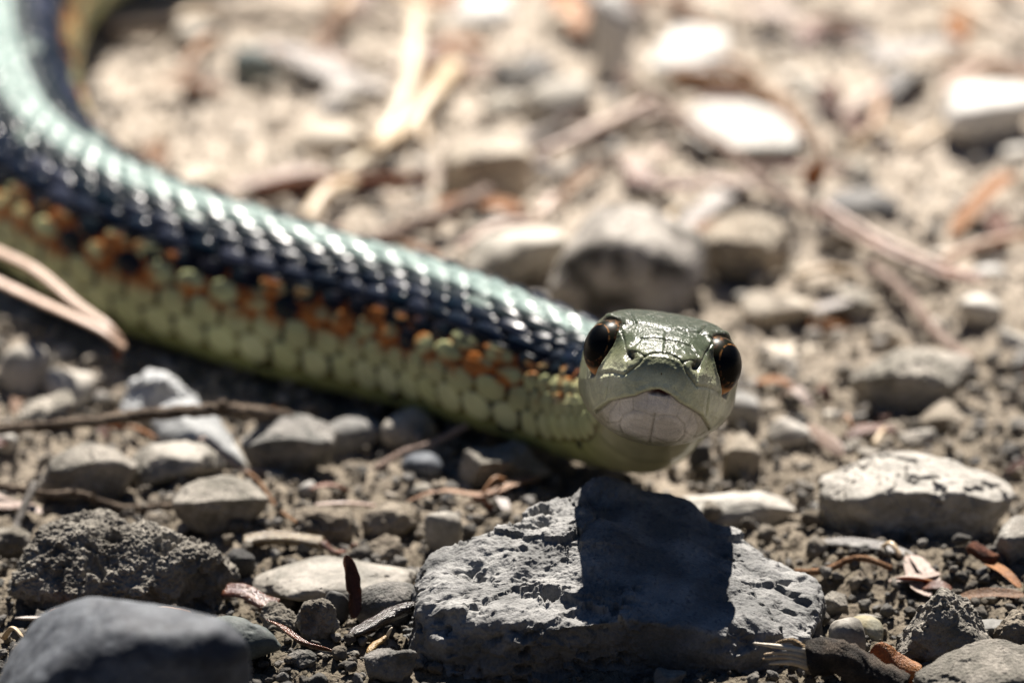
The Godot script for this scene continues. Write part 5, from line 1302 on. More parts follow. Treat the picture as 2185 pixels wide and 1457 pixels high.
	stone("clod", "small crumbly brown clod just in front of the knob by the wedge", 40.8, -50.6, Vector3(1.6, 1.3, 1.6), 0.28, 193.0, 320, "clod", "dirt", Color(0.244, 0.221, 0.185), Color(0.433, 0.397, 0.338), "loose pebbles on the dirt")
	stone("pebble", "bigger flat tan pebble further left of the far white chunk", 1.4, -156.3, Vector3(3.4, 2.1, 2.4), 0.45, 1.0, 321, "slab", "smooth", Color(0.396, 0.337, 0.264), Color(0.607, 0.528, 0.422), "loose pebbles on the dirt")
	stone("clod", "tiny crumbly dusty grey clod just in front of the long grey stone", -36.3, -34.0, Vector3(1.3, 0.9, 1.1), 0.20, 73.0, 322, "clod", "dirt", Color(0.204, 0.189, 0.159), Color(0.348, 0.318, 0.273), "loose pebbles on the dirt")
	stone("pebble", "tiny flat dusty grey pebble close behind the lumpy grey stone", -22.5, -34.2, Vector3(1.1, 0.8, 0.9), 0.17, 134.0, 323, "slab", "smooth", Color(0.205, 0.190, 0.159), Color(0.349, 0.319, 0.273), "loose pebbles on the dirt")
	stone("pebble", "small rounded pale pebble just behind the wedge stone", 39.1, -67.5, Vector3(1.6, 0.8, 1.5), 0.17, 253.0, 324, "pebble", "smooth", Color(0.434, 0.398, 0.347), Color(0.600, 0.569, 0.507), "loose pebbles on the dirt")
	stone("pebble", "bigger angular tan pebble further in front of the far white slab", 23.0, -152.7, Vector3(3.4, 2.2, 3.1), 0.48, 32.0, 325, "block", "rough", Color(0.396, 0.337, 0.264), Color(0.607, 0.528, 0.422), "loose pebbles on the dirt")
	stone("clod", "bigger crumbly tan clod further right of the square stone", 11.3, -115.2, Vector3(2.4, 1.6, 2.0), 0.35, 265.0, 326, "clod", "dirt", Color(0.354, 0.301, 0.236), Color(0.543, 0.472, 0.378), "loose pebbles on the dirt")
	stone("pebble", "small angular brown pebble just behind the white slab", -31.3, -51.4, Vector3(1.5, 0.9, 1.3), 0.20, 8.0, 327, "block", "rough", Color(0.245, 0.223, 0.186), Color(0.436, 0.400, 0.341), "loose pebbles on the dirt")
	stone("pebble", "small rounded tan pebble just right of the round tan stone", 28.3, -95.3, Vector3(2.0, 1.1, 1.6), 0.24, 264.0, 328, "pebble", "smooth", Color(0.336, 0.286, 0.224), Color(0.515, 0.448, 0.358), "loose pebbles on the dirt")
	stone("pebble", "bigger rounded tan pebble further in front of the white far stone", 13.2, -124.7, Vector3(3.8, 2.1, 2.8), 0.47, 323.0, 329, "pebble", "smooth", Color(0.366, 0.311, 0.244), Color(0.561, 0.488, 0.390), "loose pebbles on the dirt")
	stone("pebble", "small angular pale pebble further in front of the white far stone", 26.0, -120.9, Vector3(1.5, 0.8, 1.2), 0.17, 133.0, 330, "block", "rough", Color(0.506, 0.463, 0.403), Color(0.698, 0.662, 0.590), "loose pebbles on the dirt")
	stone("clod", "small crumbly dusty grey clod further right of the far white slab", 37.4, -156.0, Vector3(1.4, 0.8, 1.3), 0.18, 32.0, 331, "clod", "dirt", Color(0.356, 0.330, 0.277), Color(0.607, 0.554, 0.475), "loose pebbles on the dirt")
	stone("pebble", "small rounded tan pebble further left of the square stone", -13.9, -113.6, Vector3(1.5, 1.1, 1.1), 0.23, 275.0, 332, "pebble", "smooth", Color(0.352, 0.299, 0.235), Color(0.540, 0.470, 0.376), "loose pebbles on the dirt")
	stone("pebble", "bigger flat tan pebble further left of the lilac grey stone", -22.6, -91.9, Vector3(3.5, 1.8, 3.0), 0.40, 68.0, 333, "slab", "smooth", Color(0.336, 0.286, 0.224), Color(0.515, 0.448, 0.358), "loose pebbles on the dirt")
	stone("pebble", "small angular tan pebble further behind the mottled boulder", 13.4, -102.5, Vector3(1.7, 0.8, 1.2), 0.18, 328.0, 334, "block", "rough", Color(0.339, 0.288, 0.226), Color(0.520, 0.452, 0.362), "loose pebbles on the dirt")
	stone("clod", "bigger crumbly dusty grey clod further in front of the lilac grey stone", -5.6, -86.5, Vector3(3.7, 1.9, 3.2), 0.41, 233.0, 335, "clod", "dirt", Color(0.301, 0.279, 0.234), Color(0.513, 0.469, 0.402), "loose pebbles on the dirt")
	stone("pebble", "small rounded pale pebble further left of the lilac grey stone", -26.4, -90.4, Vector3(1.6, 0.9, 1.3), 0.19, 346.0, 336, "pebble", "smooth", Color(0.470, 0.431, 0.375), Color(0.650, 0.616, 0.549), "loose pebbles on the dirt")
	stone("clod", "tiny crumbly dusty grey clod close behind the white far stone", 20.6, -144.0, Vector3(1.4, 1.0, 1.2), 0.21, 284.0, 337, "clod", "dirt", Color(0.350, 0.324, 0.272), Color(0.596, 0.544, 0.467), "loose pebbles on the dirt")
	stone("pebble", "bigger flat pale pebble further behind the white far stone", 27.5, -151.8, Vector3(2.2, 1.7, 1.9), 0.37, 309.0, 338, "slab", "smooth", Color(0.554, 0.508, 0.442), Color(0.766, 0.726, 0.647), "loose pebbles on the dirt")
	stone("pebble", "small flat dusty grey pebble further in front of the tan stone by forked straw", -16.9, -121.4, Vector3(1.9, 1.1, 1.9), 0.25, 65.0, 339, "slab", "smooth", Color(0.326, 0.301, 0.253), Color(0.555, 0.506, 0.434), "loose pebbles on the dirt")
	stone("pebble", "bigger flat tan pebble just in front of the tan far chip", -31.0, -119.9, Vector3(3.7, 2.1, 3.6), 0.46, 338.0, 340, "slab", "smooth", Color(0.360, 0.306, 0.240), Color(0.552, 0.480, 0.384), "loose pebbles on the dirt")
	stone("clod", "bigger crumbly brown clod further behind the far black stone", 32.7, -121.4, Vector3(3.7, 2.3, 3.4), 0.51, 314.0, 341, "clod", "dirt", Color(0.326, 0.295, 0.247), Color(0.579, 0.530, 0.452), "loose pebbles on the dirt")
	stone("pebble", "bigger rounded tan pebble further right of the far white slab", 30.8, -174.8, Vector3(3.0, 1.9, 2.5), 0.42, 61.0, 342, "pebble", "smooth", Color(0.396, 0.337, 0.264), Color(0.607, 0.528, 0.422), "loose pebbles on the dirt")
	stone("pebble", "small angular tan pebble just right of the long grey stone", -31.4, -35.0, Vector3(1.4, 1.0, 1.2), 0.21, 330.0, 343, "block", "rough", Color(0.230, 0.195, 0.153), Color(0.352, 0.306, 0.245), "loose pebbles on the dirt")
	stone("pebble", "tiny angular brown pebble further behind the pointed white stone", -26.9, -64.4, Vector3(1.1, 0.8, 0.9), 0.17, 351.0, 344, "block", "rough", Color(0.273, 0.248, 0.208), Color(0.486, 0.446, 0.380), "loose pebbles on the dirt")
	stone("pebble", "bigger angular tan pebble just behind the big pale stone", 37.2, -36.9, Vector3(2.9, 1.3, 2.0), 0.30, 97.0, 345, "block", "rough", Color(0.235, 0.200, 0.156), Color(0.360, 0.313, 0.250), "loose pebbles on the dirt")
	stone("pebble", "tiny angular brown pebble further left of the lilac grey stone", -20.9, -85.8, Vector3(1.3, 0.8, 1.1), 0.17, 309.0, 346, "block", "rough", Color(0.301, 0.273, 0.229), Color(0.535, 0.491, 0.418), "loose pebbles on the dirt")
	stone("pebble", "bigger flat dark grey pebble just behind the big pale stone", 33.4, -39.0, Vector3(2.4, 1.2, 1.7), 0.27, 174.0, 347, "slab", "smooth", Color(0.076, 0.074, 0.070), Color(0.136, 0.128, 0.116), "loose pebbles on the dirt")
	stone("pebble", "small rounded tan pebble just behind the crumbly clod", -10.6, -36.5, Vector3(1.4, 1.0, 1.1), 0.21, 206.0, 348, "pebble", "smooth", Color(0.234, 0.199, 0.156), Color(0.358, 0.312, 0.249), "loose pebbles on the dirt")
	stone("pebble", "tiny angular dusty grey pebble further in front of the rough brown boulder", -32.6, -4.0, Vector3(1.0, 0.7, 1.0), 0.16, 349.0, 349, "block", "rough", Color(0.154, 0.143, 0.120), Color(0.263, 0.240, 0.206), "loose pebbles on the dirt")
	stone("pebble", "bigger cornered tan pebble further behind the wedge stone", 31.7, -68.5, Vector3(3.1, 1.8, 2.4), 0.39, 349.0, 350, "block", "rough", Color(0.312, 0.265, 0.208), Color(0.479, 0.416, 0.333), "loose pebbles on the dirt")
	stone("clod", "bigger crumbly tan clod further left of the white far stone", 13.8, -144.4, Vector3(4.5, 3.0, 3.4), 0.66, 278.0, 351, "clod", "dirt", Color(0.389, 0.331, 0.260), Color(0.597, 0.519, 0.415), "loose pebbles on the dirt")
	stone("pebble", "small angular pale pebble further left of the grey far lump", -7.7, -146.7, Vector3(1.6, 1.3, 1.5), 0.28, 166.0, 352, "block", "rough", Color(0.549, 0.503, 0.438), Color(0.758, 0.719, 0.640), "loose pebbles on the dirt")
	stone("clod", "tiny crumbly tan clod just behind the lilac grey stone", 5.9, -100.3, Vector3(1.4, 1.0, 1.0), 0.22, 274.0, 353, "clod", "dirt", Color(0.336, 0.286, 0.224), Color(0.516, 0.448, 0.359), "loose pebbles on the dirt")
	stone("clod", "bigger crumbly tan clod just right of the far white slab", 24.1, -157.1, Vector3(2.4, 1.4, 2.2), 0.30, 63.0, 354, "clod", "dirt", Color(0.396, 0.337, 0.264), Color(0.607, 0.528, 0.422), "loose pebbles on the dirt")
	stone("pebble", "bigger flat dusty grey pebble close behind the quartz pebble", 30.7, -7.6, Vector3(2.4, 1.5, 1.8), 0.32, 320.0, 355, "slab", "smooth", Color(0.157, 0.146, 0.122), Color(0.268, 0.245, 0.210), "loose pebbles on the dirt")
	stone("clod", "small crumbly grey clod further left of the greenish stone", -37.8, 4.6, Vector3(1.8, 1.1, 1.3), 0.24, 254.0, 356, "clod", "dirt", Color(0.106, 0.104, 0.095), Color(0.202, 0.190, 0.174), "loose pebbles on the dirt")
	stone("pebble", "bigger rounded brown pebble further left of the far black stone", 18.8, -112.7, Vector3(2.9, 1.5, 2.2), 0.33, 135.0, 357, "pebble", "smooth", Color(0.316, 0.287, 0.240), Color(0.562, 0.515, 0.439), "loose pebbles on the dirt")
	stone("pebble", "bigger flat tan pebble further right of the buried pale stone", 34.0, -78.7, Vector3(3.9, 2.6, 3.2), 0.57, 218.0, 358, "slab", "smooth", Color(0.328, 0.279, 0.219), Color(0.503, 0.438, 0.350), "loose pebbles on the dirt")
	stone("pebble", "bigger rounded tan pebble further left of the square stone", -13.7, -116.9, Vector3(4.0, 1.8, 3.0), 0.40, 156.0, 359, "pebble", "smooth", Color(0.356, 0.303, 0.237), Color(0.546, 0.475, 0.380), "loose pebbles on the dirt")
	stone("pebble", "bigger angular pale pebble further behind the tan stone by forked straw", -17.4, -144.3, Vector3(5.0, 3.7, 4.4), 0.81, 19.0, 360, "block", "rough", Color(0.545, 0.499, 0.435), Color(0.752, 0.713, 0.636), "loose pebbles on the dirt")
	stone("clod", "small crumbly tan clod further in front of the far small white stone", -6.5, -158.2, Vector3(2.1, 1.2, 2.0), 0.27, 135.0, 361, "clod", "dirt", Color(0.396, 0.337, 0.264), Color(0.607, 0.528, 0.422), "loose pebbles on the dirt")
	stone("pebble", "bigger flat dusty grey pebble further in front of the tan far chip", -32.1, -107.1, Vector3(2.3, 1.2, 2.0), 0.27, 223.0, 362, "slab", "smooth", Color(0.310, 0.287, 0.241), Color(0.528, 0.482, 0.413), "loose pebbles on the dirt")
	stone("pebble", "bigger flat brown pebble further right of the far white slab", 33.6, -168.3, Vector3(4.2, 2.9, 3.0), 0.63, 58.0, 363, "slab", "smooth", Color(0.356, 0.323, 0.271), Color(0.634, 0.581, 0.495), "loose pebbles on the dirt")
	stone("pebble", "small angular tan pebble further left of the brown far lump", -4.5, -133.0, Vector3(1.6, 1.3, 1.2), 0.28, 126.0, 364, "block", "rough", Color(0.376, 0.319, 0.250), Color(0.576, 0.501, 0.401), "loose pebbles on the dirt")
	stone("pebble", "small cornered dusty grey pebble just in front of the knobbly clod", -13.7, 0.1, Vector3(1.5, 0.8, 1.2), 0.18, 123.0, 365, "block", "rough", Color(0.152, 0.141, 0.118), Color(0.259, 0.236, 0.203), "loose pebbles on the dirt")
	stone("clod", "small crumbly tan clod further in front of the dull pebble", -38.6, -48.6, Vector3(1.7, 1.1, 1.3), 0.23, 41.0, 366, "clod", "dirt", Color(0.266, 0.226, 0.177), Color(0.407, 0.354, 0.283), "loose pebbles on the dirt")
	stone("pebble", "bigger angular tan pebble just left of the knob by the wedge", 34.2, -54.5, Vector3(2.4, 1.6, 1.9), 0.35, 2.0, 367, "block", "rough", Color(0.281, 0.239, 0.187), Color(0.430, 0.374, 0.299), "loose pebbles on the dirt")
	stone("pebble", "tiny angular tan pebble close right of the egg pebble", -40.0, -67.8, Vector3(1.2, 0.7, 1.1), 0.14, 105.0, 368, "block", "rough", Color(0.311, 0.264, 0.207), Color(0.477, 0.414, 0.332), "loose pebbles on the dirt")
	stone("pebble", "bigger angular tan pebble just left of the lumpy grey stone", -31.2, -30.7, Vector3(2.7, 1.4, 2.2), 0.31, 156.0, 369, "block", "rough", Color(0.219, 0.186, 0.146), Color(0.335, 0.292, 0.233), "loose pebbles on the dirt")
	stone("pebble", "tiny angular grey pebble just behind the long grey stone", -40.2, -43.7, Vector3(1.3, 0.9, 1.2), 0.20, 290.0, 370, "block", "rough", Color(0.160, 0.156, 0.143), Color(0.303, 0.286, 0.261), "loose pebbles on the dirt")
	stone("pebble", "tiny angular tan pebble close left of the mottled boulder", 2.2, -84.7, Vector3(1.4, 0.9, 1.3), 0.20, 159.0, 371, "block", "rough", Color(0.334, 0.284, 0.223), Color(0.512, 0.445, 0.356), "loose pebbles on the dirt")
	stone("clod", "small crumbly dusty grey clod further left of the grey far lump", -10.3, -144.3, Vector3(1.9, 1.3, 1.7), 0.29, 10.0, 372, "clod", "dirt", Color(0.350, 0.324, 0.272), Color(0.597, 0.545, 0.467), "loose pebbles on the dirt")
	stone("clod", "small crumbly tan clod close right of the wedge stone", 42.9, -60.3, Vector3(2.0, 1.2, 1.7), 0.27, 76.0, 373, "clod", "dirt", Color(0.295, 0.250, 0.196), Color(0.452, 0.393, 0.314), "loose pebbles on the dirt")
	stone("pebble", "bigger rounded pale pebble just left of the small white far pebble", 39.1, -97.8, Vector3(3.1, 2.0, 2.2), 0.45, 258.0, 374, "pebble", "smooth", Color(0.470, 0.431, 0.375), Color(0.650, 0.616, 0.549), "loose pebbles on the dirt")
	stone("pebble", "bigger angular tan pebble further in front of the far white stone", 48.9, -121.2, Vector3(2.7, 1.9, 2.3), 0.43, 251.0, 375, "block", "rough", Color(0.361, 0.307, 0.241), Color(0.554, 0.482, 0.386), "loose pebbles on the dirt")
	stone("pebble", "tiny flat tan pebble further behind the big pale stone", 43.4, -39.3, Vector3(1.0, 0.6, 0.9), 0.14, 345.0, 376, "slab", "smooth", Color(0.241, 0.205, 0.161), Color(0.370, 0.321, 0.257), "loose pebbles on the dirt")
	stone("pebble", "small rounded pale pebble further left of the greenish far stone", -40.3, -148.3, Vector3(1.6, 1.0, 1.2), 0.22, 61.0, 377, "pebble", "smooth", Color(0.552, 0.506, 0.440), Color(0.762, 0.722, 0.644), "loose pebbles on the dirt")
	stone("clod", "small crumbly dusty grey clod further behind the egg pebble", -45.0, -80.1, Vector3(1.8, 1.4, 1.4), 0.31, 342.0, 378, "clod", "dirt", Color(0.297, 0.275, 0.231), Color(0.506, 0.462, 0.396), "loose pebbles on the dirt")
	stone("pebble", "small angular pale pebble further in front of the tan far chip", -25.2, -107.7, Vector3(1.9, 1.0, 1.6), 0.23, 322.0, 379, "block", "rough", Color(0.483, 0.443, 0.386), Color(0.667, 0.633, 0.564), "loose pebbles on the dirt")
	stone("clod", "tiny crumbly tan clod further left of the tan far chip", -36.3, -123.9, Vector3(1.3, 0.8, 1.3), 0.18, 162.0, 380, "clod", "dirt", Color(0.365, 0.310, 0.243), Color(0.559, 0.486, 0.389), "loose pebbles on the dirt")
	stone("pebble", "small rounded dusty grey pebble further left of the mottled boulder", -10.7, -75.1, Vector3(1.6, 0.9, 1.4), 0.20, 321.0, 381, "pebble", "smooth", Color(0.291, 0.270, 0.226), Color(0.496, 0.453, 0.388), "loose pebbles on the dirt")
	stone("clod", "bigger crumbly tan clod further behind the far white stone", 50.6, -146.6, Vector3(3.9, 2.3, 3.9), 0.52, 3.0, 382, "clod", "dirt", Color(0.392, 0.333, 0.261), Color(0.601, 0.523, 0.418), "loose pebbles on the dirt")
	stone("pebble", "bigger angular tan pebble further left of the lilac grey stone", -18.8, -88.8, Vector3(2.4, 1.3, 2.0), 0.28, 53.0, 383, "block", "rough", Color(0.336, 0.285, 0.224), Color(0.515, 0.448, 0.358), "loose pebbles on the dirt")
	stone("pebble", "bigger angular tan pebble further behind the slate pebble", 13.8, -64.2, Vector3(2.7, 1.8, 2.4), 0.41, 266.0, 384, "block", "rough", Color(0.303, 0.258, 0.202), Color(0.465, 0.405, 0.324), "loose pebbles on the dirt")
	stone("pebble", "small flat dusty grey pebble further left of the grey far lump", -9.9, -152.0, Vector3(1.7, 1.1, 1.6), 0.24, 252.0, 385, "slab", "smooth", Color(0.356, 0.330, 0.277), Color(0.607, 0.554, 0.475), "loose pebbles on the dirt")
	stone("pebble", "bigger rounded dusty grey pebble further in front of the rough chip at the bottom", -6.1, 12.6, Vector3(3.6, 1.7, 3.0), 0.37, 303.0, 386, "pebble", "smooth", Color(0.151, 0.140, 0.118), Color(0.258, 0.235, 0.202), "loose pebbles on the dirt")
	stone("pebble", "bigger angular tan pebble further in front of the big ridged rock", 13.4, 9.0, Vector3(2.8, 2.2, 2.7), 0.49, 247.0, 387, "block", "rough", Color(0.168, 0.143, 0.112), Color(0.258, 0.224, 0.179), "loose pebbles on the dirt")
	stone("clod", "bigger crumbly dusty grey clod further left of the lilac grey stone", -19.4, -104.5, Vector3(3.0, 1.7, 2.3), 0.38, 115.0, 388, "clod", "dirt", Color(0.307, 0.284, 0.239), Color(0.523, 0.478, 0.410), "loose pebbles on the dirt")
	stone("pebble", "bigger flat tan pebble further behind the lilac grey stone", -8.9, -102.6, Vector3(3.3, 2.2, 3.0), 0.47, 15.0, 389, "slab", "smooth", Color(0.339, 0.288, 0.226), Color(0.520, 0.452, 0.362), "loose pebbles on the dirt")
	stone("pebble", "small rounded brown pebble further behind the far white stone", 52.0, -153.4, Vector3(2.0, 0.9, 1.9), 0.20, 116.0, 390, "pebble", "smooth", Color(0.356, 0.323, 0.271), Color(0.634, 0.581, 0.495), "loose pebbles on the dirt")
	stone("pebble", "small rounded pale pebble further left of the square stone", -17.5, -115.9, Vector3(2.0, 1.1, 1.4), 0.24, 254.0, 391, "pebble", "smooth", Color(0.497, 0.456, 0.397), Color(0.687, 0.651, 0.580), "loose pebbles on the dirt")
	stone("pebble", "bigger angular brown pebble further behind the tan stone by forked straw", -11.0, -137.5, Vector3(2.4, 1.1, 2.3), 0.25, 306.0, 392, "block", "rough", Color(0.343, 0.311, 0.260), Color(0.610, 0.559, 0.476), "loose pebbles on the dirt")
	stone("pebble", "small angular dusty grey pebble further right of the tan stone by forked straw", -8.6, -138.2, Vector3(1.8, 1.2, 1.6), 0.27, 11.0, 393, "block", "rough", Color(0.344, 0.318, 0.267), Color(0.586, 0.535, 0.458), "loose pebbles on the dirt")
	stone("pebble", "bigger angular dark grey pebble just in front of the rough brown boulder", -35.7, -5.9, Vector3(2.4, 1.9, 1.9), 0.42, 357.0, 394, "block", "rough", Color(0.055, 0.053, 0.051), Color(0.098, 0.092, 0.084), "loose pebbles on the dirt")
	stone("clod", "small crumbly pale clod close behind the flat tan stone", 21.6, -88.7, Vector3(2.1, 1.3, 1.8), 0.28, 335.0, 395, "clod", "dirt", Color(0.470, 0.431, 0.375), Color(0.649, 0.615, 0.548), "loose pebbles on the dirt")
	stone("pebble", "tiny rounded brown pebble close right of the white far stone", 29.2, -130.1, Vector3(1.3, 0.8, 1.2), 0.17, 54.0, 396, "pebble", "smooth", Color(0.335, 0.304, 0.254), Color(0.595, 0.546, 0.465), "loose pebbles on the dirt")
	stone("pebble", "bigger rounded tan pebble further in front of the right edge stone", 45.3, -12.9, Vector3(2.2, 1.5, 1.8), 0.32, 336.0, 397, "pebble", "smooth", Color(0.182, 0.155, 0.121), Color(0.279, 0.243, 0.194), "loose pebbles on the dirt")
	stone("pebble", "small angular brown pebble further right of the buried pale stone", 39.8, -80.7, Vector3(1.4, 1.0, 1.3), 0.22, 198.0, 398, "block", "rough", Color(0.297, 0.270, 0.226), Color(0.529, 0.485, 0.413), "loose pebbles on the dirt")
	stone("pebble", "tiny flat tan pebble further behind the grey far lump", -5.4, -154.2, Vector3(1.4, 0.7, 1.0), 0.16, 302.0, 399, "slab", "smooth", Color(0.396, 0.337, 0.264), Color(0.607, 0.528, 0.422), "loose pebbles on the dirt")
	stone("pebble", "small flat tan pebble further in front of the big ridged rock", 8.2, 12.8, Vector3(2.1, 1.5, 1.7), 0.34, 179.0, 400, "slab", "smooth", Color(0.168, 0.143, 0.112), Color(0.258, 0.224, 0.179), "loose pebbles on the dirt")
	stone("pebble", "small angular tan pebble further in front of the far white slab", 19.1, -151.3, Vector3(1.6, 0.7, 1.5), 0.16, 255.0, 401, "block", "rough", Color(0.396, 0.337, 0.264), Color(0.607, 0.528, 0.422), "loose pebbles on the dirt")
	stone("clod", "bigger crumbly tan clod further right of the round tan stone", 33.4, -92.0, Vector3(2.5, 2.0, 1.9), 0.44, 339.0, 402, "clod", "dirt", Color(0.336, 0.286, 0.224), Color(0.515, 0.448, 0.358), "loose pebbles on the dirt")
	stone("pebble", "small flat tan pebble further left of the far small white stone", -13.3, -174.7, Vector3(2.2, 1.3, 1.6), 0.29, 162.0, 403, "slab", "smooth", Color(0.396, 0.337, 0.264), Color(0.607, 0.528, 0.422), "loose pebbles on the dirt")
	stone("pebble", "small angular tan pebble just right of the white far stone", 31.7, -142.0, Vector3(1.6, 1.1, 1.4), 0.24, 49.0, 404, "block", "rough", Color(0.386, 0.328, 0.258), Color(0.592, 0.515, 0.412), "loose pebbles on the dirt")
	stone("pebble", "tiny angular dark grey pebble just behind the big ridged rock", -2.5, -18.5, Vector3(1.1, 0.7, 0.8), 0.15, 121.0, 405, "block", "rough", Color(0.061, 0.059, 0.056), Color(0.109, 0.102, 0.093), "loose pebbles on the dirt")
	stone("pebble", "small angular tan pebble further in front of the mottled boulder", 8.6, -67.5, Vector3(1.5, 0.7, 1.3), 0.16, 320.0, 406, "block", "rough", Color(0.310, 0.264, 0.207), Color(0.476, 0.414, 0.331), "loose pebbles on the dirt")
	stone("pebble", "small flat tan pebble further behind the egg pebble", -47.9, -83.8, Vector3(1.5, 0.8, 1.5), 0.17, 134.0, 407, "slab", "smooth", Color(0.333, 0.283, 0.222), Color(0.511, 0.444, 0.355), "loose pebbles on the dirt")
	stone("clod", "bigger crumbly dusty grey clod just in front of the rough chip at the bottom", -12.6, 11.3, Vector3(3.0, 2.1, 2.7), 0.47, 250.0, 408, "clod", "dirt", Color(0.151, 0.140, 0.118), Color(0.258, 0.235, 0.202), "loose pebbles on the dirt")
	stone("pebble", "tiny flat dusty grey pebble further in front of the right edge stone", 41.4, -12.3, Vector3(1.4, 0.8, 1.2), 0.18, 132.0, 409, "slab", "smooth", Color(0.163, 0.151, 0.127), Color(0.278, 0.254, 0.217), "loose pebbles on the dirt")
	stone("pebble", "small smooth pale pebble further in front of the tan far chip", -27.5, -110.4, Vector3(1.5, 1.1, 1.3), 0.24, 165.0, 410, "pebble", "smooth", Color(0.488, 0.447, 0.389), Color(0.674, 0.639, 0.569), "loose pebbles on the dirt")
	stone("pebble", "tiny angular dusty grey pebble further in front of the far white stone", 48.2, -125.8, Vector3(1.3, 0.9, 1.0), 0.20, 285.0, 411, "block", "rough", Color(0.330, 0.306, 0.257), Color(0.563, 0.514, 0.440), "loose pebbles on the dirt")
	stone("clod", "bigger crumbly pale clod just in front of the knob by the wedge", 36.3, -51.5, Vector3(3.3, 1.6, 2.6), 0.35, 226.0, 412, "clod", "dirt", Color(0.382, 0.350, 0.305), Color(0.528, 0.500, 0.446), "loose pebbles on the dirt")
	stone("pebble", "bigger angular brown pebble further behind the far white stone", 49.2, -150.5, Vector3(2.3, 1.3, 1.9), 0.28, 235.0, 413, "block", "rough", Color(0.356, 0.323, 0.271), Color(0.634, 0.581, 0.495), "loose pebbles on the dirt")
	stone("pebble", "bigger angular brown pebble further right of the low dusty stone", 30.5, -48.3, Vector3(3.4, 2.2, 2.5), 0.49, 284.0, 414, "block", "rough", Color(0.238, 0.216, 0.181), Color(0.424, 0.388, 0.331), "loose pebbles on the dirt")
	stone("clod", "small crumbly tan clod further left of the brown far lump", -5.9, -137.5, Vector3(1.5, 0.8, 1.4), 0.18, 283.0, 415, "clod", "dirt", Color(0.381, 0.324, 0.254), Color(0.584, 0.508, 0.406), "loose pebbles on the dirt")
	stone("pebble", "small angular tan pebble further behind the far white stone", 39.8, -146.7, Vector3(2.0, 1.5, 1.5), 0.34, 348.0, 416, "block", "rough", Color(0.392, 0.333, 0.261), Color(0.601, 0.523, 0.418), "loose pebbles on the dirt")
	strip("bark_flake", "long pinkish bark flake further in front of the far small white stone", "bark flake", "flake", [Vector3(-5.0, 0.6, -160.4), Vector3(-8.2, 1.7, -156.3), Vector3(-11.3, 0.8, -152.7)], 1.27, 1.15, 0.25, 0.15, -28.0, 0.6, 0.2, 0.12, 417, Color(0.440, 0.310, 0.245), Color(0.600, 0.460, 0.385), "loose plant litter on the dirt")
	strip("needle", "longish pinkish needle further behind the rough brown boulder", "needle", "straw", [Vector3(-29.9, 0.6, -25.9), Vector3(-30.6, 1.7, -23.1), Vector3(-31.3, 0.8, -20.9)], 0.20, 0.18, 0.8, 0, -17.0, 0, 0.2, 0.12, 418, Color(0.440, 0.310, 0.245), Color(0.600, 0.460, 0.385), "loose plant litter on the dirt")
	strip("straw", "long pinkish straw further left of the far white stone", "straw", "straw", [Vector3(39.3, 0.5, -149.2), Vector3(35.5, 1.5, -144.2), Vector3(31.7, 0.6, -139.9)], 0.60, 0.54, 0.6, 0, -26.0, 0, 0.2, 0.12, 419, Color(0.440, 0.310, 0.245), Color(0.600, 0.460, 0.385), "loose plant litter on the dirt")
	strip("straw", "long tan straw just right of the round tan stone", "straw", "straw", [Vector3(32.0, 0.5, -93.8), Vector3(29.1, 1.4, -92.0), Vector3(26.2, 0.6, -90.8)], 0.60, 0.54, 0.6, 0, 29.0, 0, 0.2, 0.12, 420, Color(0.440, 0.310, 0.180), Color(0.600, 0.470, 0.310), "loose plant litter on the dirt")
	strip("bark_flake", "long pinkish bark flake further behind the square stone", "bark flake", "flake", [Vector3(-1.1, 0.6, -130.7), Vector3(-4.1, 1.7, -126.7), Vector3(-7.2, 0.8, -123.4)], 1.27, 1.15, 0.25, 0.15, -21.0, 0.6, 0.2, 0.12, 421, Color(0.440, 0.310, 0.245), Color(0.600, 0.460, 0.385), "loose plant litter on the dirt")
	strip("straw", "long pinkish straw further behind the far white stone", "straw", "straw", [Vector3(48.0, 0.6, -154.1), Vector3(44.9, 1.6, -148.9), Vector3(41.8, 0.7, -144.3)], 0.60, 0.54, 0.6, 0, -26.0, 0, 0.2, 0.12, 422, Color(0.440, 0.310, 0.245), Color(0.600, 0.460, 0.385), "loose plant litter on the dirt")
	strip("needle", "longish pinkish needle just behind the bumpy clod", "needle", "straw", [Vector3(-12.0, 0.5, -34.2), Vector3(-14.7, 1.4, -33.4), Vector3(-17.4, 0.6, -33.2)], 0.20, 0.18, 0.8, 0, -6.0, 0, 0.2, 0.12, 423, Color(0.440, 0.310, 0.245), Color(0.600, 0.460, 0.385), "loose plant litter on the dirt")
	strip("bark_flake", "short pale lilac bark flake just in front of the faceted stone", "bark flake", "flake", [Vector3(-1.2, 0.4, -35.0), Vector3(-0.8, 1.2, -33.0), Vector3(-0.4, 0.5, -31.6)], 0.59, 0.54, 0.25, 0.15, -10.0, 0.6, 0.2, 0.12, 424, Color(0.480, 0.420, 0.370), Color(0.620, 0.560, 0.520), "loose plant litter on the dirt")
	strip("leaf_scrap", "short dark red leaf further right of the wedge stone", "leaf", "leaf", [Vector3(47.4, 0.3, -66.8), Vector3(47.2, 1.1, -64.7), Vector3(46.9, 0.4, -63.3)], 0.56, 0.50, 0.16, 0.3, -14.0, 0.6, 0.2, 0.12, 425, Color(0.130, 0.040, 0.020), Color(0.260, 0.100, 0.050), "loose plant litter on the dirt")
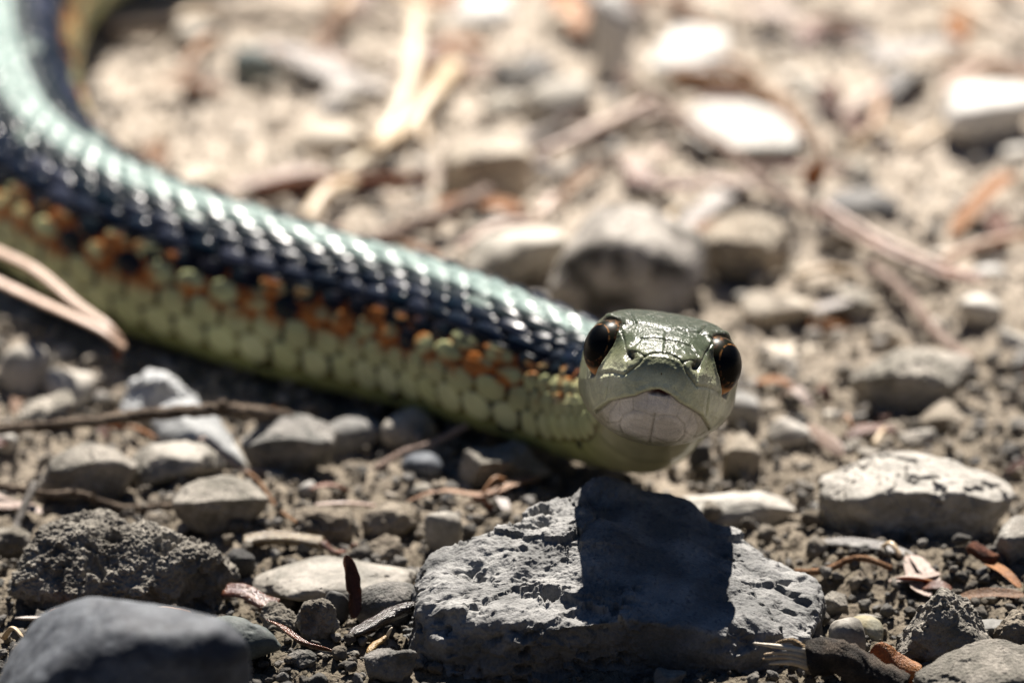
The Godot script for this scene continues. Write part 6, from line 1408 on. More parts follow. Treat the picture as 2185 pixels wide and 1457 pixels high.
	strip("bark_flake", "longish pinkish bark flake further right of the greenish far stone", "bark flake", "flake", [Vector3(-15.2, 0.6, -158.7), Vector3(-17.8, 1.5, -157.2), Vector3(-20.5, 0.7, -156.4)], 1.27, 1.15, 0.25, 0.15, -9.0, 0.6, 0.2, 0.12, 426, Color(0.440, 0.310, 0.245), Color(0.600, 0.460, 0.385), "loose plant litter on the dirt")
	strip("straw", "short tan straw further in front of the big pale stone", "straw", "straw", [Vector3(32.0, 0.5, -21.2), Vector3(32.9, 1.4, -19.6), Vector3(33.8, 0.6, -18.6)], 0.28, 0.25, 0.6, 0, 11.0, 0, 0.2, 0.12, 427, Color(0.440, 0.310, 0.180), Color(0.600, 0.470, 0.310), "loose plant litter on the dirt")
	strip("bark_flake", "long pale lilac bark flake further left of the far black stone", "bark flake", "flake", [Vector3(22.6, 0.5, -119.1), Vector3(19.4, 1.4, -114.5), Vector3(16.2, 0.6, -110.4)], 1.27, 1.15, 0.25, 0.15, -5.0, 0.6, 0.2, 0.12, 428, Color(0.480, 0.420, 0.370), Color(0.620, 0.560, 0.520), "loose plant litter on the dirt")
	strip("straw", "short tan straw further in front of the rough brown boulder", "straw", "straw", [Vector3(-43.6, 0.6, -3.9), Vector3(-42.7, 1.6, -2.2), Vector3(-41.8, 0.7, -1.2)], 0.28, 0.25, 0.6, 0, -19.0, 0, 0.2, 0.12, 429, Color(0.440, 0.310, 0.180), Color(0.600, 0.470, 0.310), "loose plant litter on the dirt")
	strip("straw", "long pinkish straw just in front of the square stone", "straw", "straw", [Vector3(4.7, 0.6, -115.9), Vector3(3.7, 1.6, -112.3), Vector3(2.7, 0.7, -109.2)], 0.60, 0.54, 0.6, 0, 21.0, 0, 0.2, 0.12, 430, Color(0.440, 0.310, 0.245), Color(0.600, 0.460, 0.385), "loose plant litter on the dirt")
	strip("leaf_scrap", "longish dark red leaf further right of the far white slab", "leaf", "leaf", [Vector3(30.9, 0.6, -162.7), Vector3(33.8, 1.6, -161.1), Vector3(36.7, 0.7, -160.0)], 1.20, 1.08, 0.16, 0.3, 16.0, 0.6, 0.2, 0.12, 431, Color(0.130, 0.040, 0.020), Color(0.260, 0.100, 0.050), "loose plant litter on the dirt")
	strip("bark_flake", "longish pale lilac bark flake just in front of the rough brown boulder", "bark flake", "flake", [Vector3(-42.8, 0.6, -8.4), Vector3(-40.5, 1.6, -6.6), Vector3(-38.2, 0.7, -5.4)], 0.59, 0.54, 0.25, 0.15, -8.0, 0.6, 0.2, 0.12, 432, Color(0.480, 0.420, 0.370), Color(0.620, 0.560, 0.520), "loose plant litter on the dirt")
	strip("leaf_scrap", "long orange-brown leaf further in front of the greenish far stone", "leaf", "leaf", [Vector3(-34.9, 0.6, -148.2), Vector3(-31.3, 1.6, -145.8), Vector3(-27.7, 0.7, -143.9)], 1.20, 1.08, 0.16, 0.3, 2.0, 0.6, 0.2, 0.12, 433, Color(0.300, 0.145, 0.065), Color(0.450, 0.250, 0.130), "loose plant litter on the dirt")
	strip("leaf_scrap", "short orange leaf further in front of the rough brown boulder", "leaf", "leaf", [Vector3(-33.2, 0.6, -3.8), Vector3(-34.6, 1.7, -2.9), Vector3(-36.0, 0.8, -2.5)], 0.56, 0.50, 0.16, 0.3, 19.0, 0.6, 0.2, 0.12, 434, Color(0.460, 0.160, 0.035), Color(0.640, 0.270, 0.070), "loose plant litter on the dirt")
	strip("needle", "longish brown needle close left of the white far stone", "needle", "straw", [Vector3(12.1, 0.4, -136.1), Vector3(14.7, 1.2, -135.7), Vector3(17.3, 0.5, -136.0)], 0.42, 0.38, 0.8, 0, -18.0, 0, 0.2, 0.12, 435, Color(0.130, 0.090, 0.060), Color(0.340, 0.260, 0.190), "loose plant litter on the dirt")
	strip("bark_flake", "longish pale lilac bark flake further left of the lilac grey stone", "bark flake", "flake", [Vector3(-20.2, 0.6, -102.6), Vector3(-23.4, 1.6, -101.7), Vector3(-26.6, 0.7, -101.5)], 1.27, 1.15, 0.25, 0.15, 23.0, 0.6, 0.2, 0.12, 436, Color(0.480, 0.420, 0.370), Color(0.620, 0.560, 0.520), "loose plant litter on the dirt")
	strip("bark_flake", "long dark red bark flake further behind the grey far lump", "bark flake", "flake", [Vector3(-7.3, 0.5, -156.8), Vector3(-3.8, 1.5, -155.1), Vector3(-0.3, 0.7, -154.0)], 1.27, 1.15, 0.25, 0.15, -5.0, 0.6, 0.2, 0.12, 437, Color(0.130, 0.040, 0.020), Color(0.260, 0.100, 0.050), "loose plant litter on the dirt")
	strip("leaf_scrap", "longish orange-brown leaf further left of the slate pebble", "leaf", "leaf", [Vector3(8.3, 0.4, -64.0), Vector3(6.1, 1.1, -62.7), Vector3(3.8, 0.4, -62.1)], 0.56, 0.50, 0.16, 0.3, -3.0, 0.6, 0.2, 0.12, 438, Color(0.300, 0.145, 0.065), Color(0.450, 0.250, 0.130), "loose plant litter on the dirt")
	strip("leaf_scrap", "longish orange leaf just in front of the right edge stone", "leaf", "leaf", [Vector3(41.0, 0.3, -17.1), Vector3(42.5, 1.1, -14.8), Vector3(44.0, 0.4, -13.1)], 0.56, 0.50, 0.16, 0.3, 4.0, 0.6, 0.2, 0.12, 439, Color(0.460, 0.160, 0.035), Color(0.640, 0.270, 0.070), "loose plant litter on the dirt")
	strip("bark_flake", "short dark red bark flake further in front of the dull pebble", "bark flake", "flake", [Vector3(-45.2, 0.4, -48.3), Vector3(-45.9, 1.3, -47.0), Vector3(-46.6, 0.5, -46.2)], 0.59, 0.54, 0.25, 0.15, -23.0, 0.6, 0.2, 0.12, 440, Color(0.130, 0.040, 0.020), Color(0.260, 0.100, 0.050), "loose plant litter on the dirt")
	strip("leaf_scrap", "long orange leaf further behind the far white slab", "leaf", "leaf", [Vector3(14.6, 0.3, -181.4), Vector3(13.2, 1.0, -177.6), Vector3(11.8, 0.4, -174.4)], 1.20, 1.08, 0.16, 0.3, -7.0, 0.6, 0.2, 0.12, 441, Color(0.460, 0.160, 0.035), Color(0.640, 0.270, 0.070), "loose plant litter on the dirt")
	strip("leaf_scrap", "short dark red leaf close in front of the wedge stone", "leaf", "leaf", [Vector3(32.9, 0.4, -58.6), Vector3(33.3, 1.2, -56.9), Vector3(33.7, 0.5, -55.8)], 0.56, 0.50, 0.16, 0.3, 5.0, 0.6, 0.2, 0.12, 442, Color(0.130, 0.040, 0.020), Color(0.260, 0.100, 0.050), "loose plant litter on the dirt")
	strip("bark_flake", "long grey bark flake further left of the far white stone", "bark flake", "flake", [Vector3(39.8, 0.6, -149.1), Vector3(37.9, 1.6, -145.5), Vector3(36.0, 0.7, -142.5)], 1.27, 1.15, 0.25, 0.15, 2.0, 0.6, 0.2, 0.12, 443, Color(0.150, 0.135, 0.120), Color(0.300, 0.275, 0.250), "loose plant litter on the dirt")
	strip("bark_flake", "long dark red bark flake further left of the lilac grey stone", "bark flake", "flake", [Vector3(-16.0, 0.5, -108.0), Vector3(-17.5, 1.4, -103.6), Vector3(-19.0, 0.6, -99.9)], 1.27, 1.15, 0.25, 0.15, 21.0, 0.6, 0.2, 0.12, 444, Color(0.130, 0.040, 0.020), Color(0.260, 0.100, 0.050), "loose plant litter on the dirt")
	strip("bark_flake", "long pinkish bark flake just right of the brown far lump", "bark flake", "flake", [Vector3(14.8, 0.4, -139.4), Vector3(10.5, 1.1, -135.9), Vector3(6.1, 0.4, -132.9)], 1.27, 1.15, 0.25, 0.15, 10.0, 0.6, 0.2, 0.12, 445, Color(0.440, 0.310, 0.245), Color(0.600, 0.460, 0.385), "loose plant litter on the dirt")
	strip("bark_flake", "long pinkish bark flake further left of the far small white stone", "bark flake", "flake", [Vector3(-14.6, 0.5, -181.7), Vector3(-14.8, 1.4, -175.2), Vector3(-15.0, 0.6, -169.2)], 1.27, 1.15, 0.25, 0.15, 28.0, 0.6, 0.2, 0.12, 446, Color(0.440, 0.310, 0.245), Color(0.600, 0.460, 0.385), "loose plant litter on the dirt")
	strip("leaf_scrap", "long orange-brown leaf further left of the lilac grey stone", "leaf", "leaf", [Vector3(-12.6, 0.5, -103.3), Vector3(-9.5, 1.4, -99.4), Vector3(-6.4, 0.6, -96.1)], 1.20, 1.08, 0.16, 0.3, -12.0, 0.6, 0.2, 0.12, 447, Color(0.300, 0.145, 0.065), Color(0.450, 0.250, 0.130), "loose plant litter on the dirt")
	strip("straw", "longish pinkish straw just left of the white far stone", "straw", "straw", [Vector3(14.0, 0.3, -131.7), Vector3(14.2, 1.0, -128.2), Vector3(14.3, 0.4, -125.3)], 0.60, 0.54, 0.6, 0, -22.0, 0, 0.2, 0.12, 448, Color(0.440, 0.310, 0.245), Color(0.600, 0.460, 0.385), "loose plant litter on the dirt")
	strip("needle", "long brown needle just left of the white far stone", "needle", "straw", [Vector3(12.2, 0.6, -146.6), Vector3(14.1, 1.7, -140.2), Vector3(16.0, 0.8, -134.5)], 0.42, 0.38, 0.8, 0, -18.0, 0, 0.2, 0.12, 449, Color(0.130, 0.090, 0.060), Color(0.340, 0.260, 0.190), "loose plant litter on the dirt")
	strip("bark_flake", "long dark red bark flake further right of the far white slab", "bark flake", "flake", [Vector3(31.5, 0.6, -169.9), Vector3(29.8, 1.5, -165.8), Vector3(28.1, 0.7, -162.3)], 1.27, 1.15, 0.25, 0.15, -1.0, 0.6, 0.2, 0.12, 450, Color(0.130, 0.040, 0.020), Color(0.260, 0.100, 0.050), "loose plant litter on the dirt")
	strip("leaf_scrap", "short orange-brown leaf just behind the dull pebble", "leaf", "leaf", [Vector3(-44.4, 0.6, -61.1), Vector3(-44.6, 1.6, -58.6), Vector3(-44.8, 0.7, -56.7)], 0.56, 0.50, 0.16, 0.3, -9.0, 0.6, 0.2, 0.12, 451, Color(0.300, 0.145, 0.065), Color(0.450, 0.250, 0.130), "loose plant litter on the dirt")
	strip("bark_flake", "longish dark red bark flake just in front of the rough brown boulder", "bark flake", "flake", [Vector3(-37.9, 0.6, -9.4), Vector3(-39.3, 1.6, -7.2), Vector3(-40.8, 0.7, -5.7)], 0.59, 0.54, 0.25, 0.15, 22.0, 0.6, 0.2, 0.12, 452, Color(0.130, 0.040, 0.020), Color(0.260, 0.100, 0.050), "loose plant litter on the dirt")
	strip("straw", "short tan straw further right of the low dusty stone", "straw", "straw", [Vector3(33.4, 0.4, -52.6), Vector3(32.9, 1.2, -50.2), Vector3(32.3, 0.5, -48.5)], 0.28, 0.25, 0.6, 0, 21.0, 0, 0.2, 0.12, 453, Color(0.440, 0.310, 0.180), Color(0.600, 0.470, 0.310), "loose plant litter on the dirt")
	strip("bark_flake", "long pinkish bark flake further in front of the white far stone", "bark flake", "flake", [Vector3(10.7, 0.4, -128.1), Vector3(11.9, 1.3, -122.4), Vector3(13.1, 0.5, -117.4)], 1.27, 1.15, 0.25, 0.15, 6.0, 0.6, 0.2, 0.12, 454, Color(0.440, 0.310, 0.245), Color(0.600, 0.460, 0.385), "loose plant litter on the dirt")
	strip("leaf_scrap", "long orange-brown leaf further behind the far white stone", "leaf", "leaf", [Vector3(41.4, 0.5, -152.1), Vector3(46.5, 1.5, -150.7), Vector3(51.7, 0.6, -149.8)], 1.20, 1.08, 0.16, 0.3, 9.0, 0.6, 0.2, 0.12, 455, Color(0.300, 0.145, 0.065), Color(0.450, 0.250, 0.130), "loose plant litter on the dirt")
	strip("leaf_scrap", "short orange-brown leaf just left of the domed pebble", "leaf", "leaf", [Vector3(-21.1, 0.6, -54.0), Vector3(-20.0, 1.5, -52.5), Vector3(-18.8, 0.7, -51.7)], 0.56, 0.50, 0.16, 0.3, -26.0, 0.6, 0.2, 0.12, 456, Color(0.300, 0.145, 0.065), Color(0.450, 0.250, 0.130), "loose plant litter on the dirt")
	strip("bark_flake", "long grey bark flake just behind the far white chunk", "bark flake", "flake", [Vector3(6.2, 0.3, -167.9), Vector3(9.4, 1.1, -162.1), Vector3(12.5, 0.4, -156.9)], 1.27, 1.15, 0.25, 0.15, -29.0, 0.6, 0.2, 0.12, 457, Color(0.150, 0.135, 0.120), Color(0.300, 0.275, 0.250), "loose plant litter on the dirt")
	strip("leaf_scrap", "long dark red leaf close behind the white far stone", "leaf", "leaf", [Vector3(26.5, 0.4, -144.0), Vector3(22.2, 1.2, -143.4), Vector3(17.9, 0.5, -143.5)], 1.20, 1.08, 0.16, 0.3, 4.0, 0.6, 0.2, 0.12, 458, Color(0.130, 0.040, 0.020), Color(0.260, 0.100, 0.050), "loose plant litter on the dirt")
	strip("straw", "longish tan straw further behind the round tan stone", "straw", "straw", [Vector3(17.7, 0.6, -108.4), Vector3(20.0, 1.7, -107.1), Vector3(22.3, 0.8, -106.3)], 0.60, 0.54, 0.6, 0, -19.0, 0, 0.2, 0.12, 459, Color(0.440, 0.310, 0.180), Color(0.600, 0.470, 0.310), "loose plant litter on the dirt")
	strip("straw", "long tan straw just left of the far small white stone", "straw", "straw", [Vector3(-12.2, 0.6, -177.7), Vector3(-10.2, 1.7, -172.0), Vector3(-8.2, 0.8, -167.0)], 0.60, 0.54, 0.6, 0, -28.0, 0, 0.2, 0.12, 460, Color(0.440, 0.310, 0.180), Color(0.600, 0.470, 0.310), "loose plant litter on the dirt")
	strip("needle", "long brown needle further left of the square stone", "needle", "straw", [Vector3(-14.9, 0.3, -120.4), Vector3(-11.6, 1.0, -115.7), Vector3(-8.3, 0.4, -111.6)], 0.42, 0.38, 0.8, 0, 25.0, 0, 0.2, 0.12, 461, Color(0.130, 0.090, 0.060), Color(0.340, 0.260, 0.190), "loose plant litter on the dirt")
	strip("straw", "long tan straw further left of the far small white stone", "straw", "straw", [Vector3(-16.2, 0.3, -179.2), Vector3(-16.4, 1.1, -173.0), Vector3(-16.6, 0.4, -167.4)], 0.60, 0.54, 0.6, 0, -12.0, 0, 0.2, 0.12, 462, Color(0.440, 0.310, 0.180), Color(0.600, 0.470, 0.310), "loose plant litter on the dirt")
	strip("needle", "longish orange-brown needle just in front of the rough brown boulder", "needle", "straw", [Vector3(-27.6, 0.4, -7.3), Vector3(-30.1, 1.3, -6.5), Vector3(-32.6, 0.5, -6.4)], 0.20, 0.18, 0.8, 0, -23.0, 0, 0.2, 0.12, 463, Color(0.300, 0.145, 0.065), Color(0.450, 0.250, 0.130), "loose plant litter on the dirt")
	strip("bark_flake", "short dark red bark flake further right of the stacked chip", "bark flake", "flake", [Vector3(35.5, 0.5, -13.7), Vector3(36.8, 1.3, -13.0), Vector3(38.1, 0.5, -13.0)], 0.59, 0.54, 0.25, 0.15, 22.0, 0.6, 0.2, 0.12, 464, Color(0.130, 0.040, 0.020), Color(0.260, 0.100, 0.050), "loose plant litter on the dirt")
	strip("leaf_scrap", "short orange leaf further right of the big ridged rock", "leaf", "leaf", [Vector3(33.0, 0.5, -15.8), Vector3(34.9, 1.4, -14.6), Vector3(36.9, 0.6, -13.9)], 0.56, 0.50, 0.16, 0.3, -20.0, 0.6, 0.2, 0.12, 465, Color(0.460, 0.160, 0.035), Color(0.640, 0.270, 0.070), "loose plant litter on the dirt")
	strip("straw", "long tan straw close left of the far white stone", "straw", "straw", [Vector3(42.8, 0.4, -139.6), Vector3(40.4, 1.1, -136.7), Vector3(38.0, 0.4, -134.4)], 0.60, 0.54, 0.6, 0, -3.0, 0, 0.2, 0.12, 466, Color(0.440, 0.310, 0.180), Color(0.600, 0.470, 0.310), "loose plant litter on the dirt")
	strip("leaf_scrap", "long dark red leaf just right of the white far stone", "leaf", "leaf", [Vector3(30.3, 0.6, -147.5), Vector3(30.7, 1.6, -143.3), Vector3(31.1, 0.7, -139.6)], 1.20, 1.08, 0.16, 0.3, 16.0, 0.6, 0.2, 0.12, 467, Color(0.130, 0.040, 0.020), Color(0.260, 0.100, 0.050), "loose plant litter on the dirt")
	strip("bark_flake", "long grey bark flake further behind the grey far lump", "bark flake", "flake", [Vector3(4.9, 0.4, -155.6), Vector3(2.3, 1.2, -153.2), Vector3(-0.3, 0.5, -151.4)], 1.27, 1.15, 0.25, 0.15, -26.0, 0.6, 0.2, 0.12, 468, Color(0.150, 0.135, 0.120), Color(0.300, 0.275, 0.250), "loose plant litter on the dirt")
	strip("bark_flake", "short grey bark flake close behind the peaked stone", "bark flake", "flake", [Vector3(34.4, 0.5, -4.5), Vector3(34.7, 1.4, -3.0), Vector3(35.0, 0.6, -2.1)], 0.59, 0.54, 0.25, 0.15, -27.0, 0.6, 0.2, 0.12, 469, Color(0.150, 0.135, 0.120), Color(0.300, 0.275, 0.250), "loose plant litter on the dirt")
	strip("bark_flake", "longish grey bark flake just left of the slate pebble", "bark flake", "flake", [Vector3(18.6, 0.4, -61.4), Vector3(17.2, 1.2, -59.0), Vector3(15.7, 0.5, -57.2)], 0.59, 0.54, 0.25, 0.15, 24.0, 0.6, 0.2, 0.12, 470, Color(0.150, 0.135, 0.120), Color(0.300, 0.275, 0.250), "loose plant litter on the dirt")
	strip("leaf_scrap", "long dark red leaf further behind the small white far pebble", "leaf", "leaf", [Vector3(45.4, 0.6, -111.2), Vector3(45.8, 1.7, -107.1), Vector3(46.2, 0.8, -103.6)], 1.20, 1.08, 0.16, 0.3, 4.0, 0.6, 0.2, 0.12, 471, Color(0.130, 0.040, 0.020), Color(0.260, 0.100, 0.050), "loose plant litter on the dirt")
	strip("needle", "long orange-brown needle just in front of the far white slab", "needle", "straw", [Vector3(17.2, 0.6, -155.3), Vector3(20.7, 1.6, -152.4), Vector3(24.2, 0.7, -150.2)], 0.42, 0.38, 0.8, 0, -14.0, 0, 0.2, 0.12, 472, Color(0.300, 0.145, 0.065), Color(0.450, 0.250, 0.130), "loose plant litter on the dirt")
	strip("bark_flake", "short dark red bark flake further in front of the boxy stone", "bark flake", "flake", [Vector3(-14.4, 0.5, -38.3), Vector3(-16.1, 1.4, -37.5), Vector3(-17.9, 0.6, -37.3)], 0.59, 0.54, 0.25, 0.15, 6.0, 0.6, 0.2, 0.12, 473, Color(0.130, 0.040, 0.020), Color(0.260, 0.100, 0.050), "loose plant litter on the dirt")
	strip("needle", "longish pinkish needle close behind the boxy stone", "needle", "straw", [Vector3(-17.9, 0.4, -50.2), Vector3(-20.2, 1.1, -48.3), Vector3(-22.5, 0.4, -47.0)], 0.20, 0.18, 0.8, 0, -28.0, 0, 0.2, 0.12, 474, Color(0.440, 0.310, 0.245), Color(0.600, 0.460, 0.385), "loose plant litter on the dirt")
	strip("straw", "long tan straw further right of the tan stone by forked straw", "straw", "straw", [Vector3(-9.6, 0.6, -144.0), Vector3(-8.9, 1.6, -137.7), Vector3(-8.3, 0.7, -132.0)], 0.60, 0.54, 0.6, 0, -16.0, 0, 0.2, 0.12, 475, Color(0.440, 0.310, 0.180), Color(0.600, 0.470, 0.310), "loose plant litter on the dirt")
	strip("straw", "long tan straw further left of the far white stone", "straw", "straw", [Vector3(38.0, 0.3, -137.3), Vector3(35.3, 1.0, -134.8), Vector3(32.6, 0.4, -132.8)], 0.60, 0.54, 0.6, 0, 14.0, 0, 0.2, 0.12, 476, Color(0.440, 0.310, 0.180), Color(0.600, 0.470, 0.310), "loose plant litter on the dirt")
	strip("needle", "long brown needle further behind the far white stone", "needle", "straw", [Vector3(44.7, 0.4, -167.7), Vector3(47.7, 1.2, -164.4), Vector3(50.7, 0.5, -161.7)], 0.42, 0.38, 0.8, 0, 9.0, 0, 0.2, 0.12, 477, Color(0.130, 0.090, 0.060), Color(0.340, 0.260, 0.190), "loose plant litter on the dirt")
	strip("leaf_scrap", "long orange-brown leaf further in front of the far small white stone", "leaf", "leaf", [Vector3(-9.1, 0.4, -160.9), Vector3(-6.6, 1.1, -156.0), Vector3(-4.1, 0.4, -151.7)], 1.20, 1.08, 0.16, 0.3, 5.0, 0.6, 0.2, 0.12, 478, Color(0.300, 0.145, 0.065), Color(0.450, 0.250, 0.130), "loose plant litter on the dirt")
	strip("leaf_scrap", "long orange-brown leaf further behind the greenish far stone", "leaf", "leaf", [Vector3(-17.3, 0.4, -159.3), Vector3(-21.6, 1.3, -157.1), Vector3(-26.0, 0.5, -155.4)], 1.20, 1.08, 0.16, 0.3, -9.0, 0.6, 0.2, 0.12, 479, Color(0.300, 0.145, 0.065), Color(0.450, 0.250, 0.130), "loose plant litter on the dirt")
	strip("bark_flake", "long dark red bark flake further in front of the white far stone", "bark flake", "flake", [Vector3(22.1, 0.6, -123.4), Vector3(27.4, 1.6, -122.0), Vector3(32.7, 0.7, -121.2)], 1.27, 1.15, 0.25, 0.15, -12.0, 0.6, 0.2, 0.12, 480, Color(0.130, 0.040, 0.020), Color(0.260, 0.100, 0.050), "loose plant litter on the dirt")
	strip("leaf_scrap", "long orange leaf close behind the far small white stone", "leaf", "leaf", [Vector3(-10.5, 0.4, -177.5), Vector3(-5.8, 1.1, -175.6), Vector3(-1.1, 0.4, -174.4)], 1.20, 1.08, 0.16, 0.3, 16.0, 0.6, 0.2, 0.12, 481, Color(0.460, 0.160, 0.035), Color(0.640, 0.270, 0.070), "loose plant litter on the dirt")
	strip("leaf_scrap", "short dark red leaf just right of the dull pebble", "leaf", "leaf", [Vector3(-38.3, 0.6, -53.0), Vector3(-37.2, 1.6, -50.8), Vector3(-36.2, 0.7, -49.1)], 0.56, 0.50, 0.16, 0.3, 2.0, 0.6, 0.2, 0.12, 482, Color(0.130, 0.040, 0.020), Color(0.260, 0.100, 0.050), "loose plant litter on the dirt")
	strip("leaf_scrap", "long orange leaf just behind the far white slab", "leaf", "leaf", [Vector3(15.4, 0.5, -171.7), Vector3(17.7, 1.5, -168.6), Vector3(20.1, 0.6, -166.2)], 1.20, 1.08, 0.16, 0.3, -30.0, 0.6, 0.2, 0.12, 483, Color(0.460, 0.160, 0.035), Color(0.640, 0.270, 0.070), "loose plant litter on the dirt")
	strip("bark_flake", "long grey bark flake just left of the mottled boulder", "bark flake", "flake", [Vector3(4.4, 0.4, -89.3), Vector3(0.2, 1.2, -86.4), Vector3(-4.0, 0.5, -84.0)], 1.27, 1.15, 0.25, 0.15, -8.0, 0.6, 0.2, 0.12, 484, Color(0.150, 0.135, 0.120), Color(0.300, 0.275, 0.250), "loose plant litter on the dirt")
	strip("leaf_scrap", "long orange leaf further left of the grey far lump", "leaf", "leaf", [Vector3(-9.0, 0.4, -157.7), Vector3(-9.4, 1.3, -152.1), Vector3(-9.8, 0.5, -147.1)], 1.20, 1.08, 0.16, 0.3, 16.0, 0.6, 0.2, 0.12, 485, Color(0.460, 0.160, 0.035), Color(0.640, 0.270, 0.070), "loose plant litter on the dirt")
	strip("needle", "longish brown needle further in front of the mottled boulder", "needle", "straw", [Vector3(2.0, 0.4, -71.8), Vector3(-0.4, 1.2, -71.4), Vector3(-2.9, 0.5, -71.7)], 0.42, 0.38, 0.8, 0, 20.0, 0, 0.2, 0.12, 486, Color(0.130, 0.090, 0.060), Color(0.340, 0.260, 0.190), "loose plant litter on the dirt")
	strip("leaf_scrap", "long orange-brown leaf further left of the far small white stone", "leaf", "leaf", [Vector3(-16.3, 0.6, -171.7), Vector3(-17.5, 1.5, -166.0), Vector3(-18.7, 0.7, -160.9)], 1.20, 1.08, 0.16, 0.3, 5.0, 0.6, 0.2, 0.12, 487, Color(0.300, 0.145, 0.065), Color(0.450, 0.250, 0.130), "loose plant litter on the dirt")
	strip("needle", "longish brown needle just behind the wedge stone", "needle", "straw", [Vector3(36.4, 0.5, -68.1), Vector3(36.1, 1.3, -65.3), Vector3(35.9, 0.6, -63.2)], 0.20, 0.18, 0.8, 0, -6.0, 0, 0.2, 0.12, 488, Color(0.130, 0.090, 0.060), Color(0.340, 0.260, 0.190), "loose plant litter on the dirt")
	strip("straw", "short tan straw just behind the rough brown boulder", "straw", "straw", [Vector3(-30.2, 0.5, -23.0), Vector3(-28.8, 1.4, -21.2), Vector3(-27.4, 0.6, -20.0)], 0.28, 0.25, 0.6, 0, -18.0, 0, 0.2, 0.12, 489, Color(0.440, 0.310, 0.180), Color(0.600, 0.470, 0.310), "loose plant litter on the dirt")
	strip("needle", "short orange-brown needle close in front of the faceted stone", "needle", "straw", [Vector3(-0.3, 0.6, -36.9), Vector3(-1.5, 1.7, -35.5), Vector3(-2.8, 0.8, -34.6)], 0.20, 0.18, 0.8, 0, 29.0, 0, 0.2, 0.12, 490, Color(0.300, 0.145, 0.065), Color(0.450, 0.250, 0.130), "loose plant litter on the dirt")
	strip("bark_flake", "long grey bark flake further left of the buried pale stone", "bark flake", "flake", [Vector3(13.0, 0.4, -75.6), Vector3(16.9, 1.2, -71.8), Vector3(20.7, 0.5, -68.5)], 1.27, 1.15, 0.25, 0.15, 8.0, 0.6, 0.2, 0.12, 491, Color(0.150, 0.135, 0.120), Color(0.300, 0.275, 0.250), "loose plant litter on the dirt")
	strip("straw", "long tan straw further in front of the mottled boulder", "straw", "straw", [Vector3(-1.4, 0.5, -81.9), Vector3(-0.2, 1.4, -77.6), Vector3(1.0, 0.6, -73.9)], 0.60, 0.54, 0.6, 0, -9.0, 0, 0.2, 0.12, 492, Color(0.440, 0.310, 0.180), Color(0.600, 0.470, 0.310), "loose plant litter on the dirt")
	strip("leaf_scrap", "short orange-brown leaf just behind the rough brown boulder", "leaf", "leaf", [Vector3(-38.0, 0.5, -20.5), Vector3(-36.2, 1.5, -20.2), Vector3(-34.5, 0.6, -20.4)], 0.56, 0.50, 0.16, 0.3, 11.0, 0.6, 0.2, 0.12, 493, Color(0.300, 0.145, 0.065), Color(0.450, 0.250, 0.130), "loose plant litter on the dirt")
	strip("straw", "long tan straw further behind the far white stone", "straw", "straw", [Vector3(40.7, 0.3, -179.0), Vector3(44.6, 1.0, -174.5), Vector3(48.6, 0.4, -170.7)], 0.60, 0.54, 0.6, 0, 20.0, 0, 0.2, 0.12, 494, Color(0.440, 0.310, 0.180), Color(0.600, 0.470, 0.310), "loose plant litter on the dirt")
	strip("straw", "long pinkish straw further behind the lilac grey stone", "straw", "straw", [Vector3(2.3, 0.5, -107.0), Vector3(-1.4, 1.3, -103.7), Vector3(-5.0, 0.6, -101.0)], 0.60, 0.54, 0.6, 0, 2.0, 0, 0.2, 0.12, 495, Color(0.440, 0.310, 0.245), Color(0.600, 0.460, 0.385), "loose plant litter on the dirt")
	strip("leaf_scrap", "long dark red leaf further right of the far small white stone", "leaf", "leaf", [Vector3(8.2, 0.4, -180.6), Vector3(9.6, 1.1, -177.0), Vector3(11.0, 0.4, -174.1)], 1.20, 1.08, 0.16, 0.3, -8.0, 0.6, 0.2, 0.12, 496, Color(0.130, 0.040, 0.020), Color(0.260, 0.100, 0.050), "loose plant litter on the dirt")
	strip("leaf_scrap", "longish dark red leaf just behind the big ridged rock", "leaf", "leaf", [Vector3(21.4, 0.3, -23.5), Vector3(21.4, 1.0, -20.4), Vector3(21.4, 0.4, -17.9)], 0.56, 0.50, 0.16, 0.3, -14.0, 0.6, 0.2, 0.12, 497, Color(0.130, 0.040, 0.020), Color(0.260, 0.100, 0.050), "loose plant litter on the dirt")
	strip("leaf_scrap", "short dark red leaf just left of the wedge stone", "leaf", "leaf", [Vector3(27.3, 0.4, -62.3), Vector3(28.0, 1.2, -60.8), Vector3(28.7, 0.5, -59.9)], 0.56, 0.50, 0.16, 0.3, 28.0, 0.6, 0.2, 0.12, 498, Color(0.130, 0.040, 0.020), Color(0.260, 0.100, 0.050), "loose plant litter on the dirt")
	strip("bark_flake", "short pinkish bark flake just left of the lumpy grey stone", "bark flake", "flake", [Vector3(-32.2, 0.3, -29.0), Vector3(-31.7, 1.1, -26.7), Vector3(-31.3, 0.4, -24.9)], 0.59, 0.54, 0.25, 0.15, -12.0, 0.6, 0.2, 0.12, 499, Color(0.440, 0.310, 0.245), Color(0.600, 0.460, 0.385), "loose plant litter on the dirt")
	strip("leaf_scrap", "short dark red leaf further behind the wedge stone", "leaf", "leaf", [Vector3(48.6, 0.5, -67.6), Vector3(47.5, 1.3, -66.7), Vector3(46.5, 0.6, -66.5)], 0.56, 0.50, 0.16, 0.3, -21.0, 0.6, 0.2, 0.12, 500, Color(0.130, 0.040, 0.020), Color(0.260, 0.100, 0.050), "loose plant litter on the dirt")
	strip("bark_flake", "long pale lilac bark flake just in front of the brown far lump", "bark flake", "flake", [Vector3(5.0, 0.6, -135.4), Vector3(1.5, 1.7, -130.6), Vector3(-1.9, 0.8, -126.5)], 1.27, 1.15, 0.25, 0.15, 26.0, 0.6, 0.2, 0.12, 501, Color(0.480, 0.420, 0.370), Color(0.620, 0.560, 0.520), "loose plant litter on the dirt")
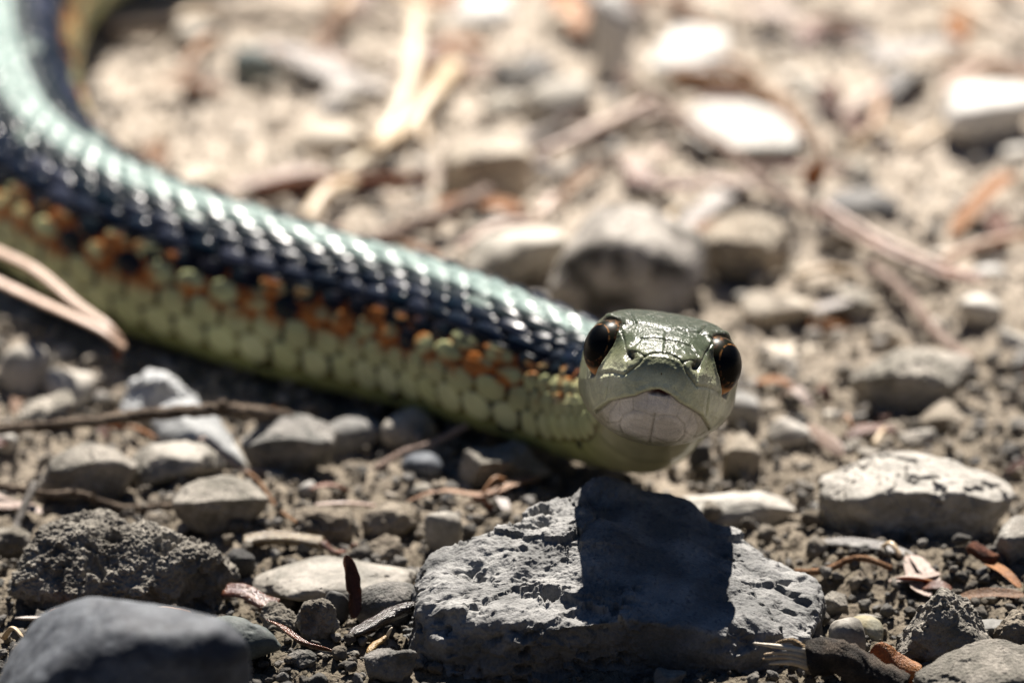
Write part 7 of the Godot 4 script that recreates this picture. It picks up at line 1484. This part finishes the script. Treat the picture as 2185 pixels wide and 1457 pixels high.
	strip("leaf_scrap", "long dark red leaf further right of the white far stone", "leaf", "leaf", [Vector3(32.0, 0.6, -138.8), Vector3(33.6, 1.6, -135.4), Vector3(35.2, 0.7, -132.6)], 1.20, 1.08, 0.16, 0.3, 16.0, 0.6, 0.2, 0.12, 502, Color(0.130, 0.040, 0.020), Color(0.260, 0.100, 0.050), "loose plant litter on the dirt")
	strip("bark_flake", "longish pinkish bark flake further right of the big ridged rock", "bark flake", "flake", [Vector3(37.2, 0.5, -15.8), Vector3(34.9, 1.5, -15.1), Vector3(32.6, 0.6, -15.1)], 0.59, 0.54, 0.25, 0.15, -4.0, 0.6, 0.2, 0.12, 503, Color(0.440, 0.310, 0.245), Color(0.600, 0.460, 0.385), "loose plant litter on the dirt")
	strip("leaf_scrap", "long orange leaf further in front of the far small white stone", "leaf", "leaf", [Vector3(-9.0, 0.6, -160.4), Vector3(-5.6, 1.6, -159.9), Vector3(-2.3, 0.7, -160.0)], 1.20, 1.08, 0.16, 0.3, 2.0, 0.6, 0.2, 0.12, 504, Color(0.460, 0.160, 0.035), Color(0.640, 0.270, 0.070), "loose plant litter on the dirt")
	strip("bark_flake", "longish pinkish bark flake further behind the lilac grey stone", "bark flake", "flake", [Vector3(6.5, 0.6, -108.1), Vector3(8.8, 1.5, -106.3), Vector3(11.0, 0.7, -105.0)], 1.27, 1.15, 0.25, 0.15, 20.0, 0.6, 0.2, 0.12, 505, Color(0.440, 0.310, 0.245), Color(0.600, 0.460, 0.385), "loose plant litter on the dirt")
	strip("bark_flake", "long dark red bark flake further behind the far white slab", "bark flake", "flake", [Vector3(6.5, 0.5, -170.3), Vector3(9.8, 1.5, -169.5), Vector3(13.2, 0.6, -169.4)], 1.27, 1.15, 0.25, 0.15, 8.0, 0.6, 0.2, 0.12, 506, Color(0.130, 0.040, 0.020), Color(0.260, 0.100, 0.050), "loose plant litter on the dirt")
	strip("straw", "long tan straw further left of the far black stone", "straw", "straw", [Vector3(15.7, 0.3, -115.6), Vector3(14.1, 1.0, -110.7), Vector3(12.6, 0.4, -106.5)], 0.60, 0.54, 0.6, 0, 20.0, 0, 0.2, 0.12, 507, Color(0.440, 0.310, 0.180), Color(0.600, 0.470, 0.310), "loose plant litter on the dirt")
	strip("leaf_scrap", "long orange-brown leaf further right of the square stone", "leaf", "leaf", [Vector3(10.3, 0.3, -126.8), Vector3(7.5, 1.1, -122.7), Vector3(4.8, 0.4, -119.1)], 1.20, 1.08, 0.16, 0.3, 20.0, 0.6, 0.2, 0.12, 508, Color(0.300, 0.145, 0.065), Color(0.450, 0.250, 0.130), "loose plant litter on the dirt")
	strip("leaf_scrap", "longish orange leaf further left of the domed pebble", "leaf", "leaf", [Vector3(-20.5, 0.5, -58.8), Vector3(-21.2, 1.4, -56.0), Vector3(-21.8, 0.6, -53.7)], 0.56, 0.50, 0.16, 0.3, -11.0, 0.6, 0.2, 0.12, 509, Color(0.460, 0.160, 0.035), Color(0.640, 0.270, 0.070), "loose plant litter on the dirt")
	strip("leaf_scrap", "long orange-brown leaf further behind the round tan stone", "leaf", "leaf", [Vector3(20.6, 0.3, -110.7), Vector3(16.2, 1.0, -106.0), Vector3(11.8, 0.4, -101.8)], 1.20, 1.08, 0.16, 0.3, -17.0, 0.6, 0.2, 0.12, 510, Color(0.300, 0.145, 0.065), Color(0.450, 0.250, 0.130), "loose plant litter on the dirt")
	strip("straw", "longish pinkish straw just behind the far white stone", "straw", "straw", [Vector3(49.3, 0.3, -145.4), Vector3(46.1, 1.1, -144.7), Vector3(42.8, 0.4, -144.6)], 0.60, 0.54, 0.6, 0, 25.0, 0, 0.2, 0.12, 511, Color(0.440, 0.310, 0.245), Color(0.600, 0.460, 0.385), "loose plant litter on the dirt")
	strip("leaf_scrap", "short orange leaf further in front of the mottled boulder", "leaf", "leaf", [Vector3(7.4, 0.6, -71.6), Vector3(7.7, 1.7, -69.1), Vector3(8.1, 0.8, -67.3)], 0.56, 0.50, 0.16, 0.3, -21.0, 0.6, 0.2, 0.12, 512, Color(0.460, 0.160, 0.035), Color(0.640, 0.270, 0.070), "loose plant litter on the dirt")
	strip("needle", "long orange-brown needle further left of the far white stone", "needle", "straw", [Vector3(36.3, 0.5, -146.5), Vector3(35.5, 1.3, -140.5), Vector3(34.7, 0.5, -135.1)], 0.42, 0.38, 0.8, 0, -15.0, 0, 0.2, 0.12, 513, Color(0.300, 0.145, 0.065), Color(0.450, 0.250, 0.130), "loose plant litter on the dirt")
	strip("bark_flake", "longish grey bark flake further right of the greenish far stone", "bark flake", "flake", [Vector3(-20.9, 0.6, -154.4), Vector3(-18.6, 1.7, -152.4), Vector3(-16.2, 0.8, -150.9)], 1.27, 1.15, 0.25, 0.15, -3.0, 0.6, 0.2, 0.12, 514, Color(0.150, 0.135, 0.120), Color(0.300, 0.275, 0.250), "loose plant litter on the dirt")
	strip("leaf_scrap", "long dark red leaf further left of the far small white stone", "leaf", "leaf", [Vector3(-18.6, 0.4, -177.7), Vector3(-15.0, 1.2, -176.0), Vector3(-11.4, 0.5, -174.9)], 1.20, 1.08, 0.16, 0.3, 3.0, 0.6, 0.2, 0.12, 515, Color(0.130, 0.040, 0.020), Color(0.260, 0.100, 0.050), "loose plant litter on the dirt")
	strip("bark_flake", "long pale lilac bark flake further right of the greenish far stone", "bark flake", "flake", [Vector3(-15.4, 0.4, -152.7), Vector3(-16.6, 1.3, -147.2), Vector3(-17.8, 0.5, -142.3)], 1.27, 1.15, 0.25, 0.15, 10.0, 0.6, 0.2, 0.12, 516, Color(0.480, 0.420, 0.370), Color(0.620, 0.560, 0.520), "loose plant litter on the dirt")
	strip("straw", "long pinkish straw just behind the grey far lump", "straw", "straw", [Vector3(0.8, 0.4, -157.9), Vector3(1.0, 1.1, -151.8), Vector3(1.3, 0.4, -146.4)], 0.60, 0.54, 0.6, 0, 29.0, 0, 0.2, 0.12, 517, Color(0.440, 0.310, 0.245), Color(0.600, 0.460, 0.385), "loose plant litter on the dirt")
	strip("leaf_scrap", "long dark red leaf close left of the round tan stone", "leaf", "leaf", [Vector3(18.7, 0.3, -102.9), Vector3(15.9, 1.1, -97.2), Vector3(13.1, 0.4, -92.0)], 1.20, 1.08, 0.16, 0.3, 28.0, 0.6, 0.2, 0.12, 518, Color(0.130, 0.040, 0.020), Color(0.260, 0.100, 0.050), "loose plant litter on the dirt")
	strip("bark_flake", "long grey bark flake further left of the mottled boulder", "bark flake", "flake", [Vector3(-1.6, 0.5, -84.3), Vector3(-5.7, 1.4, -79.7), Vector3(-9.7, 0.6, -75.6)], 1.27, 1.15, 0.25, 0.15, -17.0, 0.6, 0.2, 0.12, 519, Color(0.150, 0.135, 0.120), Color(0.300, 0.275, 0.250), "loose plant litter on the dirt")
	strip("needle", "short orange-brown needle just right of the low dusty stone", "needle", "straw", [Vector3(29.5, 0.6, -54.0), Vector3(30.0, 1.5, -52.2), Vector3(30.5, 0.7, -50.9)], 0.20, 0.18, 0.8, 0, -7.0, 0, 0.2, 0.12, 520, Color(0.300, 0.145, 0.065), Color(0.450, 0.250, 0.130), "loose plant litter on the dirt")
	strip("bark_flake", "long grey bark flake just in front of the far white slab", "bark flake", "flake", [Vector3(15.5, 0.6, -154.8), Vector3(18.6, 1.6, -153.1), Vector3(21.7, 0.7, -152.0)], 1.27, 1.15, 0.25, 0.15, 13.0, 0.6, 0.2, 0.12, 521, Color(0.150, 0.135, 0.120), Color(0.300, 0.275, 0.250), "loose plant litter on the dirt")
	strip("leaf_scrap", "longish orange-brown leaf further behind the near right grey chip", "leaf", "leaf", [Vector3(38.5, 0.3, -11.3), Vector3(41.4, 1.0, -10.8), Vector3(44.3, 0.4, -10.8)], 0.56, 0.50, 0.16, 0.3, 28.0, 0.6, 0.2, 0.12, 522, Color(0.300, 0.145, 0.065), Color(0.450, 0.250, 0.130), "loose plant litter on the dirt")
	strip("leaf_scrap", "short orange leaf further in front of the buried pale stone", "leaf", "leaf", [Vector3(21.9, 0.5, -66.5), Vector3(23.7, 1.3, -65.6), Vector3(25.5, 0.6, -65.2)], 0.56, 0.50, 0.16, 0.3, 12.0, 0.6, 0.2, 0.12, 523, Color(0.460, 0.160, 0.035), Color(0.640, 0.270, 0.070), "loose plant litter on the dirt")
	strip("bark_flake", "longish pale lilac bark flake just behind the square stone", "bark flake", "flake", [Vector3(0.0, 0.6, -126.3), Vector3(2.3, 1.6, -125.0), Vector3(4.6, 0.7, -124.3)], 1.27, 1.15, 0.25, 0.15, -15.0, 0.6, 0.2, 0.12, 524, Color(0.480, 0.420, 0.370), Color(0.620, 0.560, 0.520), "loose plant litter on the dirt")
	strip("leaf_scrap", "long orange leaf further right of the far white slab", "leaf", "leaf", [Vector3(44.0, 0.4, -171.2), Vector3(44.2, 1.2, -166.2), Vector3(44.3, 0.5, -161.8)], 1.20, 1.08, 0.16, 0.3, 25.0, 0.6, 0.2, 0.12, 525, Color(0.460, 0.160, 0.035), Color(0.640, 0.270, 0.070), "loose plant litter on the dirt")
	strip("needle", "long orange-brown needle further behind the far white slab", "needle", "straw", [Vector3(12.4, 0.6, -174.1), Vector3(15.8, 1.5, -172.7), Vector3(19.2, 0.7, -171.8)], 0.42, 0.38, 0.8, 0, -29.0, 0, 0.2, 0.12, 526, Color(0.300, 0.145, 0.065), Color(0.450, 0.250, 0.130), "loose plant litter on the dirt")
	strip("leaf_scrap", "long orange-brown leaf further behind the tan far chip", "leaf", "leaf", [Vector3(-35.0, 0.6, -134.1), Vector3(-34.2, 1.7, -128.8), Vector3(-33.4, 0.8, -124.1)], 1.20, 1.08, 0.16, 0.3, 18.0, 0.6, 0.2, 0.12, 527, Color(0.300, 0.145, 0.065), Color(0.450, 0.250, 0.130), "loose plant litter on the dirt")
	strip("leaf_scrap", "longish orange leaf just left of the white slab", "leaf", "leaf", [Vector3(-36.3, 0.4, -51.7), Vector3(-34.0, 1.1, -50.0), Vector3(-31.7, 0.4, -48.9)], 0.56, 0.50, 0.16, 0.3, -21.0, 0.6, 0.2, 0.12, 528, Color(0.460, 0.160, 0.035), Color(0.640, 0.270, 0.070), "loose plant litter on the dirt")
	strip("needle", "long brown needle further left of the far small white stone", "needle", "straw", [Vector3(-15.4, 0.4, -170.0), Vector3(-11.6, 1.2, -166.8), Vector3(-7.8, 0.5, -164.2)], 0.42, 0.38, 0.8, 0, -1.0, 0, 0.2, 0.12, 529, Color(0.130, 0.090, 0.060), Color(0.340, 0.260, 0.190), "loose plant litter on the dirt")
	strip("needle", "longish pinkish needle further behind the square stone", "needle", "straw", [Vector3(-2.8, 0.4, -126.9), Vector3(-0.4, 1.2, -125.7), Vector3(2.0, 0.5, -125.1)], 0.42, 0.38, 0.8, 0, 7.0, 0, 0.2, 0.12, 530, Color(0.440, 0.310, 0.245), Color(0.600, 0.460, 0.385), "loose plant litter on the dirt")
	strip("leaf_scrap", "short dark red leaf further in front of the faceted stone", "leaf", "leaf", [Vector3(-1.7, 0.4, -32.7), Vector3(-2.9, 1.2, -32.3), Vector3(-4.2, 0.5, -32.4)], 0.56, 0.50, 0.16, 0.3, 20.0, 0.6, 0.2, 0.12, 531, Color(0.130, 0.040, 0.020), Color(0.260, 0.100, 0.050), "loose plant litter on the dirt")
	strip("bark_flake", "longish dark red bark flake further in front of the greenish far stone", "bark flake", "flake", [Vector3(-30.3, 0.3, -149.3), Vector3(-30.8, 1.0, -146.4), Vector3(-31.3, 0.4, -144.1)], 1.27, 1.15, 0.25, 0.15, 23.0, 0.6, 0.2, 0.12, 532, Color(0.130, 0.040, 0.020), Color(0.260, 0.100, 0.050), "loose plant litter on the dirt")
	strip("bark_flake", "short grey bark flake further behind the bluish blurred stone", "bark flake", "flake", [Vector3(-42.9, 0.5, 5.6), Vector3(-42.2, 1.4, 7.1), Vector3(-41.4, 0.6, 7.9)], 0.59, 0.54, 0.25, 0.15, 9.0, 0.6, 0.2, 0.12, 533, Color(0.150, 0.135, 0.120), Color(0.300, 0.275, 0.250), "loose plant litter on the dirt")
	strip("bark_flake", "long grey bark flake further right of the far white slab", "bark flake", "flake", [Vector3(30.2, 0.3, -162.8), Vector3(34.6, 1.1, -159.7), Vector3(39.0, 0.4, -157.2)], 1.27, 1.15, 0.25, 0.15, 2.0, 0.6, 0.2, 0.12, 534, Color(0.150, 0.135, 0.120), Color(0.300, 0.275, 0.250), "loose plant litter on the dirt")
	strip("needle", "long orange-brown needle further behind the greenish far stone", "needle", "straw", [Vector3(-29.0, 0.5, -161.7), Vector3(-30.6, 1.3, -157.0), Vector3(-32.2, 0.6, -152.8)], 0.42, 0.38, 0.8, 0, -23.0, 0, 0.2, 0.12, 535, Color(0.300, 0.145, 0.065), Color(0.450, 0.250, 0.130), "loose plant litter on the dirt")
	strip("leaf_scrap", "long orange leaf further behind the far white stone", "leaf", "leaf", [Vector3(44.4, 0.4, -177.7), Vector3(50.2, 1.2, -177.0), Vector3(56.0, 0.5, -177.0)], 1.20, 1.08, 0.16, 0.3, 11.0, 0.6, 0.2, 0.12, 536, Color(0.460, 0.160, 0.035), Color(0.640, 0.270, 0.070), "loose plant litter on the dirt")
	strip("leaf_scrap", "long orange leaf just in front of the square stone", "leaf", "leaf", [Vector3(-7.2, 0.5, -113.2), Vector3(-3.0, 1.3, -111.4), Vector3(1.2, 0.6, -110.3)], 1.20, 1.08, 0.16, 0.3, 7.0, 0.6, 0.2, 0.12, 537, Color(0.460, 0.160, 0.035), Color(0.640, 0.270, 0.070), "loose plant litter on the dirt")
	strip("bark_flake", "long pinkish bark flake further right of the far white slab", "bark flake", "flake", [Vector3(22.0, 0.5, -171.7), Vector3(25.7, 1.4, -169.7), Vector3(29.4, 0.6, -168.3)], 1.27, 1.15, 0.25, 0.15, 11.0, 0.6, 0.2, 0.12, 538, Color(0.440, 0.310, 0.245), Color(0.600, 0.460, 0.385), "loose plant litter on the dirt")
	strip("leaf_scrap", "longish orange-brown leaf just in front of the rough brown boulder", "leaf", "leaf", [Vector3(-41.4, 0.6, -6.8), Vector3(-38.8, 1.5, -5.0), Vector3(-36.2, 0.7, -3.8)], 0.56, 0.50, 0.16, 0.3, -8.0, 0.6, 0.2, 0.12, 539, Color(0.300, 0.145, 0.065), Color(0.450, 0.250, 0.130), "loose plant litter on the dirt")
	strip("leaf_scrap", "long dark red leaf further in front of the tan far chip", "leaf", "leaf", [Vector3(-38.3, 0.6, -113.8), Vector3(-32.6, 1.6, -111.5), Vector3(-27.0, 0.7, -109.7)], 1.20, 1.08, 0.16, 0.3, -23.0, 0.6, 0.2, 0.12, 540, Color(0.130, 0.040, 0.020), Color(0.260, 0.100, 0.050), "loose plant litter on the dirt")
	strip("bark_flake", "longish pinkish bark flake further right of the slate pebble", "bark flake", "flake", [Vector3(23.8, 0.5, -61.7), Vector3(25.5, 1.4, -59.3), Vector3(27.1, 0.6, -57.5)], 0.59, 0.54, 0.25, 0.15, 19.0, 0.6, 0.2, 0.12, 541, Color(0.440, 0.310, 0.245), Color(0.600, 0.460, 0.385), "loose plant litter on the dirt")
	strip("leaf_scrap", "longish dark red leaf further behind the far white stone", "leaf", "leaf", [Vector3(54.7, 0.4, -156.6), Vector3(52.0, 1.2, -155.5), Vector3(49.2, 0.5, -155.1)], 1.20, 1.08, 0.16, 0.3, -16.0, 0.6, 0.2, 0.12, 542, Color(0.130, 0.040, 0.020), Color(0.260, 0.100, 0.050), "loose plant litter on the dirt")
	strip("leaf_scrap", "longish orange-brown leaf further right of the far white slab", "leaf", "leaf", [Vector3(29.8, 0.4, -167.4), Vector3(32.2, 1.3, -166.4), Vector3(34.5, 0.5, -165.9)], 1.20, 1.08, 0.16, 0.3, -11.0, 0.6, 0.2, 0.12, 543, Color(0.300, 0.145, 0.065), Color(0.450, 0.250, 0.130), "loose plant litter on the dirt")
	strip("leaf_scrap", "long orange leaf further behind the round tan stone", "leaf", "leaf", [Vector3(24.5, 0.6, -109.4), Vector3(20.0, 1.6, -105.8), Vector3(15.5, 0.7, -102.8)], 1.20, 1.08, 0.16, 0.3, -11.0, 0.6, 0.2, 0.12, 544, Color(0.460, 0.160, 0.035), Color(0.640, 0.270, 0.070), "loose plant litter on the dirt")
	strip("leaf_scrap", "longish dark red leaf further behind the big pale stone", "leaf", "leaf", [Vector3(49.0, 0.5, -44.7), Vector3(46.4, 1.4, -43.5), Vector3(43.8, 0.6, -42.9)], 0.56, 0.50, 0.16, 0.3, -29.0, 0.6, 0.2, 0.12, 545, Color(0.130, 0.040, 0.020), Color(0.260, 0.100, 0.050), "loose plant litter on the dirt")
	strip("straw", "long tan straw further behind the greenish far stone", "straw", "straw", [Vector3(-29.6, 0.6, -171.2), Vector3(-31.8, 1.6, -167.5), Vector3(-34.0, 0.7, -164.4)], 0.60, 0.54, 0.6, 0, 7.0, 0, 0.2, 0.12, 546, Color(0.440, 0.310, 0.180), Color(0.600, 0.470, 0.310), "loose plant litter on the dirt")
